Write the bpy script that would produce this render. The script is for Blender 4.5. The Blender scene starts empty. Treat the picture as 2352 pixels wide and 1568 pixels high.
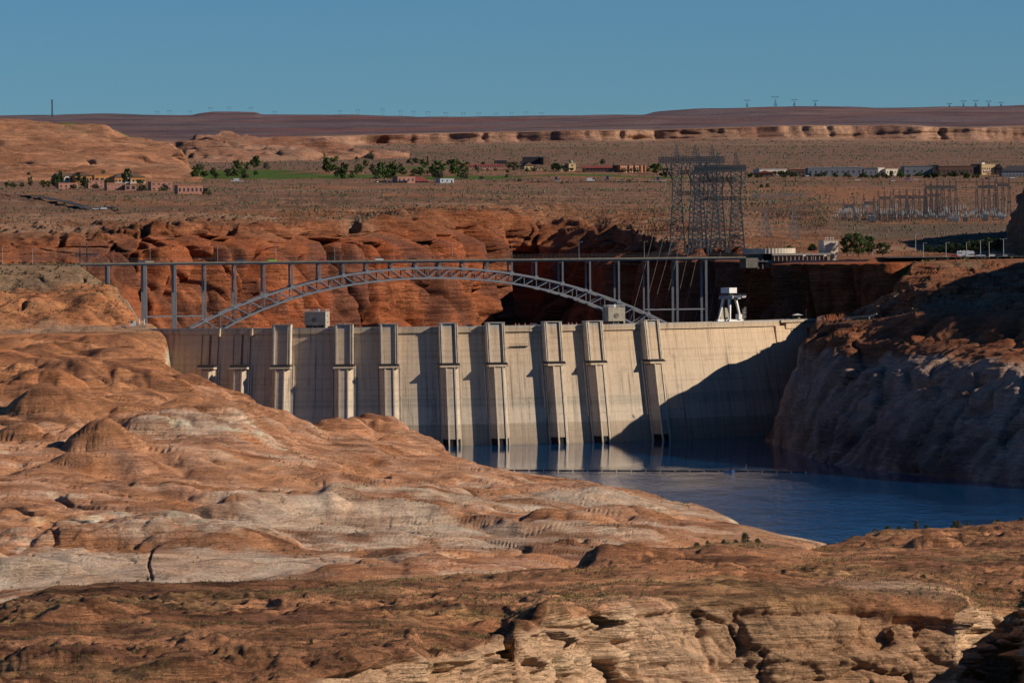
import bpy, math, random
import numpy as np
from mathutils import Matrix, Vector

random.seed(7)
rng = np.random.default_rng(7)
sc = bpy.context.scene
col = sc.collection

# ------------------------------------------------------------------ camera
FPX, IW, IH = 11000.0, 2352.0, 1568.0       # focal length and frame in photo pixels
CAMZ = 103.0                                 # metres above the lake
PITCH = math.atan((784 - 570) / FPX)
ROLL = -math.atan(0.0095)
cam_rot = Matrix.Rotation(math.radians(90) - PITCH, 3, 'X') @ Matrix.Rotation(ROLL, 3, 'Z')
cd = bpy.data.cameras.new('camera')
cd.sensor_fit = 'HORIZONTAL'; cd.sensor_width = 36.0
cd.lens = 36.0 * FPX / IW
cd.clip_start = 5.0; cd.clip_end = 40000.0
camera = bpy.data.objects.new('camera', cd)
camera.matrix_world = Matrix.Translation((0, 0, CAMZ)) @ cam_rot.to_4x4()
col.objects.link(camera); sc.camera = camera

# ------------------------------------------------------------------ light
SUN_AZ = math.radians(77.0)     # to the right of the direction back to the camera
SUN_EL = math.radians(27.0)
sdir = Vector((math.sin(SUN_AZ) * math.cos(SUN_EL), -math.cos(SUN_AZ) * math.cos(SUN_EL), math.sin(SUN_EL)))
sl = bpy.data.lights.new('sun', 'SUN')
sl.energy = 5.0; sl.angle = math.radians(0.5); sl.color = (1.0, 0.86, 0.70)
sun = bpy.data.objects.new('sun', sl)
sun.rotation_euler = sdir.to_track_quat('Z', 'Y').to_euler()
col.objects.link(sun)

world = bpy.data.worlds.new('World'); sc.world = world; world.use_nodes = True
wn = world.node_tree; wn.nodes.clear()
wo = wn.nodes.new('ShaderNodeOutputWorld'); wb = wn.nodes.new('ShaderNodeBackground')
sky = wn.nodes.new('ShaderNodeTexSky'); sky.sky_type = 'NISHITA'; sky.sun_disc = False
sky.sun_elevation = SUN_EL
sky.sun_rotation = math.atan2(sdir.x, sdir.y)
sky.altitude = 500; sky.air_density = 0.85; sky.dust_density = 0.0; sky.ozone_density = 10.0
tint = wn.nodes.new('ShaderNodeMix'); tint.data_type = 'RGBA'; tint.blend_type = 'MULTIPLY'; tint.inputs[0].default_value = 1.0; tint.inputs[7].default_value = (0.80, 1.0, 1.0, 1)
wn.links.new(sky.outputs[0], tint.inputs[6]); wn.links.new(tint.outputs[2], wb.inputs[0]); wb.inputs[1].default_value = 0.064
wn.links.new(wb.outputs[0], wo.inputs[0])

sc.view_settings.view_transform = 'Standard'; sc.view_settings.look = 'None'
sc.view_settings.exposure = 0.0; sc.view_settings.gamma = 1.0
sc.view_settings.use_curve_mapping = False
sc.cycles.use_denoising = True
sc.cycles.max_bounces = 5; sc.cycles.diffuse_bounces = 2; sc.cycles.glossy_bounces = 3
sc.cycles.transmission_bounces = 2; sc.cycles.caustics_reflective = False; sc.cycles.caustics_refractive = False

# ------------------------------------------------------------------ place helpers
_R = np.array(cam_rot)
def ray(px, py):
    d = np.stack([(np.asarray(px, float) - IW / 2) / FPX, (IH / 2 - np.asarray(py, float)) / FPX, -np.ones(np.shape(px))], -1)
    d = d @ _R.T
    return d[..., 0] / d[..., 1], d[..., 2] / d[..., 1]      # X per metre of Y, Z per metre of Y
def at(px, py, D):
    """a point of the place: seen at (px, py), D metres away"""
    a, b = ray(px, py)
    return np.stack([a * D, np.asarray(D, float) + 0 * a, CAMZ + b * D], -1)
def at_z(px, py, z):
    a, b = ray(px, py)
    return at(px, py, (z - CAMZ) / b)
def V(p): return Vector((float(p[0]), float(p[1]), float(p[2])))

# ------------------------------------------------------------------ noise
_P = np.random.default_rng(3).permutation(256).astype(np.int32); _P = np.concatenate([_P, _P, _P])
_g = np.random.default_rng(5).normal(size=(256, 3)); _G = (_g / np.linalg.norm(_g, axis=1)[:, None]).astype(np.float32)
def pn(x, y, z, seed=0):
    x = np.asarray(x, np.float32) + np.float32(seed * 17.31); y = np.asarray(y, np.float32) + np.float32(seed * 7.77); z = np.asarray(z, np.float32) + np.float32(seed * 3.19)
    xi = np.floor(x).astype(np.int32); yi = np.floor(y).astype(np.int32); zi = np.floor(z).astype(np.int32)
    fx = x - xi; fy = y - yi; fz = z - zi
    u = fx * fx * fx * (fx * (fx * 6 - 15) + 10); v = fy * fy * fy * (fy * (fy * 6 - 15) + 10); w = fz * fz * fz * (fz * (fz * 6 - 15) + 10)
    xi &= 255; yi &= 255; zi &= 255
    def c(i, j, k):
        h = _P[_P[_P[(xi + i) & 255] + ((yi + j) & 255)] + ((zi + k) & 255)]
        g = _G[h]
        return g[..., 0] * (fx - i) + g[..., 1] * (fy - j) + g[..., 2] * (fz - k)
    def mix(a, b, t): return a + (b - a) * t
    return mix(mix(mix(c(0,0,0), c(1,0,0), u), mix(c(0,1,0), c(1,1,0), u), v),
               mix(mix(c(0,0,1), c(1,0,1), u), mix(c(0,1,1), c(1,1,1), u), v), w) * 1.5
def fbm(p, L, octs=3, seed=0, gain=0.5, sz=1.0):
    s = 0; a = 1.0
    for o in range(octs):
        f = 2.03 ** o / L
        s = s + a * pn(p[..., 0] * f, p[..., 1] * f, p[..., 2] * f * sz, seed + o); a *= gain
    return s
def billow(p, L, octs=2, seed=0, sz=1.0):
    s = 0; a = 1.0
    for o in range(octs):
        f = 2.1 ** o / L
        s = s + a * (np.abs(pn(p[..., 0] * f, p[..., 1] * f, p[..., 2] * f * sz, seed + o)) * 2 - 0.5); a *= 0.45
    return s
def crack(p, L, w, seed=0, sz=0.2):
    """1 in thin upright fissures, 0 elsewhere"""
    q = pn(p[..., 0] / L, p[..., 1] / L, p[..., 2] * sz / L, seed)
    gate = np.clip(pn(p[..., 0] / (2.3 * L), p[..., 1] / (2.3 * L), p[..., 2] / (2.3 * L), seed + 9) * 2 + 0.45, 0, 1)
    return np.exp(-(q / w) ** 2) * gate
def strata(p, lam, seed=0, lat=0.012, dip=(0.03, 0.02), warp=1.0):
    """bedding: changes fast with height, slowly along the bed"""
    h = p[..., 2] + dip[0] * p[..., 0] + dip[1] * p[..., 1] + warp * lam * 2.0 * pn(p[..., 0] / (lam * 18), p[..., 1] / (lam * 18), p[..., 2] / (lam * 30), seed + 31)
    return pn(p[..., 0] * lat, p[..., 1] * lat, h / lam, seed)
def sstep(a, b, x):
    t = np.clip((x - a) / (b - a), 0, 1); return t * t * (3 - 2 * t)

# ------------------------------------------------------------------ materials
MATS = {}
def node_mat(name):
    m = bpy.data.materials.new(name); m.use_nodes = True
    nt = m.node_tree; b = nt.nodes['Principled BSDF']
    return m, nt, b
def mixrgb(nt, a, b, fac, mode='MIX'):
    n = nt.nodes.new('ShaderNodeMix'); n.data_type = 'RGBA'; n.blend_type = mode
    for sock, val in ((n.inputs[0], fac), (n.inputs[6], a), (n.inputs[7], b)):
        if hasattr(val, 'is_output'): nt.links.new(val, sock)
        elif isinstance(val, (int, float)): sock.default_value = val
        else: sock.default_value = (*val, 1)
    return n.outputs[2]
def tex_noise(nt, vec, scale, detail=4, rough=0.6, dist=0.0):
    n = nt.nodes.new('ShaderNodeTexNoise'); n.inputs['Scale'].default_value = scale; n.inputs['Detail'].default_value = detail
    n.inputs['Roughness'].default_value = rough; n.inputs['Distortion'].default_value = dist
    nt.links.new(vec, n.inputs['Vector']); return n.outputs['Fac']
def mapping(nt, vec, scale):
    n = nt.nodes.new('ShaderNodeMapping'); n.inputs['Scale'].default_value = scale; nt.links.new(vec, n.inputs['Vector']); return n.outputs[0]
def ramp(nt, fac, stops):
    n = nt.nodes.new('ShaderNodeValToRGB'); e = n.color_ramp.elements
    while len(e) < len(stops): e.new(0.5)
    for i, (p, c) in enumerate(stops):
        e[i].position = p; e[i].color = (c, c, c, 1) if isinstance(c, (int, float)) else (*c, 1)
    nt.links.new(fac, n.inputs[0]); return n.outputs[0]
def bump(nt, b, height, dist, strength=1.0, prev=None):
    n = nt.nodes.new('ShaderNodeBump'); n.inputs['Distance'].default_value = dist; n.inputs['Strength'].default_value = strength
    nt.links.new(height, n.inputs['Height'])
    if prev is not None: nt.links.new(prev, n.inputs['Normal'])
    nt.links.new(n.outputs[0], b.inputs['Normal']); return n.outputs[0]
def rock_mat(name, unit, strata_amt=0.5, bump_amt=0.8):
    """sandstone: colour from the painted geology, plus grain, cross-bedding lines and fine relief at `unit` metres"""
    m, nt, b = node_mat(name)
    g = nt.nodes.new('ShaderNodeNewGeometry').outputs['Position']
    at_ = nt.nodes.new('ShaderNodeAttribute'); at_.attribute_name = 'col'
    def mapr(rot, scale):
        n = nt.nodes.new('ShaderNodeMapping'); n.inputs['Rotation'].default_value = rot; n.inputs['Scale'].default_value = scale
        nt.links.new(g, n.inputs['Vector']); return n.outputs[0]
    grain = tex_noise(nt, g, 1.0 / unit, 5, 0.75)
    big = tex_noise(nt, g, 0.10 / unit, 4, 0.6)
    sel = ramp(nt, tex_noise(nt, mapr((0, 0, 0), (0.02 / unit, 0.02 / unit, 0.12 / unit)), 1.0, 2, 0.5), [(0.44, 0.0), (0.56, 1.0)])
    bedA = tex_noise(nt, mapr((0.05, -0.10, 0), (0.035 / unit, 0.035 / unit, 0.75 / unit)), 1.0, 5, 0.7, 0.5)
    bedB = tex_noise(nt, mapr((-0.10, 0.22, 0), (0.04 / unit, 0.04 / unit, 0.95 / unit)), 1.0, 5, 0.7, 0.8)
    bed = mixrgb(nt, bedA, bedB, sel)
    lines = ramp(nt, bed, [(0.0, 1.12), (0.40, 1.0), (0.455, 0.42), (0.475, 0.5), (0.53, 1.05), (0.62, 0.9), (0.645, 0.55), (0.68, 1.15)])
    patch = ramp(nt, tex_noise(nt, g, 0.055 / unit, 3, 0.6), [(0.40, 0.12), (0.62, 1.0)])
    lines = mixrgb(nt, (1.0, 1.0, 1.0), lines, patch)
    c1 = mixrgb(nt, at_.outputs[0], ramp(nt, grain, [(0.28, 0.5), (0.5, 1.0), (0.75, 1.28)]), 0.8, 'MULTIPLY')
    c2 = mixrgb(nt, c1, lines, strata_amt, 'MULTIPLY')
    c3 = mixrgb(nt, c2, ramp(nt, big, [(0.3, 0.66), (0.5, 1.0), (0.7, 1.22)]), 0.7, 'MULTIPLY')
    nt.links.new(c3, b.inputs['Base Color'])
    b.inputs['Roughness'].default_value = 0.95; b.inputs['Specular IOR Level'].default_value = 0.1
    vo = nt.nodes.new('ShaderNodeTexVoronoi'); vo.feature = 'DISTANCE_TO_EDGE'; vo.inputs['Scale'].default_value = 0.16 / unit
    nt.links.new(mapr((0.1, 0.1, 0.3), (0.6, 0.5, 1.2)), vo.inputs['Vector'])
    joint = ramp(nt, vo.outputs['Distance'], [(0.0, 0.0), (0.035, 1.0)])
    jm = mixrgb(nt, (1.0, 1.0, 1.0), joint, ramp(nt, big, [(0.45, 0.0), (0.62, 0.8)]))
    c4 = mixrgb(nt, c3, jm, 0.55, 'MULTIPLY'); nt.links.new(c4, b.inputs['Base Color'])
    n1 = bump(nt, b, bed, unit * 2.0, bump_amt)
    n2 = bump(nt, b, lines, unit * 0.45, bump_amt, n1)
    bump(nt, b, grain, unit * 1.5, bump_amt, n2)
    MATS[name] = m; return m
def plain(name, color, rough=0.7, spec=0.3, metal=0.0, var=0.15, unit=1.0, emit=None):
    m, nt, b = node_mat(name)
    g = nt.nodes.new('ShaderNodeNewGeometry').outputs['Position']
    n = tex_noise(nt, g, 1.0 / unit, 4, 0.65)
    c = mixrgb(nt, color, ramp(nt, n, [(0.3, 1 - 2 * var), (0.5, 1.0), (0.7, 1 + 1.5 * var)]), 1.0, 'MULTIPLY')
    nt.links.new(c, b.inputs['Base Color'])
    b.inputs['Roughness'].default_value = rough; b.inputs['Specular IOR Level'].default_value = spec; b.inputs['Metallic'].default_value = metal
    MATS[name] = m; return m

# ------------------------------------------------------------------ scene objects
def mesh_obj(name, verts, faces, mat, parent=None, smooth=False, base=None):
    me = bpy.data.meshes.new(name)
    verts = np.asarray(verts, float)
    if base is not None: verts = verts - np.asarray(base)
    me.from_pydata([tuple(v) for v in verts], [], [tuple(f) for f in faces])
    if mat is not None: me.materials.append(MATS[mat] if isinstance(mat, str) else mat)
    if smooth: me.shade_smooth()
    o = bpy.data.objects.new(name, me); col.objects.link(o)
    if base is not None: o.location = tuple(float(b) for b in base)
    if parent is not None:
        o.parent = parent
        o.location = Vector(o.location) - parent.location
    return o
def tag(o, label=None, cat=None, group=None, kind=None):
    if label: o['label'] = label
    if cat: o['category'] = cat
    if group: o['group'] = group
    if kind: o['kind'] = kind
    return o
def thing(name, loc, label, cat, group=None):
    o = bpy.data.objects.new(name, None); o.empty_display_size = 1; o.location = V(loc); col.objects.link(o)
    return tag(o, label, cat, group)
class MB:
    """collects simple solids into one mesh"""
    def __init__(s): s.v = []; s.f = []
    def add(s, verts, faces):
        n = len(s.v); s.v += [tuple(map(float, v)) for v in verts]; s.f += [tuple(i + n for i in f) for f in faces]; return s
    def hexa(s, p):   # 8 points: bottom ring then top ring
        return s.add(p, [(3, 2, 1, 0), (4, 5, 6, 7), (0, 1, 5, 4), (1, 2, 6, 5), (2, 3, 7, 6), (3, 0, 4, 7)])
    def box(s, c, d, rz=0.0):
        ca, sa = math.cos(rz), math.sin(rz); pts = []
        for z in (-.5, .5):
            for x, y in ((-.5, -.5), (.5, -.5), (.5, .5), (-.5, .5)):
                X, Y = x * d[0], y * d[1]
                pts.append((c[0] + X * ca - Y * sa, c[1] + X * sa + Y * ca, c[2] + z * d[2]))
        return s.hexa(pts)
    def bar(s, p, q, w, h=None):
        p, q = V(p), V(q); h = h or w
        d = (q - p); L = d.length
        if L < 1e-6: return s
        d /= L
        up = Vector((0, 0, 1)) if abs(d.z) < 0.95 else Vector((0, 1, 0))
        a = d.cross(up).normalized(); b_ = a.cross(d).normalized()
        pts = []
        for e in (p, q):
            for x, y in ((-.5, -.5), (.5, -.5), (.5, .5), (-.5, .5)): pts.append(tuple(e + a * (x * w) + b_ * (y * h)))
        return s.hexa(pts)
    def cyl(s, c, r0, r1, h, n=10, z0=0.0):
        pts = [(c[0] + r0 * math.cos(2 * math.pi * i / n), c[1] + r0 * math.sin(2 * math.pi * i / n), c[2] + z0) for i in range(n)]
        pts += [(c[0] + r1 * math.cos(2 * math.pi * i / n), c[1] + r1 * math.sin(2 * math.pi * i / n), c[2] + z0 + h) for i in range(n)]
        return s.add(pts, [tuple(range(n - 1, -1, -1)), tuple(range(n, 2 * n))] + [(i, (i + 1) % n, n + (i + 1) % n, n + i) for i in range(n)])
    def prism(s, poly, z0, z1):   # poly: plan points, anticlockwise
        n = len(poly)
        return s.add([(p[0], p[1], z0) for p in poly] + [(p[0], p[1], z1) for p in poly],
                     [tuple(range(n - 1, -1, -1)), tuple(range(n, 2 * n))] + [(i, (i + 1) % n, n + (i + 1) % n, n + i) for i in range(n)])
    def build(s, name, mat, parent=None, smooth=False):
        base = np.mean(np.array(s.v), axis=0) if parent is None else np.array(worig(parent))
        if parent is None: base[2] = min(v[2] for v in s.v)
        o = mesh_obj(name, s.v, s.f, mat, None, smooth, base)
        if parent is not None: o.parent = parent; o.location = (0, 0, 0)
        return o
def worig(o):
    v = Vector((0, 0, 0))
    while o is not None: v = v + o.location; o = o.parent
    return v
_UNIT = {}
def obar(name, p, q, w, h, mat, parent):
    """one straight member as an object of its own, sharing a unit bar"""
    if mat not in _UNIT:
        mb = MB().box((0, 0, 0), (1, 1, 1)); me = bpy.data.meshes.new('bar_' + mat); me.from_pydata(mb.v, [], mb.f); me.materials.append(MATS[mat]); _UNIT[mat] = me
    p, q = V(p), V(q); d = q - p; L = d.length; d.normalize()
    up = Vector((0, 0, 1)) if abs(d.z) < 0.97 else Vector((0, 1, 0))
    a = d.cross(up).normalized(); u = a.cross(d).normalized()
    M = Matrix((( d.x * L, a.x * w, u.x * h, 0), (d.y * L, a.y * w, u.y * h, 0), (d.z * L, a.z * w, u.z * h, 0), (0, 0, 0, 1)))
    M.translation = (p + q) / 2 - (worig(parent) if parent else Vector((0, 0, 0)))
    o = bpy.data.objects.new(name, _UNIT[mat]); col.objects.link(o); o.parent = parent; o.matrix_basis = M
    return o
def empty_part(name, parent):
    o = bpy.data.objects.new(name, None); col.objects.link(o); o.parent = parent; return o
def copy_tree(o, parent=None, loc=None):
    c = o.copy(); col.objects.link(c); c.parent = parent
    if loc is not None: c.location = V(loc)
    for ch in list(o.children): copy_tree(ch, c)
    return c
# ------------------------------------------------------------------ the ground, one sheet per landform
def zrow(px, D, z):      # a point given by its height instead of its place in the picture
    a, b = ray(px, 570.0 + (1176 - px) * 0.0095)
    return (a * D, D, z)
def resample_px(row, pxs):
    """row of (px, py, D) or ('z', px, D, z), left to right -> points at pxs"""
    P = []; X = []
    for r in row:
        if r[0] == 'z': X.append(r[1]); P.append(zrow(*r[1:]))
        else:
            X.append(r[0])
            P.append(tuple(at_z(r[0], r[1], 0.0)) if r[2] is None else tuple(at(*r)))
    P = np.array(P, float); X = np.array(X, float)
    # interpolate in the (direction, distance, height) frame so that columns stay straight in plan
    A = P[:, 0] / P[:, 1]
    a = np.interp(pxs, X, A); D = np.interp(pxs, X, P[:, 1])
    s = (CAMZ - P[:, 2]) / P[:, 1]
    z = CAMZ - np.interp(pxs, X, s) * D
    return np.stack([a * D, D, z], -1)
def blur_axis(G, n, axis, keep=True):
    if n < 1: return G
    k = np.hanning(2 * n + 3)[1:-1]; k /= k.sum()
    pad = [(0, 0)] * G.ndim; pad[axis] = (n, n)
    E = np.pad(G, pad, mode='edge') if not keep else np.pad(G, pad, mode='reflect', reflect_type='odd')
    out = np.zeros_like(G)
    for i, w in enumerate(k):
        sl_ = [slice(None)] * G.ndim; sl_[axis] = slice(i, i + G.shape[axis]); out += w * E[tuple(sl_)]
    return out
def lay(rows, counts):
    """rows: (K, N, 3) key rows -> smooth grid and, per grid row, its key-row coordinate"""
    out = []; kk = []
    for i in range(len(rows) - 1):
        n = counts[i]
        for j in range(n):
            t = j / n; out.append(rows[i] * (1 - t) + rows[i + 1] * t); kk.append(i + t)
    out.append(rows[-1]); kk.append(len(rows) - 1)
    return np.array(out), np.array(kk)
def normals(G):
    du = np.gradient(G, axis=1); dv = np.gradient(G, axis=0)
    n = np.cross(du, dv); n /= np.linalg.norm(n, axis=-1)[..., None] + 1e-9
    n[n[..., 2] < -0.2] *= -1
    return n
def grid_obj(name, G, C, mat, kind='structure', smooth=False, gain=(1, 1, 1)):
    C = np.clip(C * np.array(gain), 0.01, 0.82)
    r, c = G.shape[:2]
    me = bpy.data.meshes.new(name)
    nv = r * c; me.vertices.add(nv); me.vertices.foreach_set('co', G.reshape(-1).astype(np.float32))
    i = np.arange(nv).reshape(r, c)
    q = np.stack([i[:-1, :-1], i[:-1, 1:], i[1:, 1:], i[1:, :-1]], -1).reshape(-1, 4)
    nf = len(q)
    me.loops.add(nf * 4); me.loops.foreach_set('vertex_index', q.reshape(-1).astype(np.int32))
    me.polygons.add(nf); me.polygons.foreach_set('loop_start', np.arange(0, nf * 4, 4, dtype=np.int32))
    me.update(calc_edges=True); me.validate()
    if smooth: me.shade_smooth()
    ca = me.color_attributes.new('col', 'FLOAT_COLOR', 'POINT')
    cc = np.ones((nv, 4), np.float32); cc[:, :3] = C.reshape(-1, 3); ca.data.foreach_set('color', cc.reshape(-1))
    me.materials.append(MATS[mat])
    o = bpy.data.objects.new(name, me); col.objects.link(o); o['kind'] = kind
    return o
def proj(G):
    """where points fall in the photo, in its pixels"""
    d = (G - np.array([0, 0, CAMZ])) @ _R
    return IW / 2 - d[..., 0] / d[..., 2] * FPX, IH / 2 + d[..., 1] / d[..., 2] * FPX
def mixc(a, b, t):
    a = np.asarray(a, float); b = np.asarray(b, float); t = np.clip(t, 0, 1)[..., None]; return a * (1 - t) + b * t
def blob(G, px, py, D, rx, ry, rot=0.0):
    """soft patch on the ground round a place: 1 inside, 0 outside (world plan distance)"""
    c = at(px, py, D); dx = G[..., 0] - c[0]; dy = G[..., 1] - c[1]
    ca, sa = math.cos(rot), math.sin(rot)
    return np.exp(-(((dx * ca + dy * sa) / rx) ** 2 + ((-dx * sa + dy * ca) / ry) ** 2))

RED = (0.31, 0.135, 0.065); TAN = (0.37, 0.20, 0.11); DARK = (0.155, 0.075, 0.047); PALE = (0.56, 0.465, 0.355)
PINK = (0.43, 0.265, 0.185); SAND = (0.43, 0.225, 0.125); SCRUB = (0.20, 0.165, 0.105); GREEN = (0.065, 0.135, 0.026); MAUVE = (0.25, 0.155, 0.125)

def bh(P, d, dip): return P[..., 2] + d + dip[0] * P[..., 0] + dip[1] * P[..., 1]
def beds(P, d, lam, seed, lat, dip=(0.03, 0.02), k=3.0, warp=1.0):
    """stepped bedding relief (-1..1), faded out where the mesh is too coarse to carry it"""
    Q = P.copy(); Q[..., 2] = P[..., 2] + d
    h = bh(P, d, dip)
    g0 = np.abs(np.gradient(h, axis=0)); g1 = np.abs(np.gradient(h, axis=1))
    fade = np.exp(-(g0 / (0.22 * lam)) ** 2 - (g1 / (0.22 * lam)) ** 2)
    return np.tanh(k * strata(Q, lam, seed, lat, dip, warp)) * blur_axis(fade, 3, 0)

def blocks(P, cell, seed):
    """jointed rock: every joint block is pushed in or out and tilted a little (-1..1); second value 1 at the joints"""
    shp = P.shape[:-1]; Q = (P / np.array(cell)).reshape(-1, 3).astype(np.float32) + seed * 11.3
    Q = Q + 0.22 * np.stack([pn(Q[:, 0] * 1.3, Q[:, 1] * 1.3, Q[:, 2] * 1.3, seed + k) for k in range(3)], -1)
    I = np.floor(Q).astype(np.int32); b1 = np.full(len(Q), 9e9, np.float32); b2 = b1.copy(); val = np.zeros(len(Q), np.float32)
    for i in (-1, 0, 1):
        for j in (-1, 0, 1):
            for k in (-1, 0, 1):
                C_ = I + np.array([i, j, k], np.int32); h = _P[_P[_P[C_[:, 0] & 255] + (C_[:, 1] & 255)] + (C_[:, 2] & 255)]
                g = _G[h]; c = C_ + 0.5 + 0.42 * g; d_ = Q - c; r2 = (d_ * d_).sum(1)
                g2 = _G[(h * 7 + 13) & 255]
                v = g2[:, 0] * 0.75 + 0.9 * (d_ * g2).sum(1)
                nb = r2 < b1; b2 = np.where(nb, b1, np.minimum(b2, r2)); val = np.where(nb, v, val); b1 = np.where(nb, r2, b1)
    return val.reshape(shp), np.exp(-((np.sqrt(b2) - np.sqrt(b1)) / 0.09) ** 2).reshape(shp)
BED = {}      # the tint of each bed (-1..1), by seed
def scarps(P, L, k, seed, stretch=(1, 1), soft=0.2):
    """low ledges: gentle backs that end in short scarps along winding lines (0..1)"""
    q = pn(P[..., 0] / L * stretch[0], P[..., 1] / L * stretch[1], 0 * P[..., 0], seed) + 0.3 * pn(P[..., 0] / L * 2.3 * stretch[0], P[..., 1] / L * 2.3 * stretch[1], 0 * P[..., 0], seed + 1) + 0.13 * pn(P[..., 0] / L * 6, P[..., 1] / L * 6, 0 * P[..., 0], seed + 2)
    f = q * k; BED[seed] = _G[np.floor(f).astype(np.int32) * 37 + seed & 255][..., 0]; f = f - np.floor(f)
    return f / (1 - soft) * (f < 1 - soft) + (1 - sstep(1 - soft, 1, f)) * (f >= 1 - soft)
rock_mat('rock_near', 0.55, 0.75, 0.9)
rock_mat('rock_shore', 1.1, 0.55, 0.9)
rock_mat('rock_cliff', 2.0, 0.4, 0.9)
rock_mat('rock_far', 6.0, 0.4, 0.7)
rock_mat('rock_wall', 2.0, 0.16, 0.9)
SHEETS = {}

# ---- foreground bench with the undercut cliff ---------------------------------------------
pxs = np.linspace(-70, 2520, 840)
F = [
 [('z', -70, 1010, 12), ('z', 1300, 1040, 12), ('z', 1895, 1150, 12), ('z', 2520, 1230, 10)],
 [('z', -70, 935, 30), ('z', 1300, 985, 32), ('z', 1895, 1085, 32), ('z', 2520, 1170, 32)],
 [(-70,1395,900),(0,1382,905),(60,1362,910),(120,1347,915),(250,1339,920),(400,1337,920),(600,1335,925),(900,1324,940),(1200,1312,960),(1330,1300,970),
  (1370,1284,985),(1420,1272,1000),(1550,1258,1020),(1700,1242,1040),(1790,1247,1045),(1860,1257,1040),(1895,1254,1060),(1930,1240,1080),(2030,1214,1110),
  (2100,1209,1120),(2200,1208,1130),(2280,1198,1140),(2352,1194,1150),(2520,1190,1150)],
 [(-70,1440,790),(400,1422,800),(800,1402,815),(1100,1382,830),(1300,1360,850),(1500,1322,900),(1700,1310,930),(1900,1300,960),(2100,1282,985),(2352,1272,1000),(2520,1270,1000)],
 [(-70,1600,640),(300,1590,645),(560,1582,660),(640,1568,668),(760,1527,700),(880,1503,718),(945,1494,724),(985,1502,731),(1080,1486,755),(1150,1462,782),(1183,1441,778),(1280,1404,808),(1440,1374,838),
  (1600,1368,846),(1900,1374,856),(2120,1387,862),(2205,1401,862),(2228,1394,890),(2260,1396,900),(2352,1393,905),(2390,1412,880),(2440,1480,780),(2520,1560,690)],  # past the right edge: unseen wall, added to keep the sun off the recess
 [(-70,1625,620),(300,1615,625),(560,1607,640),(640,1590,655),(760,1548,693),(880,1524,712),(945,1514,717),(985,1522,728),(1080,1506,752),(1150,1482,779),(1183,1462,773),(1280,1426,804),(1440,1396,835),
  (1600,1390,843),(1900,1396,853),(2120,1407,859),(2205,1420,859),(2228,1414,889),(2260,1414,899),(2352,1412,903),(2390,1432,877),(2440,1500,776),(2520,1580,685)],
 [(-70,1760,530),(300,1750,535),(560,1740,560),(640,1715,640),(760,1720,684),(880,1715,705),(945,1715,708),(985,1715,716),(1080,1715,740),(1150,1715,766),(1183,1715,757),(1280,1715,786),(1440,1715,820),
  (1600,1715,828),(1900,1715,838),(2120,1715,845),(2205,1715,848),(2228,1715,882),(2260,1715,890),(2352,1715,894),(2390,1715,870),(2440,1720,760),(2520,1730,670)],
]
K = np.array([resample_px(r, pxs) for r in F])
G, kk = lay(K, [3, 10, 110, 120, 12, 110])
G = blur_axis(G, 5, 0); G = blur_axis(G, 4, 1)
N = normals(G)
cliff = sstep(0.25, 0.75, 1 - np.abs(N[..., 2]))
flat = 1 - cliff
Nh_ = N * np.array([1, 1, 0.15]); Nh_ /= np.linalg.norm(Nh_, axis=-1)[..., None] + 1e-6; N = N * flat[..., None] + Nh_ * cliff[..., None]
kr = kk[:, None] + 0 * G[..., 0]
top = sstep(1.2, 2.2, kr)
P0 = G.copy()
d = 0
hum = billow(P0 * np.array([0.75, 0.42, 1]), 26, 2, 11)
d = d + flat * top * (1.15 * hum * sstep(2.0, 2.5, kr) * (0.35 + 0.9 * sstep(0.0, 0.5, fbm(P0, 90, 2, 51) + 0.1)) + 0.45 * fbm(P0, 8, 3, 13))
st = beds(P0, d, 1.5, 17, 0.03, (0.045, 0.035), 4)
d = d + flat * top * 0.38 * st
d = d + flat * top * 0.2 * beds(P0, d, 0.7, 19, 0.05, (0.05, 0.03), 3)
d = d + flat * top * 0.12 * fbm(P0, 2.5, 2, 20)
sc1 = scarps(P0, 34, 8, 301, (0.26, 1.0), .14); sc2 = scarps(P0, 13, 6, 305, (0.3, 1.0), .2); rough = sstep(-0.25, 0.35, fbm(P0 * np.array([.6, 1, 1]), 55, 2, 309))
bk, je = blocks(P0, (5.0, 8, 4.0), 311)
sc1, sc2, bk, je = [blur_axis(blur_axis(q, 1, 0), 2, 1) for q in (sc1, sc2, bk, je)]
d = d + flat * top * sstep(2.0, 2.3, kr) * (0.25 + 0.95 * rough) * (1.1 * (sc1 - .4) + 0.5 * (sc2 - .4) + 0.25 * bk - 0.25 * je)
# the cliff: ledges, alcoves, fissures, spalled blocks
bc1, jc1 = blocks(P0, (20, 18, 8), 321); bc2, jc2 = blocks(P0, (5.5, 7, 2.0), 325)
led = strata(P0, 2.6, 21, 0.02, (0.02, 0.0)); led2 = strata(P0, 0.9, 23, 0.05, (0.05, 0.0))
d = d + cliff * (0.9 * np.tanh(5 * led) + 0.3 * np.tanh(3 * led2) + 1.5 * fbm(P0, 13, 2, 25) + 0.35 * billow(P0, 9.0, 2, 27, 0.7)
                 + 2.8 * bc1 - 1.9 * jc1 + 0.5 * bc2 - 0.3 * jc2 - 2.2 * crack(P0, 16, 0.05, 29) + 0.25 * fbm(P0, 1.5, 2, 33)
                 - 0.9 * np.exp(-(pn(P0[..., 0] / 5, P0[..., 1] / 5, P0[..., 2] / 3.0, 35) / 0.16) ** 2) * sstep(0.1, 0.5, pn(P0[..., 0] / 11, P0[..., 1] / 11, P0[..., 2] / 7, 36)))
G = P0 + N * d[..., None]
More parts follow.
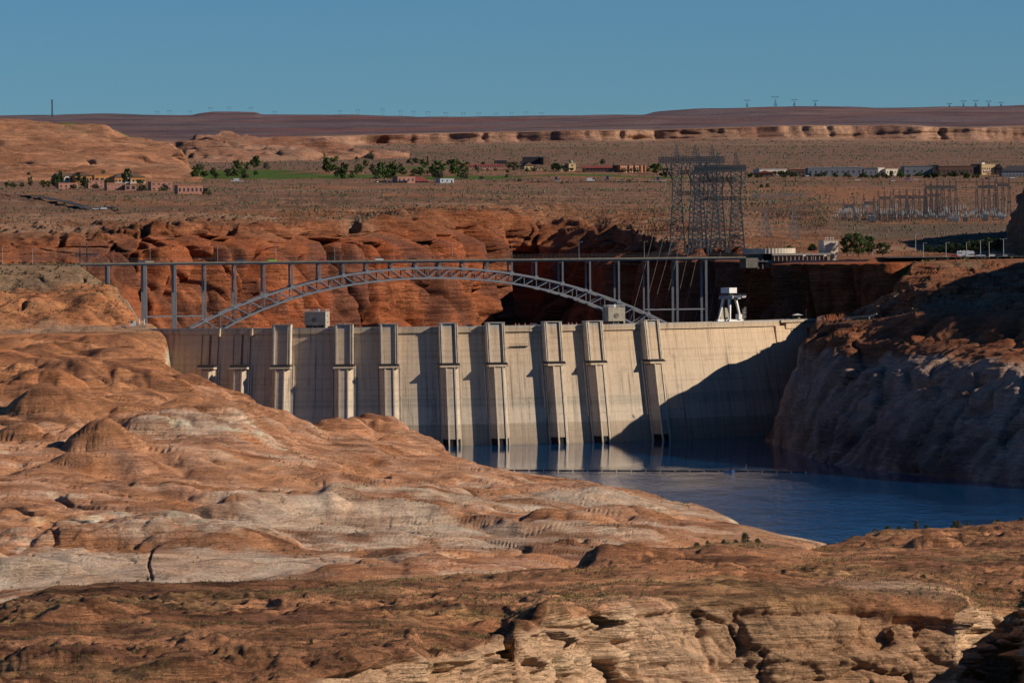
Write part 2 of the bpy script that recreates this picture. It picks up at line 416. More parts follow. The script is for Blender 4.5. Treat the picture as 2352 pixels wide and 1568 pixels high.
# the big rounded outcrops on the bench, where the photo shows them
def mound(G, px, py, D, rx, ry, h, rot=0.0, pw=1.6):
    c = at(px, py, D); dx = G[..., 0] - c[0]; dy = G[..., 1] - c[1]
    ca, sa = math.cos(rot), math.sin(rot)
    r = np.sqrt(((dx * ca + dy * sa) / rx) ** 2 + ((-dx * sa + dy * ca) / ry) ** 2) + 0.22 * pn(G[..., 0] / (rx * .8), G[..., 1] / (ry * .8), 0 * dx, int(px) % 50)
    r = np.maximum(r, 0)
    return h * np.clip(1 - r ** pw, 0, 1) ** 0.8
for m in ((470,1508,695,8,10,2.6,0.2),(400,1532,682,9,9,2.2,0),(600,1490,705,7,6,1.5,0),(450,1455,745,6,9,1.6,0),(160,1420,805,8,12,1.8,0.2),(250,1415,808,5,8,1.2,0),(90,1510,700,7,9,2.0,0.1),
          (210,1512,698,6,9,1.7,0.1),(30,1565,660,6,6,1.6,0),(1400,1283,975,9,10,2.4,0.1),(1480,1280,985,9,9,1.8,0),(1590,1275,1000,10,9,1.4,0),(2150,1252,1030,7,5,2.8,0.5),(2190,1240,1050,5,6,1.5,0),
          (1300,1420,800,8,8,3.2,0.3),(1220,1450,772,8,7,2.2,0),(860,1507,716,12,8,1.4,0),(640,1440,760,9,6,0.9,0),(2290,1215,1110,10,8,1.2,0),(1700,1320,920,10,5,1.4,0.2),(1120,1428,790,6,5,1.0,0)):
    G[..., 2] += mound(G, *m) * flat * (1 + 0.25 * st)
wt = 0.5 + 0.5 * fbm(P0, 40, 3, 41)
C = mixc(RED, TAN, 0.55 * wt + 0.25)
C = mixc(C, DARK, sstep(-0.05, 0.4, fbm(P0 * np.array([.6, 1, 1]), 18, 3, 43)) * 0.8 * (1 - 0.6 * cliff))
C = mixc(C, SAND, flat * sstep(0.1, 0.4, fbm(P0 * np.array([0.5, 1, 1]), 45, 2, 45)) * 0.55)
C = mixc(C, (0.30, 0.215, 0.10), flat * sstep(0.05, 0.5, fbm(P0 * np.array([0.6, 1, 1]), 30, 3, 47)) * 0.45)
C = mixc(C, mixc((0.56, 0.405, 0.26), (0.43, 0.315, 0.215), 0.5 + 0.6 * fbm(P0, 9, 3, 49)), cliff * (0.8 + 0.2 * led))
C = mixc(C, (0.55, 0.42, 0.30), blob(P0, 2050, 1330, 900, 14, 18) * 0.5 + blob(P0, 1650, 1390, 835, 30, 9) * 0.35)
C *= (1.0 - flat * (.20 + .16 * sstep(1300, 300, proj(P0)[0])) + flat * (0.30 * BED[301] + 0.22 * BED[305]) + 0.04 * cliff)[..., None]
SHEETS['fore'] = G
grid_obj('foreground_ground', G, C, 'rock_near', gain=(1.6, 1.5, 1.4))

# ---- the lake shore: slickrock peninsula on the left ---------------------------------------
pxs = np.linspace(-70, 1965, 720)
Pn = [
 [('z',-70,1120,4),('z',1500,1230,0),('z',1800,1400,-6),('z',1965,1500,-8)],
 [(-70,1376,1205),(0,1365,1215),(100,1347,1230),(250,1338,1240),(500,1334,1245),(800,1326,1250),(1000,1322,1255),(1200,1312,1270),(1350,1288,1340),(1500,1268,1430),(1700,1247,1540),(1850,1253,1600),(1895,1248,1652),('z',1965,1660,-4)],
 [(-70,1270,1320),(150,1255,1340),(300,1245,1350),(500,1240,1360),(650,1245,1370),(800,1235,1400),(1000,1215,1450),(1200,1200,1520),(1400,1190,1600),(1550,1200,1640),(1700,1213,1660),(1800,1233,1660),(1895,1246.5,1665),('z',1965,1700,-5)],
 [(-70,1170,1450),(200,1150,1490),(400,1140,1500),(600,1150,1500),(800,1130,1580),(1000,1120,1680),(1200,1115,1800),(1350,1110,1860),(1450,1117,1880),(1510,1131,1890),(1600,1166,1800),(1700,1205,1700),(1800,1233,1672),(1895,1246,1674),('z',1965,1720,-6)],
 [(-70,1070,1620),(150,1050,1660),(300,1040,1700),(450,1040,1720),(600,1060,1720),(760,1060,1800),(900,1055,1900),(1000,1065,1980),(1100,1076,2030),(1200,1097,2010),(1300,1104,1960),(1400,1110,1910),(1510,1131,1900),('z',1600,1880,-1),('z',1700,1800,-3),('z',1895,1760,-6),('z',1965,1760,-8)],
 [(-70,960,1830),(150,940,1880),(300,940,1920),(450,945,1950),(560,962,1980),(680,988,2020),(760,1010,2050),(850,1008,2090),(935,1008,2130),(1000,1023,2160),(1060,1050,2120),(1100,1071,2080),('z',1200,2060,0),('z',1400,1990,-4),('z',1600,1960,-6),('z',1965,1900,-8)],
 [(-70,870,2080),(100,860,2110),(250,865,2120),(350,858,2150),(430,884,2180),(490,900,2200),(545,914,2210),(640,944,2220),(700,958,2225),(760,972,2220),(850,968,2200),(920,976,2192),(940,990,2185),(1000,1022,2178),('z',1080,2130,1),('z',1200,2100,-4),('z',1600,2020,-8),('z',1965,2000,-8)],
 [(-70,790,2350),(100,785,2380),(200,790,2400),(300,800,2400),(365,812,2420),(395,838,2400),(415,865,2300),(440,880,2210),('z',490,2235,37),('z',545,2250,28),('z',640,2260,18),('z',760,2270,8),('z',935,2240,6),('z',1000,2215,4),('z',1100,2150,-4),('z',1965,2100,-8)],
 [(-70,768,2460),(100,766,2470),(200,766,2475),(300,763,2490),(350,759,2505),(378,757,2516),(386,775,2508),(396,835,2470),('z',412,2400,22),('z',440,2280,5),('z',545,2280,-4),('z',760,2300,-6),('z',1965,2200,-8)],
 [(-70,764,2520),(100,762,2530),(300,759,2540),(350,757,2545),(372,757,2550),('z',384,2560,48),('z',396,2560,20),('z',412,2500,0),('z',440,2400,-6),('z',760,2400,-8),('z',1965,2300,-8)],
]
K = np.array([resample_px(r, pxs) for r in Pn])
G, kk = lay(K, [10, 70, 70, 70, 72, 66, 60, 26, 10])
G = blur_axis(G, 9, 0); G = blur_axis(G, 4, 1)
N = normals(G); kr = kk[:, None] + 0 * G[..., 0]; P0 = G.copy()
amp = sstep(0.5, 1.5, kr) * (1 - 0.75 * sstep(7.2, 8.2, kr))
dome = billow(P0 * np.array([1, 0.6, 1]), 46, 2, 61)
bigd = billow(P0 * np.array([1, 0.55, 1]), 120, 1, 67)
hi = sstep(25, 45, P0[..., 2]) * (1 - sstep(5.2, 6.0, kr) * sstep(300, 400, proj(P0)[0]))
px_, py_ = proj(P0)
low = sstep(0, 13, P0[..., 2])
d = amp * low * ((1.7 + 2.4 * hi) * dome + 4.6 * bigd + 0.6 * fbm(P0, 20, 3, 63))
st = beds(P0, d, 4.5, 65, 0.012, (0.05, 0.02), 4)
st2 = beds(P0, d, 2.0, 66, 0.02, (0.07, 0.02), 3)
d = d + amp * (0.9 * st + 0.5 * st2)
wraw = sum(a * blob(P0, *b) for a, b in ((1.2,(150,1290,1270,26,34)),(1.25,(300,1290,1280,40,30)),(1.3,(480,1275,1300,36,52)),(1.0,(540,1215,1410,20,46)),(1.0,(640,1185,1480,16,26)),(0.8,(330,1220,1390,14,26)),(1.1,(880,1185,1500,26,50)),(1.0,(990,1225,1420,30,44)),(0.7,(760,1215,1440,20,30)),
     (1.0,(1130,1170,1630,34,56)),(0.8,(1280,1150,1720,26,50)),(1.0,(1390,1140,1780,26,60)),(0.9,(540,950,1960,13,56)),(0.7,(480,990,1850,20,40)),(0.7,(1290,1235,1470,30,40)),(0.6,(1480,1165,1720,30,60)),(0.7,(400,975,1880,16,40)),(0.5,(20,1350,1225,18,20)),(0.6,(160,985,1820,20,30)),(0.7,(900,1280,1310,20,14)),(0.6,(1100,1265,1370,18,14)))) 
wm = sstep(0.4, 1.0, wraw)
sc1 = scarps(P0, 120, 9, 331, (0.42, 1.0), .15); sc2 = scarps(P0, 46, 7, 335, (0.4, 1.0), .2); rough = sstep(-0.3, 0.4, fbm(P0, 140, 2, 339))
bk, je = blocks(P0, (16, 34, 9), 341)
sc1, sc2, bk, je = [blur_axis(blur_axis(q, 1, 0), 4, 1) for q in (sc1, sc2, bk, je)]
d = d + amp * low * (0.35 + 0.8 * rough) * (1 - 0.55 * wm) * (1.7 * (sc1 - .45) + 0.8 * (sc2 - .45) + 0.7 * bk - 0.6 * je)
d = d - 1.8 * np.exp(-((px_ - 345 - 4 * np.sin(py_ / 9)) / 2.0) ** 2) * sstep(1246, 1262, py_) * sstep(1324, 1312, py_)
d = d - amp * low * 2.0 * crack(P0, 45, 0.035, 69) - amp * 0.5 * crack(P0, 12, 0.05, 70)
G = P0 + N * d[..., None]
for m in ((850,985,2195,22,22,6.5,0.1,3.0),(790,1000,2160,14,18,4,0,2.5),(245,1045,1690,15,26,8,0,1.5),(270,1075,1640,24,24,5,0,1.7),(100,880,2060,20,34,7,0,1.8),(40,850,2120,14,28,6,0,1.8),(170,845,2150,16,30,6,0,1.8),
          (330,858,2140,22,26,5.5,0,1.6),(432,872,2178,11,14,4.5,0,2.5),(70,1000,1750,20,26,5,0,1.7),(450,975,1880,34,40,6,0.2,1.8),(130,930,1900,22,30,6,0,1.8),(520,935,2000,30,36,5,-0.2,1.7),
          (70,1295,1280,16,16,4.5,0,1.8),(200,1230,1370,24,20,4,0,2.2),(430,1230,1380,34,34,5,0.2,2.0),(360,1215,1390,14,18,3,0,2.0),(570,1190,1450,22,30,4.5,0.2,1.9),(630,1170,1490,26,24,5,0,2.0),(880,1180,1510,30,34,4.5,0.2,1.8),
          (960,1225,1420,22,20,3,0,1.8),(1130,1160,1650,40,44,3.2,0.1,1.8),(1390,1140,1770,28,34,2.6,0,1.8),(1320,1210,1520,18,18,3,0,1.8),(1200,1270,1360,10,11,2.2,0,1.8),(900,1290,1300,16,14,2.4,0,1.8),(1110,1265,1365,12,11,2,0,1.8),
          (1345,1255,1420,9,10,1.8,0,1.8),(1250,1283,1330,8,9,1.5,0,1.8),(1000,1270,1340,12,12,1.8,0,1.8),(780,1275,1310,9,9,1.5,0,1.8),(740,1150,1520,16,10,4,0.3,2.4),(1500,1170,1700,18,22,2.5,0,1.8)):
    G[..., 2] += mound(G, *m) * (1 + 0.18 * st)
z = G[..., 2]
n1 = fbm(P0, 60, 3, 71); n2 = fbm(P0, 20, 3, 73)
C = mixc(RED, TAN, 0.45 + 0.6 * n1)
C = mixc(C, DARK, sstep(0.0, 0.5, fbm(P0 * np.array([.7, 1, 1]), 28, 3, 75)) * 0.75)
ring = sstep(46, 34, z + 9 * n1 + 5 * n2)                       # the bleached drawdown zone
C = mixc(C, PINK, ring * np.clip(0.5 + 0.6 * n2 + 0.35 * BED[331] + 0.2 * BED[335], 0, 1))
C = mixc(C, DARK, sstep(0.25, 0.9, dome + 0.5 * n2) * 0.55 * (1 - 0.5 * ring))
n3 = fbm(P0 * np.array([1, .5, 1]), 9, 2, 80)
bedt = BED[331]; bedt2 = BED[335]
white = sstep(0.0, 1.05, wraw + 0.45 * n2 + 0.25 * n3 + 0.35 * bedt + 0.25 * bedt2 - .1)
C = mixc(C, mixc((0.42, 0.325, 0.255), (0.44, 0.37, 0.31), 0.5 + 0.8 * n3), white * ring)
C = mixc(C, mixc(PALE, PINK, 0.4 + n1), sstep(9, 3, z + 3 * n2) * 0.55 * ring)
pit = sstep(0.12, 0.5, fbm(P0 * np.array([1, 0.7, 1]), 38, 2, 77)) * sstep(0.0, -0.2, dome)
C = mixc(C, SAND, pit * 0.8 * (1 - white * 0.7))
C = mixc(C, DARK, sstep(0.2, 0.7, strata(P0, 3.2, 79, 0.02)) * 0.45 * (1 - ring * 0.6))
C = mixc(C, (0.46, 0.37, 0.28), sstep(8, 3, np.abs(px_ - 391)) * sstep(790, 808, py_) * (P0[..., 1] > 2380) * (py_ < 862))   # the scaled face by the dam
C = C * (1.1 + 0.26 * bedt + 0.2 * bedt2)[..., None]
C = mixc(C, (0.19, 0.082, 0.048), np.clip(1.3 * blob(P0, 850, 985, 2195, 20, 20) * sstep(-.35, .1, n2), 0, .85))
SHEETS['shore'] = G
grid_obj('lake_shore_ground', G, C, 'rock_shore', gain=(1.55, 1.4, 1.22))

# ---- left abutment hill under the bridge end ------------------------------------------------
pxs = np.linspace(-70, 392, 190)
Lh = [
 [('z',-70,2475,54),('z',375,2485,54),('z',392,2490,30)],
 [(-70,760,2515),(100,759,2525),(200,762,2520),(260,758,2530),(335,750,2540),(372,757,2545),('z',392,2550,40)],
 [(-70,735,2550),(100,720,2560),(200,716,2560),(250,726,2560),(270,742,2555),(335,748,2550),(372,757,2552),('z',392,2560,30)],
 [(-70,690,2590),(100,690,2590),(180,690,2590),(225,682,2590),(255,692,2580),(300,735,2570),(335,747,2560),(372,757,2560),('z',392,2570,25)],
 [(-70,660,2640),(100,658,2640),(200,650,2650),(240,654,2650),(270,668,2640),(290,697,2620),(310,736,2600),(340,748,2590),(372,758,2580),('z',392,2590,15)],
 [(-70,609,2688),(100,608,2692),(185,611,2697),(240,650,2690),(268,668,2670),(292,700,2650),(312,738,2630),('z',340,2630,50),('z',372,2620,30),('z',392,2620,0)],
 [(-70,604,2765),(185,604,2765),('z',200,2765,85),('z',240,2730,40),('z',312,2700,20),('z',392,2660,-10)],
 [('z',-70,2790,60),('z',185,2790,60),('z',240,2760,20),('z',392,2700,-20)],
]
K = np.array([resample_px(r, pxs) for r in Lh])
G, kk = lay(K, [10, 26, 34, 26, 40, 10, 8]); G = blur_axis(G, 4, 0); G = blur_axis(G, 2, 1)
N = normals(G); kr = kk[:, None] + 0 * G[..., 0]; P0 = G.copy()
a = sstep(0.6, 1.4, kr) * (1 - sstep(4.4, 5.0, kr)) * sstep(372, 350, proj(P0)[0])
stp = beds(P0, 0 * P0[..., 0], 6.0, 85, 0.01); d = a * (2.6 * billow(P0, 30, 2, 81) + 1.5 * stp + 0.9 * fbm(P0, 9, 3, 83) - 3 * crack(P0, 25, 0.06, 84))
d = d + (1 - a) * 0.25 * fbm(P0, 9, 2, 86) * sstep(0.5, 1, kr) * (kr < 4.6)
G = P0 + N * d[..., None]
C = mixc((0.40, 0.18, 0.09), TAN, 0.4 + 0.7 * fbm(P0, 25, 3, 87)); C = mixc(C, DARK, sstep(0.1, 0.5, fbm(P0, 14, 3, 88)) * 0.6)
C = mixc(C, (0.21, 0.165, 0.12), sstep(3.6, 4.1, kr + 0.5 * fbm(P0, 30, 2, 89)) * 0.85)       # graded fill below the road
C = mixc(C, (0.30, 0.225, 0.175), sstep(1.5, 1.0, kr + 0.3 * fbm(P0, 20, 2, 90)) * 0.8)         # gravel lot
SHEETS['left'] = G
grid_obj('abutment_ground', G, C, 'rock_shore', gain=(1.55, 1.4, 1.2))

# ---- canyon walls behind the bridge, the plain, the far mesa --------------------------------
pxs = np.linspace(-90, 2450, 820)
Bk = [
 [(-90,810,2720),(200,810,2790),(333,810,2830),(600,810,2890),(900,810,2990),(1100,810,3110),(1180,810,3260),(1300,810,3180),(1500,810,3010),(1700,810,2850),(1760,810,2825),(1900,810,2790),(2100,810,2770),(2450,810,2750)],
 [(-90,602,2800),(0,600,2815),(200,592,2850),(333,577,2880),(420,562,2900),(600,572,2950),(760,562,3015),(900,562,3065),(1060,562,3145),(1150,566,3235),(1200,590,3330),(1300,606,3250),(1420,610,3095),(1530,603,2975),(1620,600,2905),(1712,602,2860),(1760,608,2830),(1850,606,2800),(1990,605,2770),(2050,603,2765),(2200,597,2795),(2450,595,2790)],
 [(-90,560,2870),(0,555,2885),(200,545,2930),(333,520,2945),(420,518,2965),(600,520,3020),(760,520,3085),(830,515,3115),(900,497,3155),(1060,490,3250),(1150,494,3320),(1250,507,3390),(1350,517,3340),(1450,532,3210),(1540,564,3030),(1640,580,2940),(1712,588,2905),(1850,598,2850),(2050,595,2850),(2200,589,2862),(2450,587,2862)],
 [(-90,505,3150),(400,496,3150),(800,482,3300),(1100,476,3400),(1300,476,3500),(1500,482,3450),(1600,502,3300),(1700,527,3150),(1850,542,3120),(2000,552,3080),(2100,552,3050),(2300,548,3050),(2450,555,3000)],
 [(-90,455,3600),(400,455,3600),(1000,450,3700),(1500,448,3800),(1700,457,3700),(1900,497,3300),(2000,512,3260),(2310,508,3260),(2450,505,3260)],
 [(-90,436,3850),(400,440,3800),(1000,432,3900),(1500,430,4000),(1700,436,3900),(1900,462,3560),(2000,470,3500),(2310,466,3500),(2450,462,3500)],
 [(-90,418,4150),(400,425,4050),(800,415,4150),(1200,406,4250),(1700,409,4250),(2450,409,4250)],
 [(-90,400,4450),(400,395,4500),(800,386,4550),(1200,383,4650),(1700,389,4650),(2450,389,4650)],
 [(-90,352,5700),(700,356,5550),(800,352,5600),(900,345,5800),(1200,338,6000),(1700,334,6150),(2450,338,6150)],
 [(-90,345,6000),(800,335,6100),(870,330,6200),(1150,327,6300),(1400,322,6350),(1700,316,6400),(2000,319,6400),(2150,322,6400),(2450,326,6400)],
 [(-90,327,6012),(430,324,6070),(800,311,6112),(1000,305,6260),(1200,302,6318),(1500,298,6368),(1800,289,6416),(2050,287,6416),(2200,294,6416),(2450,286,6416)],
 [(-90,300,7200),(1000,295,7200),(1500,280,7200),(2450,270,7300)],
 [(-90,281,8500),(600,281,8600),(1200,282,8600),(1450,268,8600),(2450,258,8600)],
 [(-90,272,9000),(600,272,9000),(1200,273,9000),(1480,264,9000),(1600,255,9000),(2450,250,9000)],
 [(-90,263,9800),(200,262,9800),(440,263,9800),(460,258,9800),(490,253,9800),(590,254,9800),(600,261,9800),(730,261,9800),(800,263,9800),(960,267,9800),(1080,267,9800),(1200,263,9800),(1300,265,9800),(1480,263,9800),(1500,257,9800),(1600,250,9800),(1750,244,9800),(1900,242,9800),(2080,245,9800),(2280,244,9800),(2352,239,9800),(2450,237,9800)],
 [('z',-90,10500,200),('z',2450,10500,200)],
]
K = np.array([resample_px(r, pxs) for r in Bk])
G, kk = lay(K, [96, 40, 34, 26, 14, 16, 12, 24, 8, 30, 10, 10, 8, 10, 3])
G = blur_axis(G, 2, 0); G = blur_axis(G, 3, 1)
N = normals(G); kr = kk[:, None] + 0 * G[..., 0]; P0 = G.copy(); px_, py_ = proj(P0)
rw_ = sstep(1640, 1740, px_)
wall = sstep(0.0, 0.15, kr) * (1 - sstep(1.35 - .65 * rw_, 1.95 - .75 * rw_, kr)); rim = sstep(1.0, 1.8, kr) * (1 - sstep(2.5, 3.4, kr))
plainm = sstep(2.5, 3.4, kr) * (1 - sstep(8.0, 8.6, kr)); band = sstep(8.6, 9.0, kr) * (1 - sstep(10.0, 10.5, kr)); mesa = sstep(10.0, 10.6, kr)
rightw = sstep(1690, 1760, px_)
Nh_ = N * np.array([1, 1, 0.0]); Nh_ /= np.linalg.norm(Nh_, axis=-1)[..., None] + 1e-6; wq = (sstep(1.9, 1.5, kr))[..., None]; N = N * (1 - wq) + Nh_ * wq
sw = strata(P0, 16, 91, 0.004, (0.03, 0.01)); sw2 = strata(P0, 5, 92, 0.008, (0.08, 0.02))
sw_ = beds(P0, 0 * sw, 16, 91, 0.004, (0.03, 0.01), 4); sw2_ = beds(P0, 0 * sw, 6, 92, 0.008, (0.08, 0.02), 4)
nw = np.searchsorted(kk, 3.2); bw1 = np.zeros_like(sw); jw1 = bw1.copy(); bw2 = bw1.copy(); jw2 = bw1.copy()
bw1[:nw], jw1[:nw] = blocks(P0[:nw], (44, 60, 240), 351); bw2[:nw], jw2[:nw] = blocks(P0[:nw], (17, 26, 44), 355)
bw2, jw2 = [blur_axis(q, 2, 1) for q in (bw2, jw2)]
d = wall * (6 * fbm(P0, 130, 2, 93) + 11 * bw1 - 6 * jw1 + 2.2 * bw2 - 1.4 * jw2 - 17 * crack(P0, 70, 0.055, 95, 0.12) - 8 * crack(P0, 32, 0.05, 96, 0.15) + 0.7 * sw_ + 0.6 * sw2_ + 1.6 * fbm(P0, 12, 3, 97))
gr = np.exp(-(np.linalg.norm(np.gradient(P0, axis=0), axis=-1) / 5.0) ** 2)
d = d + rim * (1 - 0.85 * rightw) * (1.2 * billow(P0, 60, 2, 98) + 2.6 * scarps(P0, 120, 7, 365, (.5, 1)) + gr * (2.4 * bw2 - 1.2 * jw2 + 1.5 * billow(P0, 24, 2, 99) + 1.8 * sw2_ - 5 * crack(P0, 45, 0.06, 100)))
for cx_, w_, y0_, y1_, dp_ in ((335, 9, 520, 760, 26), (418, 5, 600, 690, 16), (475, 4, 640, 720, 12), (530, 11, 520, 700, 24), (612, 4, 560, 660, 10), (690, 5, 590, 740, 12), (818, 11, 512, 610, 26), (866, 7, 560, 750, 20), (905, 4, 540, 640, 12), (1005, 6, 540, 700, 14), (1075, 5, 520, 640, 12), (1110, 9, 600, 740, 16), (1235, 8, 500, 580, 14), (260, 6, 560, 660, 14), (140, 7, 545, 600, 12)):
    wob_ = 7 * pn(px_ * 0 + cx_, py_ / 38, 0 * px_, 5) + 0.05 * (py_ - 620)
    d = d - dp_ * np.exp(-(np.abs(px_ - cx_ - wob_) / w_) ** 3) * sstep(y0_ - 6, y0_ + 14, py_) * sstep(y1_ + 10, y1_ - 25, py_) * sstep(2.4, 1.8, kr)
fillz = sstep(1880, 1960, px_) * sstep(2.6, 3.0, kr) * (1 - sstep(4.9, 5.2, kr))
d = d + plainm * (1 - 0.85 * fillz) * (1.3 * fbm(P0, 120, 3, 101) + 0.9 * fbm(P0, 60, 2, 102) + 1.8 * scarps(P0, 160, 6, 361, (0.45, 1.0)) * sstep(5.0, 3.4, kr))
Fl = P0 * np.array([1, 0, 0.12]); top_ = 0.35 + 0.65 * sstep(10.1, 9.7, kr)
N = np.where(band[..., None] > .02, np.array([0.25, -0.968, 0.0]), N)
flute = 34 * fbm(Fl, 240, 2, 104) + 17 * fbm(Fl, 90, 3, 105) + 7 * fbm(Fl, 26, 2, 109) - 13 * crack(Fl, 210, 0.08, 106, 1.0) - 9 * crack(Fl, 60, 0.09, 108, 1.0)
d = d + band * (flute + 16 * sstep(9.5, 9.0, kr) * (0.5 + fbm(Fl, 50, 2, 110)) + 4 * np.tanh(3 * strata(P0, 9, 107, 0.004)))
d = d + mesa * (4 * fbm(P0, 260, 3, 108) + 3.0 * beds(P0, 0 * kr, 25, 109, 0.0015))
G = P0 + N * d[..., None]
w1 = fbm(P0, 90, 3, 111); w2 = fbm(P0, 30, 3, 112)
Cw = mixc((0.32, 0.115, 0.052), (0.35, 0.16, 0.082), 0.45 + 0.7 * w2 + 0.3 * sw)
Cw = mixc(Cw, (0.15, 0.085, 0.066), sstep(-0.1, 0.3, fbm(P0 * np.array([1, 1, 0.3]), 38, 3, 113)) * 0.75)      # desert varnish
Cr = mixc((0.32, 0.165, 0.092), (0.22, 0.10, 0.052), 0.5 + 0.8 * w2 + .4 * BED[365]); Cr = mixc(Cr, (0.42, 0.28, 0.18), sstep(0.15, 0.5, w1) * 0.6)
Cp = mixc((0.255, 0.145, 0.09), (0.195, 0.13, 0.088), 0.5 + 0.9 * w2); Cp = Cp * (1 + 0.25 * BED[361] * sstep(5.5, 4.5, kr))[..., None]; Cp = mixc(Cp, (0.34, 0.165, 0.088), sstep(0.15, 0.55, fbm(P0 * np.array([0.5, 1, 1]), 120, 3, 114)) * 0.75)
Cp = mixc(Cp, (0.185, 0.125, 0.095), sstep(6.4, 7.6, kr) * 0.7)
Cb = mixc((0.36, 0.225, 0.15), (0.19, 0.10, 0.075), 0.35 + 0.8 * fbm(P0, 130, 3, 115)); 
Cm = mixc((0.185, 0.135, 0.145), (0.22, 0.105, 0.095), sstep(0.0, 0.5, strata(P0, 30, 116, 0.001) + 0.4 * fbm(P0, 300, 2, 117))); Cm = mixc(Cm, (0.175, 0.135, 0.14), 0.3 + 0.6 * fbm(P0 * np.array([.35, 1, 1]), 400, 3, 118)); Cm = mixc(Cm, (0.25, 0.10, 0.085), sstep(0.15, 0.55, fbm(P0 * np.array([.25, 1, 3]), 220, 3, 128)) * 0.7); Cm = mixc(Cm, (0.085, 0.07, 0.085), sstep(0.05, 0.4, fbm(P0 * np.array([.3, 1, 2]), 130, 3, 129)) * 0.75); Cm = mixc(Cm, (0.30, 0.20, 0.155), sstep(0.3, 0.6, fbm(P0 * np.array([.3, 1, 2]), 170, 3, 130)) * 0.6)  # mesa rock, its purple-grey partly distance haze put into the colour
C = mixc(Cw, Cr, sstep(1.0, 1.9, kr)); C = mixc(C, Cp, sstep(2.6, 3.5, kr)); C = mixc(C, Cb, sstep(8.6, 8.95, kr)); C = mixc(C, Cm, sstep(9.95, 10.2, kr))
C = mixc(C, (0.155, 0.12, 0.085), fillz * sstep(2.9, 3.2, kr) * sstep(4.05, 3.8, kr) * 0.9)                           # the switchyard embankment
# watered fairways of the golf course
gn = 0.35 * fbm(P0, 60, 2, 119)
green = np.maximum.reduce([sstep(0.42, 0.62, blob(P0, 540, 398, 4400, 75, 200) + gn), sstep(0.42, 0.62, blob(P0, 690, 404, 4280, 95, 75) + gn), sstep(0.42, 0.62, blob(P0, 860, 405, 4270, 95, 75) + gn), sstep(0.45, 0.62, blob(P0, 990, 405, 4250, 95, 70) + gn),
     sstep(0.42, 0.62, blob(P0, 1430, 404, 4280, 100, 60) + gn), sstep(0.45, 0.62, blob(P0, 360, 410, 4200, 50, 60) + gn), sstep(0.45, 0.62, blob(P0, 480, 355, 5500, 75, 70) + gn), sstep(0.45, 0.62, blob(P0, 1180, 405, 4260, 60, 22) + gn), sstep(0.45, 0.6, blob(P0, 1000, 384, 4620, 90, 60) + gn)])
C = mixc(C, mixc(GREEN, (0.09, 0.13, 0.03), 0.5 + w2), green)
SHEETS['back'] = G; kkB = kk; GREENM = green
nA, nB, nC = np.searchsorted(kk, 2.0), np.searchsorted(kk, 8.0), np.searchsorted(kk, 10.0)
grid_obj('canyon_wall', G[:nA + 1], C[:nA + 1], 'rock_wall', gain=(1.3, 1.03, 0.9))
grid_obj('desert_plain', G[nA:nB + 1], C[nA:nB + 1], 'rock_cliff', gain=(1.22, 1.13, 1.1))
grid_obj('cliff_terrain', G[nB:nC + 1], C[nB:nC + 1], 'rock_far', gain=(1.4, 1.35, 1.3))
grid_obj('mesa_terrain', G[nC:], C[nC:], 'rock_far')

# ---- sandstone hill at the left, domes behind the golf course --------------------------------
def hill(name, rows, counts, pxr, n, L, A, seed, Cfun):
    pxs = np.linspace(*pxr, n)
    K = np.array([resample_px(r, pxs) for r in rows]); G, kk = lay(K, counts); G = blur_axis(G, 3, 0); G = blur_axis(G, 2, 1)
    N = normals(G); P0 = G.copy(); kr = kk[:, None] + 0 * G[..., 0]
    e = sstep(0, 0.6, kr)
    st = strata(P0, L * 0.09, seed + 3, 0.004, (0.06, 0.0))
    d = e * (0.4 * A * billow(P0, L, 2, seed) + 0.4 * A * blur_axis(scarps(P0, L * 2.4, 8, seed + 5, (.4, 1), soft=.3), 2, 1) + 0.35 * A * fbm(P0, L * 0.35, 3, seed + 1) - 1.2 * A * crack(P0, L, 0.05, seed + 2, 0.4) + 0.3 * A * beds(P0, 0 * kr, L * 0.09, seed + 3, 0.004, (0.06, 0.0)))
    G = P0 + N * d[..., None]
    SHEETS[name] = G
    return grid_obj(name, G, Cfun(P0, kr, st), 'rock_cliff', gain=(1.45, 1.35, 1.25))
def chill(P, kr, st):
    C = mixc((0.335, 0.16, 0.09), (0.38, 0.21, 0.13), 0.5 + 0.8 * fbm(P, 90, 3, 121)); C = mixc(C, (0.34, 0.17, 0.10), sstep(0.1, 0.6, st) * 0.5)
    C = mixc(C, (0.20, 0.16, 0.10), sstep(0.2, 0.5, fbm(P, 50, 3, 122)) * 0.6 * sstep(2.2, 3.2, kr))
    C = C * (1 + 0.22 * BED[136])[..., None]
    return mixc(C, GREEN, sstep(3.3, 3.7, kr) * sstep(0.0, 0.3, fbm(P, 120, 2, 123) + 0.1) * 0.9)
hill('hill_sandstone', [
 [(-90,424,4120),(300,420,4150),(462,424,4150)],
 [(-90,400,4250),(300,404,4250),(400,412,4230),(462,420,4200)],
 [(-90,332,4500),(200,347,4500),(330,357,4480),(400,378,4400),(440,398,4330),(462,418,4260)],
 [(-90,286,4700),(0,284,4700),(100,291,4720),(200,291,4750),(243,292,4750),(256,304,4720),(280,312,4700),(330,323,4680),(395,332,4650),(415,352,4550),(440,394,4400),(462,416,4300)],
 [(-90,268,4950),(60,276,4950),(110,282,4950),(240,290,4900),(256,303,4850),(280,311,4830),(330,322,4820),(395,331,4800),(415,351,4700),(440,393,4500),(462,415,4350)],
 [('z',-90,5300,170),('z',240,5200,170),('z',395,5000,165),('z',462,4500,160)]], [10, 46, 40, 14, 6], (-90, 462), 210, 90, 5.0, 131, chill)
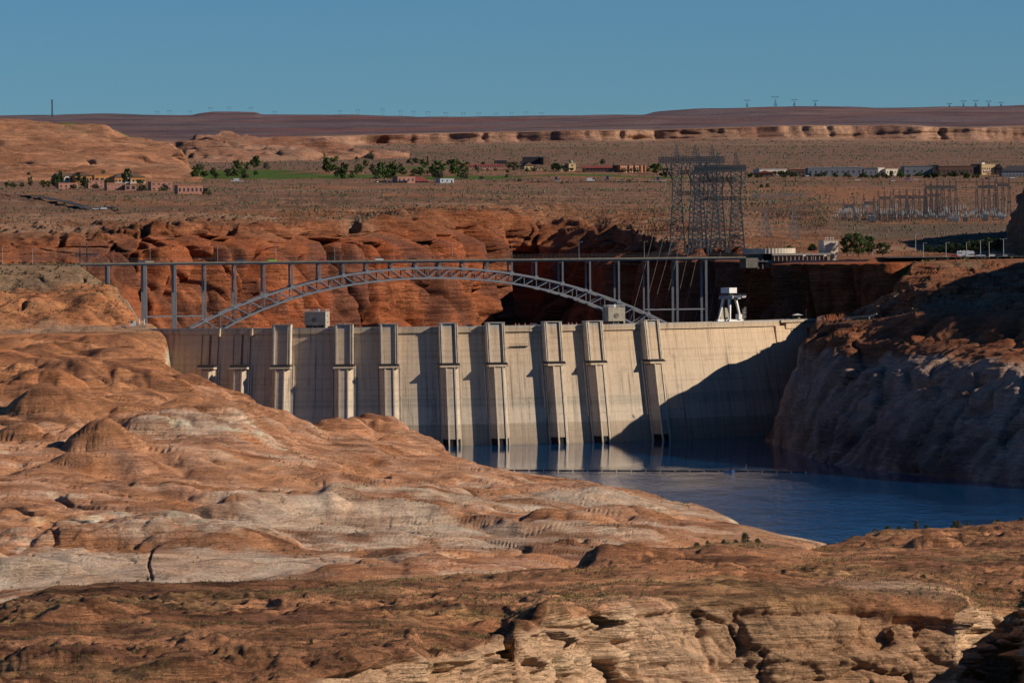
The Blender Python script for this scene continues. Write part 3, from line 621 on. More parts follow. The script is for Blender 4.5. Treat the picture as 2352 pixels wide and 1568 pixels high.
hill('hill_dome', [
 [(380,378,5000),(650,372,5050),(940,368,5150)],
 [(380,362,5150),(450,352,5200),(600,350,5200),(700,352,5200),(850,358,5200),(890,362,5220),(940,367,5240)],
 [(380,345,5400),(420,332,5400),(450,320,5450),(520,313,5500),(600,321,5450),(640,324,5450),(700,318,5500),(750,322,5450),(800,333,5400),(850,346,5350),(885,358,5300),(940,366,5300)],
 [('z',380,5800,170),('z',600,5900,170),('z',940,5700,170)]], [14, 44, 6], (380, 940), 220, 110, 9.0, 141,
 lambda P, kr, st: mixc(mixc((0.36, 0.215, 0.145), (0.27, 0.13, 0.085), 0.5 + 0.8 * fbm(P, 90, 3, 143)), (0.25, 0.17, 0.125), sstep(0.1, 0.5, fbm(P, 60, 3, 144)) * 0.6))

# ---- the right bank: cliff over the lake, benches up to the visitor centre -------------------
def knots(rows, n, counts):
    """rows with matching points -> grid; t spaced by the mean length of each interval"""
    Kk = []
    for r in rows:
        Kk.append([zrow(*q[1:]) if q[0] == 'z' else (tuple(at_z(q[0], q[1], 0.0)) if q[2] is None else tuple(at(*q))) for q in r])
    Kk = np.array(Kk, float)
    seg = np.linalg.norm(np.diff(Kk, axis=1), axis=-1).mean(0); seg = np.maximum(seg ** 0.8, 1); t = np.concatenate([[0], np.cumsum(seg)]); t /= t[-1]
    tt = np.linspace(0, 1, n)
    R_ = np.stack([np.stack([np.interp(tt, t, Kk[i, :, k]) for k in range(3)], -1) for i in range(len(rows))])
    return lay(R_, counts)
Rr = [  # last point of each row: unseen hill, added and raised to shade the benches
 [('z',1960,2720,-12),('z',1752,2520,-12),('z',1850,2330,-12),('z',1890,2255,-12),('z',2050,2150,-12),('z',2200,2085,-12),('z',2352,2020,-12),('z',2480,1970,-12),('z',2760,2000,-12)],
 [('z',1960,2715,0),(1752,1011,None),(1850,1049,None),(1890,1063,None),(2050,1086,None),(2200,1101,None),(2352,1116,None),(2480,1130,None),('z',2760,1960,0)],
 [('z',1960,2710,15),(1779,950,2500),(1860,957,2350),(1910,967,2295),(2060,988,2190),(2210,1002,2125),(2360,1012,2065),(2480,1015,2010),('z',2760,1990,20)],
 [('z',1960,2705,35),(1804,872,2500),(1875,862,2375),(1935,853,2325),(2080,853,2245),(2220,858,2185),(2365,863,2125),(2480,866,2080),('z',2760,2060,52)],
 [('z',1960,2700,52),(1843,786,2505),(1892,782,2410),(1955,777,2370),(2090,782,2300),(2230,792,2250),(2370,797,2200),(2480,800,2160),('z',2760,2140,80)],
 [('z',1960,2695,61),(1872,744,2530),(1935,737,2475),(2003,729,2445),(2100,716,2360),(2240,724,2310),(2375,722,2270),(2480,722,2230),('z',2760,2210,100)],
 [('z',1975,2760,62),(1880,739,2600),(1940,732,2580),(2010,724,2555),(2110,692,2460),(2240,687,2410),(2375,682,2370),(2480,680,2330),('z',2760,2310,138)],
 [('z',1990,2785,62),(1886,738,2680),(1952,729,2640),(2042,682,2575),(2120,662,2545),(2240,657,2530),(2375,642,2490),(2480,635,2460),('z',2760,2440,152)],
 [('z',2000,2800,50),('z',1890,2770,48),('z',1975,2750,52),(2078,640,2600),(2150,622,2610),(2250,617,2630),(2375,608,2640),(2480,600,2650),('z',2760,2570,150)],
 [('z',2010,2810,30),('z',1900,2800,20),('z',2010,2790,30),(2095,604,2640),(2172,598,2660),(2262,596,2690),(2375,594,2700),(2480,590,2760),('z',2760,2690,140)],
 [('z',2020,2830,10),('z',1910,2830,0),('z',2030,2830,30),(2100,600,2860),(2175,596,2860),(2265,594,2860),(2375,592,2860),(2480,589,2860),('z',2760,2860,112)],
]
G, kk = knots(Rr, 380, [4, 40, 44, 44, 24, 14, 24, 26, 20, 8])
G = blur_axis(G, 3, 0); G = blur_axis(G, 2, 1)
N = normals(G); N[N[..., 0] > 0.75] *= 1
kr = kk[:, None] + 0 * G[..., 0]; P0 = G.copy(); px_, py_ = proj(P0)
cl = sstep(0.9, 1.2, kr) * (1 - sstep(4.6, 5.2, kr)); up = sstep(4.8, 5.6, kr) * (1 - sstep(8.4, 9.0, kr))
inward = -np.sign(N[..., 0] * (-1) + N[..., 1] * (-0.6) + 1e-6)
Nf = N * np.where((N[..., 0] > 0.3) & (N[..., 2] < 0.9), -1.0, 1.0)[..., None]
z0_ = 0 * P0[..., 0]; s1 = beds(P0, z0_, 9, 151, 0.006, (0.02, 0.0), 4); s2 = beds(P0, z0_, 4.0, 152, 0.012, (0.1, 0.05), 4)
br1, jr1 = blocks(P0, (30, 42, 90), 371); br2, jr2 = blocks(P0, (14, 18, 6), 375)
d = cl * (2.2 * fbm(P0, 80, 2, 153) + 2.6 * br1 - 1.7 * jr1 + .35 * br2 - .2 * jr2 - 7 * crack(P0, 42, 0.07, 155, 0.12) + 0.7 * s1 + 0.45 * s2 + 0.8 * fbm(P0, 6, 3, 156))
gr = np.exp(-(np.linalg.norm(np.gradient(P0, axis=0), axis=-1) / 6.0) ** 2)
d = d + up * (0.8 * billow(P0, 45, 2, 157) + 1.4 * br1 + 0.9 * br2 - .5 * jr2 + 2.4 * s2 + gr * (1.2 * fbm(P0, 14, 3, 158) - 3 * crack(P0, 26, 0.06, 159)))
G = P0 + Nf * d[..., None]
z = G[..., 2]; r1 = fbm(P0, 40, 3, 161); r2 = fbm(P0, 14, 3, 162)
C = mixc((0.30, 0.105, 0.05), (0.36, 0.165, 0.085), 0.5 + 0.8 * r2); C = mixc(C, DARK, sstep(0.1, 0.5, fbm(P0, 22, 3, 163)) * 0.6)
C = mixc(C, mixc((0.54, 0.38, 0.29), (0.34, 0.215, 0.16), 0.4 + 1.1 * fbm(P0 * np.array([1, 1, .08]), 11, 3, 165) + .3 * r1), sstep(51.5, 48.5, z + 3 * r1 + 1.5 * r2))
C = mixc(C, (0.21, 0.135, 0.105), sstep(0.05, 0.4, r1 + 0.25 * r2 + 0.35 * blob(P0, 2000, 1050, 2230, 60, 90)) * sstep(22, 12, z) * 0.85)
C = mixc(C, (0.30, 0.22, 0.15), up * sstep(0.1, 0.5, fbm(P0, 30, 2, 164)) * 0.6)
SHEETS['right'] = G
grid_obj('right_bank_ground', G, C, 'rock_shore')
# knoll that closes the view at the right edge
Kn = [
 [(2282,592,2890),(2330,604,2830),(2420,612,2780),(2620,622,2760),(3200,622,2900)],
 [(2300,560,2930),(2340,562,2870),(2420,562,2810),(2620,562,2790),(3200,560,2930)],
 [(2318,518,2970),(2350,502,2910),(2420,482,2860),(2620,470,2840),(3200,450,2960)],
 [(2331,476,3010),(2360,452,2960),(2430,402,2910),(2620,360,2900),(3200,330,3000)],
 [(2352,427,3060),(2385,398,3030),(2445,352,3010),(2620,310,3010),(3200,280,3100)],
 [('z',2370,3150,110),('z',2420,3180,110),('z',2500,3200,110),('z',2650,3200,110),('z',3200,3300,110)],
]
G, kk = knots(Kn, 90, [22, 22, 22, 22, 8]); G = blur_axis(G, 3, 0); G = blur_axis(G, 2, 1); N = normals(G); P0 = G.copy()
s2 = strata(P0, 6, 171, 0.006)
G = P0 + N * (2.0 * billow(P0, 30, 2, 172) + 1.6 * np.tanh(3 * s2) + 1.0 * fbm(P0, 10, 3, 173))[..., None]
grid_obj('hill_knoll', G, mixc((0.36, 0.165, 0.088), (0.42, 0.23, 0.13), 0.5 + 0.8 * fbm(P0, 20, 3, 174)), 'rock_shore')

# ---- the lake --------------------------------------------------------------------------------
m, nt, b = node_mat('water')
g = nt.nodes.new('ShaderNodeNewGeometry').outputs['Position']
b.inputs['Base Color'].default_value = (0.0002, 0.048, 0.145, 1); b.inputs['Roughness'].default_value = 0.03; b.inputs['IOR'].default_value = 1.333; b.inputs['Specular IOR Level'].default_value = 0.33
rip = tex_noise(nt, mapping(nt, g, (0.35, 0.12, 1)), 1.0, 4, 0.65)
swell = tex_noise(nt, mapping(nt, g, (0.06, 0.02, 1)), 1.0, 3, 0.6)
wind = tex_noise(nt, mapping(nt, g, (0.008, 0.003, 1)), 1.0, 2, 0.5)
def mth(op, a, c):
    n = nt.nodes.new('ShaderNodeMath'); n.operation = op
    for i, v in enumerate((a, c)):
        if hasattr(v, 'is_output'): nt.links.new(v, n.inputs[i])
        else: n.inputs[i].default_value = v
    return n.outputs[0]
sep = nt.nodes.new('ShaderNodeSeparateXYZ'); nt.links.new(g, sep.inputs[0])
calm = nt.nodes.new('ShaderNodeMapRange'); nt.links.new(sep.outputs[1], calm.inputs[0])
calm.inputs[1].default_value = 2120; calm.inputs[2].default_value = 2260; calm.inputs[3].default_value = 1.0; calm.inputs[4].default_value = 0.10   # open water ruffled by wind, sheltered by the dam
amp_ = mth('MULTIPLY', calm.outputs[0], ramp(nt, wind, [(0.40, 0.12), (0.58, 1.0)]))
hgt = mth('ADD', mth('MULTIPLY', rip, 0.5), mth('MULTIPLY', swell, 1.2))
bn = nt.nodes.new('ShaderNodeBump'); bn.inputs['Distance'].default_value = 1.7; nt.links.new(hgt, bn.inputs['Height']); nt.links.new(amp_, bn.inputs['Strength']); nt.links.new(bn.outputs[0], b.inputs['Normal'])
MATS['water'] = m
lake = mesh_obj('lake_water', [(-420, 1000, 0), (700, 1000, 0), (700, 2800, 0), (-420, 2800, 0)], [(0, 1, 2, 3)], 'water'); lake['kind'] = 'structure'
# ------------------------------------------------------------------ the dam
RD, XC, YC = 274.0, -81.3, 2785.0
ZCREST = 62.0
def batter(z): return (ZCREST - z) / ZCREST * 11.0 if z < ZCREST else 0.0
def DW(th, t, n, z):
    """point beside the dam: angle along the arc, t metres to the right of it, n metres out from the upstream face, height"""
    r = RD + n + batter(z)
    return (XC + r * math.sin(th) + t * math.cos(th), YC - r * math.cos(th) + t * math.sin(th), z)
def theta_of(px, z=50.0, n=5.0):
    a = float(ray(px, 784)[0]); lo, hi = -0.8, 1.2
    for _ in range(50):
        m = (lo + hi) / 2; p = DW(m, 0, n, z)
        if p[0] / p[1] < a: lo = m
        else: hi = m
    return lo
m, nt, b = node_mat('concrete')
uv = nt.nodes.new('ShaderNodeUVMap'); uv.uv_map = 'UVMap'; u = uv.outputs[0]
pos = nt.nodes.new('ShaderNodeNewGeometry').outputs['Position']
sep = nt.nodes.new('ShaderNodeSeparateXYZ'); nt.links.new(u, sep.inputs[0])
hb = nt.nodes.new('ShaderNodeMapRange'); nt.links.new(sep.outputs[1], hb.inputs[0]); hb.inputs[1].default_value = -2; hb.inputs[2].default_value = 66
wob = tex_noise(nt, mapping(nt, u, (0.05, 0.4, 1)), 1.0, 3, 0.6)
def madd(a, c, op='ADD'):
    n = nt.nodes.new('ShaderNodeMath'); n.operation = op
    for i, v in enumerate((a, c)):
        if hasattr(v, 'is_output'): nt.links.new(v, n.inputs[i])
        else: n.inputs[i].default_value = v
    return n.outputs[0]
hz = madd(hb.outputs[0], madd(madd(wob, -0.5), 0.022, 'MULTIPLY'))
tide = ramp(nt, hz, [(0.0, (0.328, 0.264, 0.195)), (0.10, (0.393, 0.314, 0.231)), (0.19, (0.404, 0.331, 0.243)), (0.20, (0.546, 0.460, 0.355)), (0.30, (0.536, 0.449, 0.343)), (0.345, (0.404, 0.353, 0.272)), (0.36, (0.469, 0.399, 0.308)), (0.385, (0.393, 0.342, 0.260)),
                     (0.40, (0.502, 0.410, 0.308)), (0.62, (0.524, 0.415, 0.296)), (0.88, (0.536, 0.404, 0.272)), (0.93, (0.437, 0.348, 0.249)), (0.94, (0.372, 0.348, 0.308)), (1.0, (0.338, 0.326, 0.296))])
streak = tex_noise(nt, mapping(nt, u, (0.55, 0.02, 1)), 1.0, 5, 0.75)
blot = tex_noise(nt, mapping(nt, u, (0.12, 0.10, 1)), 1.0, 4, 0.65)
lift = tex_noise(nt, mapping(nt, u, (0.004, 0.55, 1)), 1.0, 3, 0.75)
grain = tex_noise(nt, pos, 0.9, 4, 0.7)
c = mixrgb(nt, tide, ramp(nt, streak, [(0.32, 0.22), (0.44, 0.9), (0.6, 1.1)]), 0.85, 'MULTIPLY')
c = mixrgb(nt, c, ramp(nt, blot, [(0.28, 0.55), (0.42, 1.0), (0.7, 1.1)]), 0.5, 'MULTIPLY')
c = mixrgb(nt, c, ramp(nt, lift, [(0.36, 0.72), (0.46, 1.0), (0.6, 1.06)]), 0.6, 'MULTIPLY')
c = mixrgb(nt, c, ramp(nt, grain, [(0.3, 0.85), (0.7, 1.12)]), 0.7, 'MULTIPLY')
# lift joints every 2.3 m, as the pours left them
wv = nt.nodes.new('ShaderNodeTexWave'); wv.wave_type = 'BANDS'; wv.bands_direction = 'Y'; wv.wave_profile = 'SAW'; wv.inputs['Scale'].default_value = 1.0 / 2.3 / 3.18 * 1.0
nt.links.new(u, wv.inputs['Vector'])
c = mixrgb(nt, c, ramp(nt, wv.outputs['Fac'], [(0.0, 0.6), (0.06, 1.0), (1.0, 1.0)]), 0.2, 'MULTIPLY')
nt.links.new(c, b.inputs['Base Color']); b.inputs['Roughness'].default_value = 0.9; b.inputs['Specular IOR Level'].default_value = 0.15
bump(nt, b, blot, 0.12, 0.5)
MATS['concrete'] = m
plain('steel_dark', (0.035, 0.037, 0.04), 0.6, 0.3, 0.3)
plain('rack_black', (0.012, 0.012, 0.014), 0.8)
plain('pier_concrete', (0.56, 0.48, 0.375), 0.9, 0.1, 0, 0.12, 2.5)
plain('rail_brown', (0.11, 0.06, 0.04), 0.7)

def uv_from(o, off, fn):
    me = o.data; l = me.uv_layers.new(name='UVMap')
    for lp in me.loops: l.data[lp.index].uv = fn(me.vertices[lp.vertex_index].co + off)
def dam_uv(p): return (math.atan2(p.x - XC, YC - p.y) * RD, p.z)
dam = thing('arch_dam', (XC, YC - RD, 0), 'curved pale concrete arch dam holding back the lake below the steel bridge', 'dam')
def dpart(mb, name, mat='concrete', parent=dam):
    o = mesh_obj(name, mb.v, mb.f, mat, None, False, np.array(dam.location))
    if mat == 'concrete': uv_from(o, Vector(dam.location), dam_uv)
    o.parent = parent; o.location = (0, 0, 0)
    return o
# monoliths, one per pour, with open joints
ths = np.linspace(math.radians(-24.5), math.radians(63), 36)
for i in range(len(ths) - 1):
    a, c_ = ths[i] + 0.00011, ths[i + 1] - 0.00011
    zs = [-6, 14, 34, 50, ZCREST - 3.0]; mb = MB(); v = []; prow = float(rng.normal(0, 0.05))
    for z in zs:
        v += [DW(a, 0, prow, z), DW((a + c_) / 2, 0, prow, z), DW(c_, 0, prow, z)]
    nb = len(v)
    for z in (zs[0], zs[-1]): v += [DW(a, 0, -9 - batter(z), z), DW(c_, 0, -9 - batter(z), z)]
    f = []
    for k in range(len(zs) - 1):
        q = 3 * k; f += [(q, q + 1, q + 4, q + 3), (q + 1, q + 2, q + 5, q + 4)]
    t = nb - 3; f += [(t, t + 1, t + 2, nb + 3, nb + 2), (nb, nb + 1, 2, 1, 0), (nb, nb + 2, nb + 3, nb + 1)]
    f += [tuple([3 * k for k in range(len(zs))][::-1] + [nb, nb + 2])[::-1], tuple([3 * k + 2 for k in range(len(zs))] + [nb + 3, nb + 1])[::-1]]
    mb.add(v, f); dpart(mb, 'monolith')
# crest: overhanging parapet beam and roadway
def arc_beam(n0, n1, z0, z1, a, c_, k=24):
    mb = MB(); v = []
    for i in range(k + 1):
        th = a + (c_ - a) * i / k
        v += [DW(th, 0, n0 - batter(z0), z0), DW(th, 0, n1 - batter(z0), z0), DW(th, 0, n1 - batter(z1), z1), DW(th, 0, n0 - batter(z1), z1)]
    f = [(0, 1, 2, 3), (4 * k + 3, 4 * k + 2, 4 * k + 1, 4 * k)]
    for i in range(k):
        q = 4 * i
        for j in range(4): f.append((q + j, q + 4 + j, q + 4 + (j + 1) % 4, q + (j + 1) % 4))
    return mb.add(v, f)
cuts = np.linspace(math.radians(-24.5), math.radians(56), 13)
for i in range(12):
    dpart(arc_beam(-0.4, 1.5, ZCREST - 2.9, ZCREST + 0.2, cuts[i], cuts[i + 1] - 0.0002, 4), 'parapet')
dpart(arc_beam(-9.0, -0.6, ZCREST - 2.6, ZCREST - 0.9, math.radians(-24.5), math.radians(63), 60), 'roadway')
dpart(arc_beam(-9.6, -9.02, ZCREST - 2.6, ZCREST + 0.2, math.radians(-24.5), math.radians(63), 60), 'parapet')
# the thick end block where the crest road leaves for the right bank
dpart(arc_beam(-9.0, 2.6, ZCREST - 1.2, ZCREST + 0.1, math.radians(56), math.radians(66), 6), 'deck_slab')
dpart(arc_beam(-4.0, 1.6, ZCREST - 4.6, ZCREST - 1.22, math.radians(57.5), math.radians(66), 6), 'girder')
mb = MB(); th = math.radians(55.3); mb.hexa([DW(th, t, n, z) for z in (44, ZCREST - 2.9) for t, n in ((-1.3, -1), (1.3, -1), (1.3, 1.3 if z > 50 else 0.1), (-1.3, 1.3 if z > 50 else 0.1))]); dpart(mb, 'bracket')

def tbox(mb, th, t0, t1, n0, n1, z0, z1):
    return mb.hexa([DW(th, t, n, z) for z in (z0, z1) for t, n in ((t0, n0), (t0, n1), (t1, n1), (t1, n0))][::1])
tower_px = [645, 789, 893, 1032, 1141, 1274, 1370, 1503]
ZL = 42.0
def lower_body(th, tw, s=1.0):
    pl = [(-5.0, 1.4), (-2.2, 6.6), (2.2, 6.6), (5.0, 1.4)]
    pl = [(t * s, n) for t, n in pl]
    for i in range(3):           # three faces of concrete panels between the piers
        (t0, n0), (t1, n1) = pl[i], pl[i + 1]
        for z0, z1 in ((3.6, 16.0), (16.06, 29.0), (29.06, ZL - 1.5)):
            mb = MB()
            mb.hexa([DW(th, t, n, z) for z in (z0, z1) for t, n in ((t0, n0), (t1, n1), (t1 * .6, n1 - 2.0), (t0 * .6, n0 - 1.2))]); dpart(mb, 'face_panel', parent=tw)
        mb = MB(); mb.hexa([DW(th, t, n, z) for z in (-3, 3.58) for t, n in ((t0 * .93, n0 - .55), (t1 * .93, n1 - .55), (t1 * .5, n1 - 2.0), (t0 * .5, n0 - 1.2))]); dpart(mb, 'trash_rack', 'rack_black', tw)
    for t, n in pl:
        mb = MB(); tbox(mb, th, t - .34, t + .34, n - .5, n + .42, -3, ZL - 1.02); dpart(mb, 'pier', 'pier_concrete', tw)
    for sgn in (-1, 1):
        mb = MB(); tbox(mb, th, sgn * 6.0 * s - .3, sgn * 6.0 * s + .3, 0.02, 1.0, 14, ZL + 0.5); dpart(mb, 'outer_rib', 'pier_concrete', tw)
    mb = MB(); tbox(mb, th, -5.4 * s, 5.4 * s, 0.05, 7.3, ZL - 1.0, ZL); dpart(mb, 'ledge_slab', parent=tw)
    mb = MB()
    for k in range(16):
        t = (-4.9 + 9.8 * k / 15) * s
        mb.hexa([DW(th, t + dt, n, z) for z, e in ((ZL + .02, 0), (ZL + 1.25, 1)) for dt, n in ((-.2, 4.7 - e * .2), (.2, 4.7 - e * .2), (.2, 6.9 - e * 1.7), (-.2, 6.9 - e * 1.7))])
    tbox(mb, th, -5.0 * s, 5.0 * s, 4.2, 5.2, ZL + .03, ZL + .9)
    dpart(mb, 'grating', 'steel_dark', tw)
def dam_sub(name): return empty_part(name, dam)
for i, px in enumerate(tower_px):
    th = theta_of(px); tw = dam_sub('intake_tower')
    ZT = ZCREST + 2.2
    mb = MB(); tbox(mb, th, -4.3, 4.3, 0.02, 4.3, ZL + 1.3, ZT - .4); dpart(mb, 'recessed_panel', parent=tw)
    for t0, t1, n in ((-4.95, -4.45, 4.9), (-4.2, -3.35, 5.2), (3.35, 3.75, 5.2), (4.25, 4.95, 5.0)):
        mb = MB(); tbox(mb, th, t0, t1, 0.03, n, ZL + 1.28, ZT - .42); dpart(mb, 'rib', 'pier_concrete', tw)
    mb = MB(); tbox(mb, th, -5.05, 5.05, -0.3, 5.35, ZT - .4, ZT); dpart(mb, 'cap', parent=tw)
    mb = MB(); tbox(mb, th, 3.8, 4.2, 0.03, 4.6, ZL + 1.28, ZT - .42); dpart(mb, 'guide_rail', 'rack_black', tw)
    lower_body(th, tw)
for px in (475, 550):
    th = theta_of(px); tw = dam_sub('outlet_bay')
    for t in (-4.6, -0.35, 0.35, 4.4):
        mb = MB(); tbox(mb, th, t - .12, t + .12, 0.01, 0.45, ZL + 1.3, ZCREST - 3.2); dpart(mb, 'guide_rail', 'rail_brown', tw)
    for t0, t1 in ((-4.45, -.5), (.5, 4.25)):
        mb = MB(); tbox(mb, th, t0, t1, 0.01, 0.25, ZL + 1.3, ZCREST - 3.1); dpart(mb, 'gate_panel', parent=tw)
    mb = MB(); tbox(mb, th, 4.9, 5.9, 0.0, 3.0, ZCREST - 3.9, ZCREST + .3); dpart(mb, 'crest_fin', parent=tw)
    lower_body(th, tw, 0.92)
# inspection walkway let into the face
th = theta_of(1195, 48, 1); mb = MB()
tbox(mb, th, -5, 5, 0.1, 1.3, 51.4, 51.55); dpart(mb, 'walkway', 'steel_dark')
mb = MB()
for k in range(9): tbox(mb, th, -5 + 1.25 * k - .04, -5 + 1.25 * k + .04, 1.2, 1.28, 51.55, 52.6)
tbox(mb, th, -5, 5, 1.2, 1.28, 52.55, 52.65); dpart(mb, 'walkway_rail', 'steel_dark')

# elevator houses on the crest
def crest_pt(px, n, z): th = theta_of(px, ZCREST, n); return DW(th, 0, n, z), th
plain('block_concrete', (0.36, 0.325, 0.255), 0.9, 0.1, 0, 0.12, 2.0)
plain('window_dark', (0.02, 0.022, 0.03), 0.25, 0.5)
plain('pale_metal', (0.62, 0.63, 0.62), 0.5, 0.4, 0, 0.08)
plain('bronze', (0.10, 0.095, 0.085), 0.5, 0.4, 0.3)
def elev(px, label, W, Dp, h, rz):
    p, th = crest_pt(px, -5.0, ZCREST - .9)
    t = thing('elevator_house', p, label, 'tower block', 'elevator houses on the dam crest')
    ca, sa = math.cos(rz), math.sin(rz)
    def L(x, y, z): return (p[0] + x * ca - y * sa, p[1] + x * sa + y * ca, p[2] + z)
    MB().box(L(0, 0, 2.6 + (h - 2.6) / 2), (W, Dp, h - 2.6), rz).build('upper_block', 'block_concrete', t)
    MB().box(L(-W * .07, 0.3, 1.3), (W * .8, Dp - 1.2, 2.58), rz).build('entrance_wall', 'window_dark', t)
    MB().box(L(W / 2 - .5, 0, 1.29), (.9, Dp, 2.57), rz).build('corner_pier', 'block_concrete', t)
    MB().box(L(-.2, -Dp / 2 + .82, 1.05), (2.6, .12, 2.1), rz).build('door', 'steel_dark', t)
    fr = MB()
    for x in (-1.65, 1.25): fr.box(L(x, -Dp / 2 + .75, 1.15), (.25, .3, 2.3), rz)
    fr.box(L(-.2, -Dp / 2 + .75, 2.4), (3.15, .3, .25), rz); fr.build('door_frame', 'block_concrete', t)
    for zz in (5.2, 8.6): MB().box(L(W / 2 + .01, 0.2, zz - 1.2), (.1, .9, 1.0), rz).build('window', 'window_dark', t)
    # round seal: ring and a plain relief inside it
    ring = MB(); R1, R2, n = 1.35, 1.12, 28; cz = 2.6 + (h - 2.6) * .40
    vs = []
    for k in range(n):
        a_ = 2 * math.pi * k / n
        for r_, y in ((R1, -Dp / 2 - .02), (R2, -Dp / 2 - .02), (R2, -Dp / 2 - .16), (R1, -Dp / 2 - .16)): vs.append(L(-.3 + r_ * math.cos(a_), y, cz + r_ * math.sin(a_)))
    fs = []
    for k in range(n):
        q, q2 = 4 * k, 4 * ((k + 1) % n)
        for j in range(4): fs.append((q + j, q2 + j, q2 + (j + 1) % 4, q + (j + 1) % 4))
    ring.add(vs, fs); ring.build('seal_ring', 'bronze', t)
    rel = MB()
    for x, z, w_, h_ in ((-.35, -.35, 1.0, .22), (0.05, -.05, 1.3, .2), (-.3, .3, .9, .3), (.3, .55, .5, .3), (-.1, -.7, .7, .2)): rel.box(L(-.3 + x, -Dp / 2 - .06, cz + z), (w_, .1, h_), rz)
    rel.build('seal_relief', 'bronze', t)
    rl = MB()
    for x in np.linspace(-W / 2 + .2, W / 2 - .2, 8):
        for y in (-Dp / 2 + .2, Dp / 2 - .2): rl.bar(L(x, y, h), L(x, y, h + 1.1), .09)
    for zz in (.55, 1.1):
        for y in (-Dp / 2 + .2, Dp / 2 - .2): rl.bar(L(-W / 2 + .2, y, h + zz), L(W / 2 - .2, y, h + zz), .08)
        for x in (-W / 2 + .2, W / 2 - .2): rl.bar(L(x, -Dp / 2 + .2, h + zz), L(x, Dp / 2 - .2, h + zz), .08)
    rl.build('roof_railing', 'pale_metal', t)
    MB().box(L(.5, 0, h + .7), (1.2, 1.0, 1.4), rz).build('roof_vent', 'pale_metal', t)
    return t
elev(729, 'grey concrete elevator block with round seal on the crest, its front in shade', 11.3, 9, 9.6, math.radians(-12))
elev(1410, 'sunlit concrete elevator block with round seal and roof railing on the crest', 9.8, 7.5, 10.0, math.radians(24))
# ------------------------------------------------------------------ steel arch bridge
m, nt, b = node_mat('bridge_steel')
g = nt.nodes.new('ShaderNodeNewGeometry').outputs['Position']
n_ = tex_noise(nt, g, 0.5, 5, 0.7)
nt.links.new(mixrgb(nt, (0.24, 0.255, 0.27), ramp(nt, n_, [(0.3, 0.8), (0.5, 1.0), (0.75, 1.12)]), 1.0, 'MULTIPLY'), b.inputs['Base Color'])
b.inputs['Roughness'].default_value = 0.5; b.inputs['Specular IOR Level'].default_value = 0.4; MATS['bridge_steel'] = m
plain('deck_concrete', (0.20, 0.185, 0.15), 0.9, 0.1, 0, 0.15, 3)
plain('fence_wire', (0.12, 0.12, 0.125), 0.6)
BYAW = math.radians(10.8); bdir = np.array([math.cos(BYAW), math.sin(BYAW), 0.0]); bn = np.array([-math.sin(BYAW), math.cos(BYAW), 0.0])
bC = at(950, 600, 2743.0); bC[2] = 0
def BP(s, z, off=-6.1): p = bC + bdir * s + bn * off; return np.array([p[0], p[1], z])
def s_of(px, py=620, off=-6.1):
    a = float(ray(px, py)[0]); c = bC + bn * off
    return float((a * c[1] - c[0]) / (bdir[0] - a * bdir[1]))
def z_of(px, py, off=-6.1):
    s = s_of(px, py, off); p = BP(s, 0, off); return CAMZ + float(ray(px, py)[1]) * p[1]
ZG0, ZG1 = 95.15, 96.0
S0, S1 = s_of(183), s_of(1712)
bridge = thing('arch_bridge', BP(0, 60, 0), 'long grey steel arch bridge crossing the canyon behind the dam', 'bridge')
def barc(mb, name, mat, parent=bridge): return mb.build(name, mat, parent)
dk = MB(); dk.hexa([BP(s, z, o) for z in (ZG1, ZG1 + .55) for s, o in ((S0, -7.4), (S1, -7.4), (S1, 7.4), (S0, 7.4))]); dk = dk.build('deck', 'deck_concrete', bridge)
for o in (-6.1, 6.1):
    ss = np.linspace(S0, S1, 13)
    for i in range(12): obar('girder', BP(ss[i] + .03, (ZG0 + ZG1) / 2, o), BP(ss[i + 1] - .03, (ZG0 + ZG1) / 2, o), .9, ZG1 - ZG0 - .02, 'bridge_steel', bridge)
for o in (-7.25, 7.25):
    MB().hexa([BP(s, z, o + e) for z in (ZG1 + .57, ZG1 + 1.0) for s, e in ((S0, -.15), (S1, -.15), (S1, .15), (S0, .15))]).build('curb_rail', 'deck_concrete', dk)
    fm = MB()
    for s in np.arange(S0, S1, 2.4): fm.bar(BP(s, ZG1 + 1.2, o), BP(s, ZG1 + 3.4, o), .07)
    for z in (ZG1 + 1.9, ZG1 + 2.6, ZG1 + 3.4): fm.bar(BP(S0, z, o), BP(S1, z, o), .035)
    fm.build('fence', 'fence_wire', dk)['kind'] = 'stuff'
cols = [249, 333, 402, 471, 540, 607, 671, 734.5, 789, 843.8, 900.6, 956, 1010.5, 1065.7, 1119.7, 1176, 1231.8, 1292.5, 1355.3, 1421.5, 1488.8, 1555.5, 1622]
scol = [s_of(p) for p in cols]
tp = [(564.5,695),(609.5,677),(671,658),(734,642.5),(788,631),(843.6,622.4),(900.6,617.6),(956,613.6),(1010,612.7),(1065.7,615),(1119.7,620),(1176,627),(1232.5,636),(1294,650),(1355.6,668),(1423,690.5),(1490.6,720.5),(471,735)]
bp = [(564.5,729.5),(608,711.5),(669.5,687.5),(735.5,671),(788,658.4),(845,650),(902,644),(957.6,640),(1011.6,639.8),(1065.7,641.5),(1121,646.5),(1176.7,653),(1232.5,662),(1294,677),(1355.6,699.5),(1423,728)]
def fit(pts): return np.polyfit([s_of(*p) for p in pts], [z_of(*p) for p in pts], 4)
ft, fb = fit(tp), fit(bp)
zt = lambda s: float(np.polyval(ft, s)) - .5
zb = lambda s: float(np.polyval(fb, s)) + .4
nodes = []
for i in range(3, len(scol) - 3):
    nodes.append(scol[i]); nodes.append((scol[i] + scol[i + 1]) / 2)
nodes = nodes + [scol[len(scol) - 3]]
nodes = [scol[3] - 18.0, scol[3] - 9.0] + nodes + [scol[-3] + 9, scol[-3] + 18]
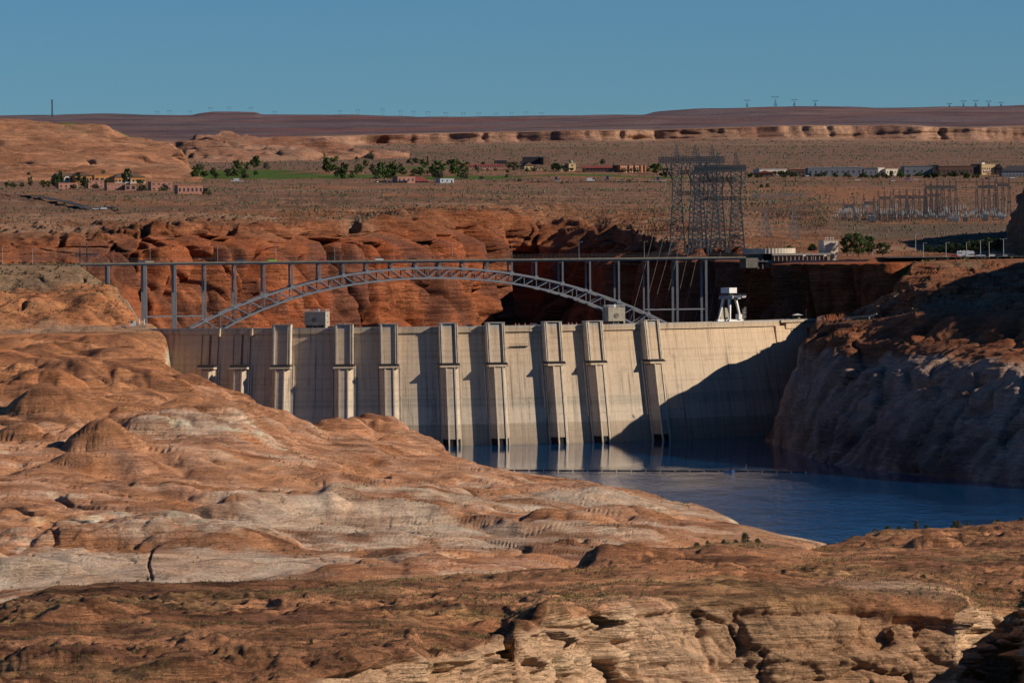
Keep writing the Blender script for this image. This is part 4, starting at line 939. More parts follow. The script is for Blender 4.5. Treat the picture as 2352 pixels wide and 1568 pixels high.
mid = (nodes[0] + nodes[-1]) / 2
for o in (-6.1, 6.1):
    rib = empty_part('arch_rib', bridge)
    for i in range(len(nodes) - 1):
        a, c = nodes[i], nodes[i + 1]
        obar('top_chord', BP(a, zt(a), o), BP(c, zt(c), o), 1.1, 1.15, 'bridge_steel', rib)
        obar('bottom_chord', BP(a, zb(a), o), BP(c, zb(c), o), 1.1, 1.05, 'bridge_steel', rib)
        if (a + c) / 2 < mid: obar('diagonal', BP(a, zt(a), o), BP(c, zb(c), o), .5, .5, 'bridge_steel', rib)
        else: obar('diagonal', BP(c, zt(c), o), BP(a, zb(a), o), .5, .5, 'bridge_steel', rib)
    for s in nodes: obar('vertical', BP(s, zt(s), o), BP(s, zb(s), o), .55, .55, 'bridge_steel', rib)
    for s in nodes[::2] if False else scol[3:-2]:
        gp = MB(); gp.hexa([BP(s + e, z, o + f) for z, k in ((zt(s) - .9, 1.5), (zt(s) + 1.3, .7)) for e, f in ((-k, -.65), (k, -.65), (k, .65), (-k, .65))]); gp.build('gusset', 'bridge_steel', rib)
for i, s in enumerate(nodes):
    obar('lateral_strut', BP(s, zt(s), -6.1), BP(s, zt(s), 6.1), .5, .5, 'bridge_steel', bridge)
    obar('lateral_strut', BP(s, zb(s), -6.1), BP(s, zb(s), 6.1), .5, .5, 'bridge_steel', bridge)
    if i < len(nodes) - 1:
        e = nodes[i + 1]; sg = 1 if i % 2 else -1
        obar('lateral_brace', BP(s, zt(s), -6.1 * sg), BP(e, zt(e), 6.1 * sg), .35, .35, 'bridge_steel', bridge)
for i, s in enumerate(scol):
    inside = 3 <= i <= len(scol) - 3
    for o in (-6.1, 6.1):
        if i == 0: z0 = z_of(249, 657)
        elif inside: z0 = zt(s)
        else: z0 = 20.0
        w = 1.9 if i == 1 else (1.3 if not inside else 1.0)
        obar('column', BP(s, z0, o), BP(s, ZG0, o), w, w, 'bridge_steel', bridge)
    obar('cap_beam', BP(s, ZG0 - .5, -6.1), BP(s, ZG0 - .5, 6.1), .8, .9, 'bridge_steel', bridge)
for a, c in ((1, 2), (2, 3), (-3, -2), (-2, -1)):
    px0 = cols[a]; zz = z_of(402, 726.5) if a > 0 else z_of(1500, 711)
    for o in (-6.1, 6.1): obar('tie_strut', BP(scol[a], zz, o), BP(scol[c], zz, o), .6, .6, 'bridge_steel', bridge)
p = BP(scol[0], z_of(249, 657), 0); MB().box((p[0], p[1], p[2] - 1.0), (9.5, 17, 2.0), BYAW).build('footing', 'deck_concrete', bridge)
for e, sgn in ((S0, -1), (S1, 1)):
    p = BP(e + sgn * 3.5, 93.2, 0); MB().box(tuple(p), (7, 16, 5.6), BYAW).build('abutment', 'deck_concrete', bridge)

# ------------------------------------------------------------------ gantry crane on the crest
plain('crane_white', (0.70, 0.69, 0.66), 0.5, 0.4, 0, 0.06, 2)
plain('crane_grey', (0.33, 0.33, 0.33), 0.6, 0.3, 0, 0.1, 2)
th = theta_of(1678, ZCREST, -4.0); cp = DW(th, 0, -4.5, ZCREST + .1)
crane = thing('gantry_crane', cp, 'tall white gantry crane standing on the dam crest road', 'crane')
tx_, nx_ = np.array([math.cos(th), math.sin(th), 0]), np.array([math.sin(th), -math.cos(th), 0])
def CL(t, n, z): return np.array(cp) + tx_ * t + nx_ * n + np.array([0, 0, z])
for t, n in ((-4.6, -4), (4.6, -4), (-4.6, 4), (4.6, 4)):
    lg = MB(); k0, k1 = .38, .62
    lg.hexa([CL(t * f + a * k, n * f + b_ * k, z) for z, f, k in ((1.1, 1.0, k0), (12.2, .55, k1)) for a, b_ in ((-1, -1), (1, -1), (1, 1), (-1, 1))]); lg.build('leg', 'crane_white', crane)
for n in (-4, 4):
    MB().hexa([CL(t, n + e, z) for z in (.05, 1.1) for t, e in ((-6, -.7), (6, -.7), (6, .7), (-6, .7))]).build('bogie', 'crane_white', crane)
MB().hexa([CL(t, -3.9 + e, z) for z, w in ((1.1, 3.6), (6.0, 3.3)) for t, e in ((-w, -.4), (w, -.4), (w, .4), (-w, .4))]).build('counter_panel', 'block_concrete', crane)
MB().hexa([CL(t, -3.9 + e, z) for z, w in ((6.02, 3.3), (7.4, 1.7)) for t, e in ((-w, -.4), (w, -.4), (w, .4), (-w, .4))]).build('counter_panel', 'block_concrete', crane)
MB().hexa([CL(t, n, z) for z in (12.2, 13.9) for t, n in ((-3.6, -4.5), (3.6, -4.5), (3.6, 5), (-3.6, 5))]).build('platform', 'crane_grey', crane)
MB().hexa([CL(t, n, z) for z, e in ((12.9, 0), (13.9, .6)) for t, n in ((-1.6, 5.02), (1.6, 5.02), (1.6, 10 + e), (-1.6, 10 + e))]).build('jib', 'crane_white', crane)
tr = MB()
for t in (-3.5, 3.5):
    for z in (14.4, 14.9): tr.bar(CL(t, -4.4, z), CL(t, 10.4 if abs(t) < 2 else 5, z), .08)
    for n in np.linspace(-4.4, 5, 8): tr.bar(CL(t, n, 13.9), CL(t, n, 14.9), .08)
for n in (8.5, 9.5, 10.4):
    for t in (-1.5, 1.5): tr.bar(CL(t, n, 13.9), CL(t, n, 14.9), .08)
for t in (-1.5, 1.5): tr.bar(CL(t, 8.5, 14.9), CL(t, 10.4, 14.9), .08)
tr.build('railing', 'crane_grey', crane)
MB().hexa([CL(t, n, z) for z in (13.92, 15.4) for t, n in ((-1.5, -2.5), (1.5, -2.5), (1.5, 1.5), (-1.5, 1.5))]).build('trolley', 'steel_dark', crane)
cab = MB().hexa([CL(t, n, z) for z in (15.42, 18.3) for t, n in ((-3.2, -3.4), (3.2, -3.4), (3.2, 2.6), (-3.2, 2.6))]).build('machine_house', 'crane_white', crane)
for n in (-1.4, 1.1): MB().hexa([CL(3.2 + e, n + f, z) for z in (16.6, 17.7) for e, f in ((.01, -.55), (.06, -.55), (.06, .55), (.01, .55))]).build('window', 'crane_grey', cab)
opc = MB().hexa([CL(t, n, z) for z in (1.12, 3.9) for t, n in ((1.2, 3.2), (3.9, 3.2), (3.9, 5.6), (1.2, 5.6))]).build('operator_cabin', 'crane_white', crane)
for n in (3.8, 5.0): MB().hexa([CL(3.9 + e, n + f, z) for z in (2.3, 3.3) for e, f in ((.01, -.4), (.06, -.4), (.06, .4), (.01, .4))]).build('window', 'window_dark', opc)
st = MB()
for n in (4.4, 5.2):
    for t in (5.6, 6.8): st.bar(CL(t, n, 0), CL(t, n, 6.4), .12)
for z in (2.2, 4.4, 6.4):
    st.hexa([CL(t, n, zz) for zz in (z, z + .12) for t, n in ((5.3, 4.0), (7.2, 4.0), (7.2, 5.8), (5.3, 5.8))])
    st.bar(CL(5.3, 5.8, z + 1), CL(7.2, 5.8, z + 1), .09); st.bar(CL(7.2, 4, z + 1), CL(7.2, 5.8, z + 1), .09)
st.build('stair_tower', 'crane_white', crane)
# ------------------------------------------------------------------ finding the ground
_PJ = {}
def gp(px, py, sheet='back', rows=None):
    """the ground point that the photo shows at (px, py)"""
    if sheet not in _PJ:
        G = SHEETS[sheet].reshape(-1, 3); x, y = proj(G); _PJ[sheet] = (G, x, y)
    G, x, y = _PJ[sheet]
    i = int(np.argmin((x - px) ** 2 + 2 * (y - py) ** 2)); p = G[i]
    q = at(px, py, p[1]); return np.array([q[0], p[1], min(p[2], q[2] + 0.6) if abs(q[2] - p[2]) > 2 else p[2]])
def mpp(p): return p[1] / FPX          # metres per photo pixel at a place
_ones = ['', 'first', 'second', 'third', 'fourth', 'fifth', 'sixth', 'seventh', 'eighth', 'ninth', 'tenth', 'eleventh', 'twelfth', 'thirteenth', 'fourteenth', 'fifteenth', 'sixteenth', 'seventeenth', 'eighteenth', 'nineteenth']
_tens = {2: ('twentieth', 'twenty'), 3: ('thirtieth', 'thirty'), 4: ('fortieth', 'forty'), 5: ('fiftieth', 'fifty'), 6: ('sixtieth', 'sixty'), 7: ('seventieth', 'seventy'), 8: ('eightieth', 'eighty'), 9: ('ninetieth', 'ninety')}
def ordn(n):
    if n < 20: return _ones[n]
    if n > 99: return 'hundred and ' + ordn(n - 100) if n > 100 else 'hundredth'
    t, o = divmod(n, 10); return _tens[t][0] if o == 0 else _tens[t][1] + '-' + _ones[o]

plain('galv_steel', (0.20, 0.225, 0.24), 0.5, 0.4, 0.2)
plain('galv_dark', (0.07, 0.098, 0.112), 0.55, 0.4, 0.2)
plain('pole_wood', (0.11, 0.075, 0.055), 0.85)
plain('lamp_post', (0.42, 0.43, 0.43), 0.5)
plain('cable', (0.45, 0.45, 0.44), 0.4, 0.5, 0.5)

# ------------------------------------------------------------------ lattice structures
def lattice(mb, c0, w0, c1, w1, n, wl, wb_, d0=None, d1=None):
    """four-legged lattice between two square sections"""
    d0 = d0 or w0; d1 = d1 or w1; c0 = np.array(c0, float); c1 = np.array(c1, float)
    def cor(t, k):
        c = c0 + (c1 - c0) * t; w = w0 + (w1 - w0) * t; d = d0 + (d1 - d0) * t
        a, e = ((-1, -1), (1, -1), (1, 1), (-1, 1))[k % 4]; return (c[0] + a * w / 2, c[1] + e * d / 2, c[2])
    for k in range(4): mb.bar(cor(0, k), cor(1, k), wl)
    ts = np.linspace(0, 1, n + 1)
    for i in range(n):
        for k in range(4):
            mb.bar(cor(ts[i], k), cor(ts[i + 1], k + 1), wb_); mb.bar(cor(ts[i], k + 1), cor(ts[i + 1], k), wb_)
            mb.bar(cor(ts[i + 1], k), cor(ts[i + 1], k + 1), wb_)
def beam_lattice(mb, p, q, w, h, n, wl, wb_):
    p, q = np.array(p, float), np.array(q, float); d = (q - p) / np.linalg.norm(q - p); s = np.array([-d[1], d[0], 0]) * w / 2; u = np.array([0, 0, h])
    cs = [lambda t, a=a, e=e: p + (q - p) * t + s * a + u * e for a, e in ((-1, 0), (1, 0), (1, 1), (-1, 1))]
    ts = np.linspace(0, 1, n + 1)
    for k in range(4):
        mb.bar(cs[k](0), cs[k](1), wl)
        for i in range(n):
            a, e = cs[k], cs[(k + 1) % 4]
            mb.bar(a(ts[i]), e(ts[i + 1]), wb_); mb.bar(e(ts[i]), a(ts[i + 1]), wb_); mb.bar(a(ts[i + 1]), e(ts[i + 1]), wb_)
def portal(legs, ybase, ytop, xb0, xb1, ypeak, D, label, dx=0):
    base = [at(p, ybase, D) for p in legs]; k = D / FPX
    t = thing('switchyard_pylon', base[1], label, 'pylon', 'big lattice pylons beside the bridge')
    zt_ = float(at(legs[1], ytop, D)[2]); zp = float(at(legs[1], ypeak, D)[2])
    for p in base:
        mb = MB(); lattice(mb, p, 9.5, (p[0] + dx, p[1], zt_ - 17), 5.2, 11, .5, .27); lattice(mb, (p[0] + dx, p[1], zt_ - 17), 5.2, (p[0] + dx, p[1], zt_), 6.5, 5, .48, .27)
        for sgn in (-1, 1):      # flared brackets under the beam
            mb.bar((p[0] + dx + sgn * 2.6, p[1] - 2.6, zt_ - 11), (p[0] + dx + sgn * 7, p[1] - 2.6, zt_), .3); mb.bar((p[0] + dx + sgn * 2.6, p[1] + 2.6, zt_ - 11), (p[0] + dx + sgn * 7, p[1] + 2.6, zt_), .3)
        for c in ((-1, -1), (1, -1), (1, 1), (-1, 1)): mb.box((p[0] + c[0] * 4.75, p[1] + c[1] * 4.75, p[2] - .6), (1.2, 1.2, 3.0))
        mb.build('lattice_leg', 'galv_dark', t)
        mb = MB(); lattice(mb, (p[0] + dx, p[1], zt_ + 3.6), 3.4, (p[0] + dx, p[1], zp), .3, 5, .28, .14); mb.build('peak', 'galv_dark', t)
    a, c = at(xb0, ytop, D), at(xb1, ytop, D)
    mb = MB(); beam_lattice(mb, (a[0], a[1], zt_), (c[0], c[1], zt_), 6.0, 3.6, 26, .4, .24); mb.build('crossbeam', 'galv_dark', t)
    for f in (0.28, 0.52):
        z = base[0][2] + (zt_ - base[0][2]) * (0.35 + f)
        mb = MB(); beam_lattice(mb, (base[0][0], base[0][1], z), (base[-1][0], base[-1][1], z), 3.0, 2.2, 18, .25, .14); mb.build('tie_beam', 'galv_dark', t)
    ins = MB()
    for x in np.linspace(a[0] + 3, c[0] - 3, 9): ins.cyl((x, a[1] - 3.0, zt_ - 3.4), .22, .22, 3.4, 6)
    ins.build('insulator', 'galv_steel', t)
    return t
portal([1556, 1598, 1637], 574, 374, 1512, 1664, 333, 2960, 'left lattice pylon with the longer, higher crossbeam beside the bridge end')
portal([1607, 1650, 1692], 572, 394, 1594, 1713, 350, 2900, 'right lattice pylon with the shorter, lower crossbeam near the round building', 0)
def hourglass(px, ybase, ytop, D, w, name, label, group, cat='pylon', thick=.3, mat='galv_steel', arms=True):
    p = at(px, ybase, D); zt_ = float(at(px, ytop, D)[2]); h = zt_ - p[2]
    t = thing(name, p, label, cat, group)
    mb = MB(); lattice(mb, p, w * .55, (p[0], p[1], p[2] + h * .55), w * .12, 7, thick, thick * .55); mb.build('body', mat, t)
    mb = MB()
    for s in (-1, 1):
        for y in (-.5, .5):
            mb.bar((p[0], p[1] + y, p[2] + h * .55), (p[0] + s * w * .42, p[1] + y, p[2] + h * .86), thick); mb.bar((p[0] + s * w * .42, p[1] + y, p[2] + h * .86), (p[0] + s * w * .46, p[1] + y, p[2] + h), thick * .8)
            mb.bar((p[0] + s * w * .1, p[1] + y, p[2] + h * .62), (p[0] + s * w * .42, p[1] + y, p[2] + h * .86), thick * .5)
    mb.build('fork', mat, t)
    if arms:
        mb = MB(); beam_lattice(mb, (p[0] - w * .75, p[1], p[2] + h * .84), (p[0] + w * .75, p[1], p[2] + h * .84), 1.0, max(.8, h * .04), 10, thick * .8, thick * .4); mb.build('crossarm', mat, t)
    return t
for i, (px, yb, yt) in enumerate(((1760, 556, 432), (1824, 552, 430))):
    hourglass(px, yb, yt, 3080, 13, 'transmission_pylon', ('pale lattice pylon with forked top nearest the big pylons', 'pale lattice pylon with forked top nearer the switchyard')[i], 'forked pylons beside the switchyard', thick=.28)
# pylons strung along the skyline
hx = [361, 389, 437, 484, 526, 576, 630, 780, 822, 879, 920, 950, 983, 1024, 1064, 1100, 1139, 1175, 1208, 1244]
hh = [8, 10, 9, 8, 8, 8, 6, 9, 13, 17, 13, 13, 12, 10, 9, 8, 6, 7, 7, 6]
def skyline_y(px): return float(np.interp(px, [r[0] for r in Bk[14]], [r[1] for r in Bk[14]]))
for i, (px, h) in enumerate(zip(hx, hh)):
    D = 9780.0; y = skyline_y(px); p = at(px, y + 1, D); w = 5.6; H_ = (h + 1) * D / FPX
    t = thing('skyline_pylon', p, '%s pylon from the left along the flat skyline' % ordn(i + 1), 'pylon', 'pylons along the skyline')
    mb = MB()
    for s in (-1, 1): mb.bar((p[0] + s * w / 2 * .8, p[1], p[2]), (p[0] + s * w / 2, p[1], p[2] + H_), .32)
    mb.build('mast', 'galv_dark', t)
    MB().bar((p[0] - w * .95, p[1], p[2] + H_ * .82), (p[0] + w * .95, p[1], p[2] + H_ * .82), .38).build('crossarm', 'galv_dark', t)
rx = [(1716, 17), (1781, 24), (1824.5, 16), (1872.6, 12), (2180.6, 7), (2213, 14), (2241, 15), (2271, 13), (2299.5, 8)]
for i, (px, h) in enumerate(rx):
    hourglass(px, skyline_y(px) + 1, skyline_y(px) - h, 9780.0, 5 + h * .25, 'skyline_pylon', '%s forked pylon from the left on the higher mesa skyline' % ordn(i + 1), 'forked pylons on the mesa skyline', thick=.28, mat='galv_dark')
# radio mast on the left hill
p = at(120, 268, 4900); zt_ = float(at(120.5, 230, 4900)[2]); t = thing('radio_mast', p, 'slim lattice radio mast on top of the left hill', 'mast')
mb = MB(); lattice(mb, p, 1.7, (p[0], p[1], zt_), .8, 12, .3, .16); mb.build('lattice', 'galv_dark', t)
mb = MB()
for f in (.78, .9, .97): mb.cyl((p[0], p[1], p[2] + (zt_ - p[2]) * f), .95, .95, .9, 8)
mb.build('antenna', 'galv_dark', t)
# steel pylon in the canyon at the left bridge end
p = at(192, 625, 2760); zt_ = float(at(192, 553, 2760)[2]); t = thing('line_pylon', p, 'thin twin-mast pylon with wide crossarm by the left bridge end', 'pylon')
for s in (-2.0, 2.0):
    mb = MB(); lattice(mb, (p[0] + s, p[1], p[2] - 6), .8, (p[0] + s, p[1], zt_ - 1), .5, 14, .2, .1); mb.build('mast', 'galv_dark', t)
mb = MB(); beam_lattice(mb, (p[0] - 4.5, p[1], zt_ - 8.2), (p[0] + 8.5, p[1], zt_ - 8.2), 1.2, .8, 14, .2, .12)
for s in (-2, 2): mb.bar((p[0] + s, p[1], zt_ - 1), (p[0], p[1], zt_ + 1.5), .18)
mb.bar((p[0] - 4.5, p[1], zt_ - 8.2), (p[0] + 2, p[1], zt_ - 4.5), .15); mb.bar((p[0] + 8.5, p[1], zt_ - 8.2), (p[0] + 2, p[1], zt_ - 4.5), .15); mb.build('crossarm', 'galv_dark', t)
mb = MB()
for x in (-4.2, -2.4, 4.2, 6.2, 8.0): mb.cyl((p[0] + x, p[1], zt_ - 10.2), .2, .2, 2.0, 6)
mb.build('insulator', 'galv_steel', t)
# cables falling from the pylons into the gorge
cab = [((1540, 372), (1441, 760)), ((1566, 372), (1466, 760)), ((1590, 372), (1484, 760)), ((1620, 392), (1536, 770)), ((1640, 392), (1560, 770)), ((1660, 392), (1590, 770)), ((1684, 392), (1622, 770)), ((1604, 372), (1510, 765))]
for i, (a, c) in enumerate(cab):
    p, q = at(*a, 2945), at(*c, 2840); mb = MB(); prev = None
    for k in range(13):
        f = k / 12; r = p + (q - p) * f; r[2] -= 4 * 3.0 * f * (1 - f)
        if prev is not None: mb.bar(prev, r, .11)
        prev = r
    tag(mb.build('power_cable', 'cable'), '%s power cable from the left dropping past the bridge into the gorge' % ordn(i + 1), 'cable', 'cables into the gorge')

# ------------------------------------------------------------------ switchyard on the embankment
def gantry(px0, px1, ybase, ytop, D, legs, i, peaks=True):
    D = float(gp((px0 + px1) / 2, ybase)[1])
    t = thing('switchyard_gantry', at(px0, ybase, D), '%s steel gantry from the left in the switchyard' % ordn(i + 1), 'gantry', 'gantries in the switchyard')
    zt_ = float(at((px0 + px1) / 2, ytop, D)[2])
    a, c = at(px0, ytop, D), at(px1, ytop, D)
    mb = MB(); beam_lattice(mb, (a[0], a[1], zt_), (c[0], c[1], zt_), 1.4, 1.9, max(6, int((px1 - px0) / 4)), .3, .2); mb.build('crossbeam', 'galv_dark', t)
    for px in np.linspace(px0, px1, legs):
        p = at(px, ybase, D); mb = MB(); lattice(mb, p, 2.6, (p[0], p[1], zt_), 1.2, 6, .22, .12); mb.build('leg', 'galv_dark', t)
        if peaks:
            mb = MB(); lattice(mb, (p[0], p[1], zt_ + 1.9), 1.0, (p[0], p[1], zt_ + 6.5), .15, 3, .18, .1); mb.build('peak', 'galv_dark', t)
for i, g_ in enumerate(((1938, 1962, 506, 478, 0, 2), (1984, 2008, 507, 470, 0, 2), (2018, 2046, 506, 458, 0, 3), (2052, 2082, 506, 455, 0, 3), (2084, 2126, 505, 456, 0, 4), (2128, 2162, 504, 452, 0, 4),
                        (2125, 2196, 499, 433, 0, 6), (2244, 2286, 498, 432, 0, 4), (2290, 2318, 498, 428, 0, 3))): gantry(*g_, i)
plain('insul_grey', (0.30, 0.36, 0.38), 0.4, 0.5)
plain('cabinet', (0.42, 0.45, 0.46), 0.5)
plain('transformer', (0.10, 0.13, 0.15), 0.5)
protos = []
for v in range(3):
    t = thing('switch_post', (0, 0, 0), 'slim grey switchgear post with insulator stack in the switchyard', 'switchgear', 'switchgear posts in the switchyard')
    h = (5.0, 7.5, 9.5)[v]
    mb = MB(); mb.box((-.6, 0, h * .3), (.22, .22, h * .6)); mb.box((.6, 0, h * .3), (.22, .22, h * .6)); mb.box((0, 0, h * .6), (1.9, .35, .3)); mb.build('stand', 'galv_dark', t)
    for x in (-.6, .6):
        mb = MB()
        for k in range(4): mb.cyl((x, 0, h * .62 + k * h * .09), .26, .16, h * .0902, 6)
        mb.build('insulator_stack', 'insul_grey', t)
    MB().box((0, 0, h), (2.0, .14, .14)).build('blade', 'galv_steel', t); protos.append(t)
n_ = 0
for row, (D, y) in enumerate(((0, 510), (0, 507), (0, 503), (0, 498))):
    for px in np.arange(1918 + 7 * row, 2314, 13.0):
        px2 = px + random.uniform(-3, 3); o = protos[random.choice((0, 0, 1, 1, 2))]; p = gp(px2, y + random.uniform(-.6, .6))
        c = copy_tree(o, None, p); n_ += 1
        c['label'] = '%s from the left in the %s row of slim switchyard posts' % (ordn(int((px - 1918 - 7 * row) / 13) + 1), ('front', 'second', 'third', 'back')[row])
        c.rotation_euler.z = random.choice((0, 0, 1.57))
for o in protos:
    for ch in list(o.children): bpy.data.objects.remove(ch)
    bpy.data.objects.remove(o)
for i, (px, y, w, h, mat, lb) in enumerate(((2002, 517, 16, 14, 'transformer', 'dark transformer with pale roof at the left of the switchyard'), (2190, 516, 26, 11, 'cabinet', 'pale grey control cabinet row in the middle of the switchyard'), (2262, 514, 14, 16, 'transformer', 'dark transformer with radiator fins right of the pale cabinets'),
                                            (2300, 511, 14, 9, 'cabinet', 'pale cabinet at the right end of the switchyard'), (2218, 515, 10, 10, 'transformer', 'small dark transformer beside the pale cabinets'))):
    p = gp(px, y - 7); k = mpp(p); t = thing('switchyard_unit', p, lb, 'transformer' if mat == 'transformer' else 'cabinet', 'switchyard units')
    MB().box((p[0], p[1], p[2] + h * k / 2), (w * k, 3.2, h * k)).build('tank', mat, t)
    MB().box((p[0], p[1], p[2] + h * k + .16), (w * k * 1.06, 3.6, .3)).build('roof', 'cabinet', t)
    for q in np.linspace(-.4, .4, 5): MB().box((p[0] + q * w * k, p[1] - 1.75, p[2] + h * k * .45), (w * k * .1, .3, h * k * .7)).build('radiator_fin' if mat == 'transformer' else 'door', 'galv_steel', t)
# ------------------------------------------------------------------ trees
def foliage_mat(name, c0, c1):
    m, nt, b = node_mat(name)
    g = nt.nodes.new('ShaderNodeNewGeometry').outputs['Position']
    n1 = tex_noise(nt, g, 0.45, 3, 0.7)
    nt.links.new(mixrgb(nt, c0, c1, ramp(nt, n1, [(0.35, 0.0), (0.65, 1.0)])), b.inputs['Base Color'])
    b.inputs['Roughness'].default_value = 0.8; b.inputs['Specular IOR Level'].default_value = 0.15
    MATS[name] = m
foliage_mat('leaf_dark', (0.022, 0.042, 0.016), (0.055, 0.085, 0.028))
foliage_mat('leaf_mid', (0.04, 0.072, 0.02), (0.085, 0.125, 0.035))
foliage_mat('leaf_bright', (0.07, 0.12, 0.02), (0.13, 0.19, 0.04))
foliage_mat('leaf_grey', (0.075, 0.075, 0.045), (0.14, 0.13, 0.075))
plain('bark', (0.09, 0.065, 0.045), 0.9)
def leaf_cloud(r, cl, per, size, shape):
    """leaf-sized faces in clumps through a crown of height 1 and width 1"""
    V_, F_ = [], []
    for c in range(cl):
        t = r.uniform(0.16, 0.98) if shape != 'bush' else r.uniform(0.0, 0.85)
        if shape == 'round': rad = 0.5 * math.sin(math.pi * min(1, max(0.05, (t - .08) / .95))) ** .6
        elif shape == 'tall': rad = 0.5 * (1 - t) ** .5 * min(1, t * 6)
        elif shape == 'bush': rad = 0.5 * (1 - t * .75)
        else: rad = 0.5 * math.sin(math.pi * t) ** .4 * (0.7 + .3 * t)
        a = r.uniform(0, 2 * math.pi); q = math.sqrt(r.uniform(0.05, 1)) * rad
        cx, cy, cz = q * math.cos(a), q * math.sin(a), t * .94; cr = r.uniform(.06, .15)
        for k in range(per):
            d = r.normal(size=3); d /= np.linalg.norm(d); p = np.array([cx, cy, cz]) + d * cr * r.uniform(.3, 1.0) * np.array([1, 1, .8])
            u = r.normal(size=3); u /= np.linalg.norm(u); w = np.cross(u, d + .01); w /= np.linalg.norm(w) + 1e-6; s = size * r.uniform(.6, 1.2)
            n = len(V_); V_ += [p - u * s - w * s * .6, p + u * s - w * s * .6, p + u * s + w * s * .6, p - u * s + w * s * .6]; F_.append((n, n + 1, n + 2, n + 3))
    V_ = np.array(V_); V_[:, 2] = np.maximum(V_[:, 2], .01)
    return V_, F_
CROWN = {}
def crown_mesh(shape, mat, var, fine):
    key = (shape, mat, var, fine)
    if key not in CROWN:
        r = np.random.default_rng(hash((shape, var, fine)) % 9999 if False else (len(shape) * 131 + var * 17 + fine * 7))
        v, f = leaf_cloud(r, 90 if fine else 46, 34 if fine else 15, .026 if fine else .06, shape)
        me = bpy.data.meshes.new('crown'); me.from_pydata([tuple(x) for x in v], [], f); me.materials.append(MATS[mat]); CROWN[key] = me
    return CROWN[key]
TRUNK = {}
def trunk_mesh(shape):
    if shape not in TRUNK:
        mb = MB(); h = .16 if shape == 'bush' else .5
        mb.cyl((0, 0, -.06), .035, .02, h, 6)
        for k in range(4):
            a = k * 1.7; mb.bar((0, 0, h * .55), (.25 * math.cos(a), .25 * math.sin(a), h * (1.0 + .12 * k)), .018)
        me = bpy.data.meshes.new('trunk'); me.from_pydata(mb.v, [], mb.f); me.materials.append(MATS['bark']); TRUNK[shape] = me
    return TRUNK[shape]
def tree(p, w, h, shape, mat, label, group, fine=0, name='tree', cat='tree'):
    t = thing(name, p, label, cat, group); t.scale = (w, w, h); t.rotation_euler.z = random.uniform(0, 6)
    for nm, me in (('crown', crown_mesh(shape, mat, random.randrange(3), fine)), ('trunk', trunk_mesh(shape))):
        o = bpy.data.objects.new(nm, me); col.objects.link(o); o.parent = t
    return t
kindw = {'round': 'rounded', 'tall': 'tall narrow', 'wide': 'spreading', 'bush': 'low bushy'}
matw = {'leaf_dark': 'dark green', 'leaf_mid': 'green', 'leaf_bright': 'bright green', 'leaf_grey': 'grey-green'}
golf = [(419,356,12,14,'bush','leaf_dark'),(444,353,20,18,'round','leaf_mid'),(448,409,20,18,'round','leaf_mid'),(459,392,16,22,'wide','leaf_grey'),(473,404,28,18,'round','leaf_dark'),(489,404,18,13,'round','leaf_dark'),(536,401,18,13,'round','leaf_mid'),(546,388,20,22,'round','leaf_dark'),(554,401,20,16,'round','leaf_bright'),
 (568,392,18,14,'round','leaf_mid'),(588,388,28,24,'round','leaf_mid'),(587,402,11,12,'bush','leaf_dark'),(613,391,16,18,'wide','leaf_grey'),(665,359,14,17,'round','leaf_dark'),(700,405,26,22,'round','leaf_dark'),(745,373,20,6,'tall','leaf_bright'),(755,398,34,32,'wide','leaf_mid'),(772,372,12,13,'round','leaf_bright'),
 (788,408,31,28,'round','leaf_dark'),(808,405,24,18,'wide','leaf_grey'),(819,368,8,10,'bush','leaf_dark'),(825,396,20,18,'round','leaf_mid'),(840,383,16,12,'round','leaf_mid'),(853,370,21,9,'tall','leaf_mid'),(856,396,20,16,'wide','leaf_grey'),(864,411,16,22,'bush','leaf_grey'),(878,410,36,26,'wide','leaf_mid'),(900,411,36,26,'wide','leaf_mid'),
 (914,405,28,22,'wide','leaf_mid'),(940,376,10,16,'bush','leaf_dark'),(955,375,12,18,'round','leaf_dark'),(970,376,10,16,'bush','leaf_dark'),(973,386,14,12,'round','leaf_mid'),(982,383,25,8,'tall','leaf_mid'),(966,405,20,22,'round','leaf_mid'),(1007,405,34,32,'wide','leaf_mid'),(1029,403,24,18,'wide','leaf_grey'),(1033,381,13,16,'round','leaf_dark'),
 (1046,403,36,24,'wide','leaf_mid'),(1053,383,12,12,'round','leaf_mid'),(1066,410,18,22,'bush','leaf_grey'),(1074,385,12,12,'round','leaf_dark'),(1110,385,11,11,'round','leaf_dark'),(1106,412,8,16,'bush','leaf_grey')]
rt = random.Random(9)
for c0_, w0_, n0_ in ((890, 34, 9), (1035, 40, 9), (470, 30, 6), (800, 40, 5), (560, 40, 5), (960, 40, 5)):
    for q in range(n0_): golf.append((c0_ + rt.uniform(-w0_, w0_), rt.uniform(398, 411), rt.uniform(9, 24), rt.uniform(12, 24), rt.choice(('round', 'wide', 'bush')), rt.choice(('leaf_mid', 'leaf_dark', 'leaf_grey', 'leaf_mid'))))
golf.sort()
for i, (px, py, h, w, sh, mt) in enumerate(golf):
    p = gp(px, py, 'hill_sandstone' if px < 430 and py < 380 else 'back'); k = mpp(p)
    tree(p, 1.15 * w * k, 1.1 * h * k, sh, mt, '%s tree from the left on the golf course, %s and %s' % (ordn(i + 1), kindw[sh], matw[mt]), 'trees on the golf course')
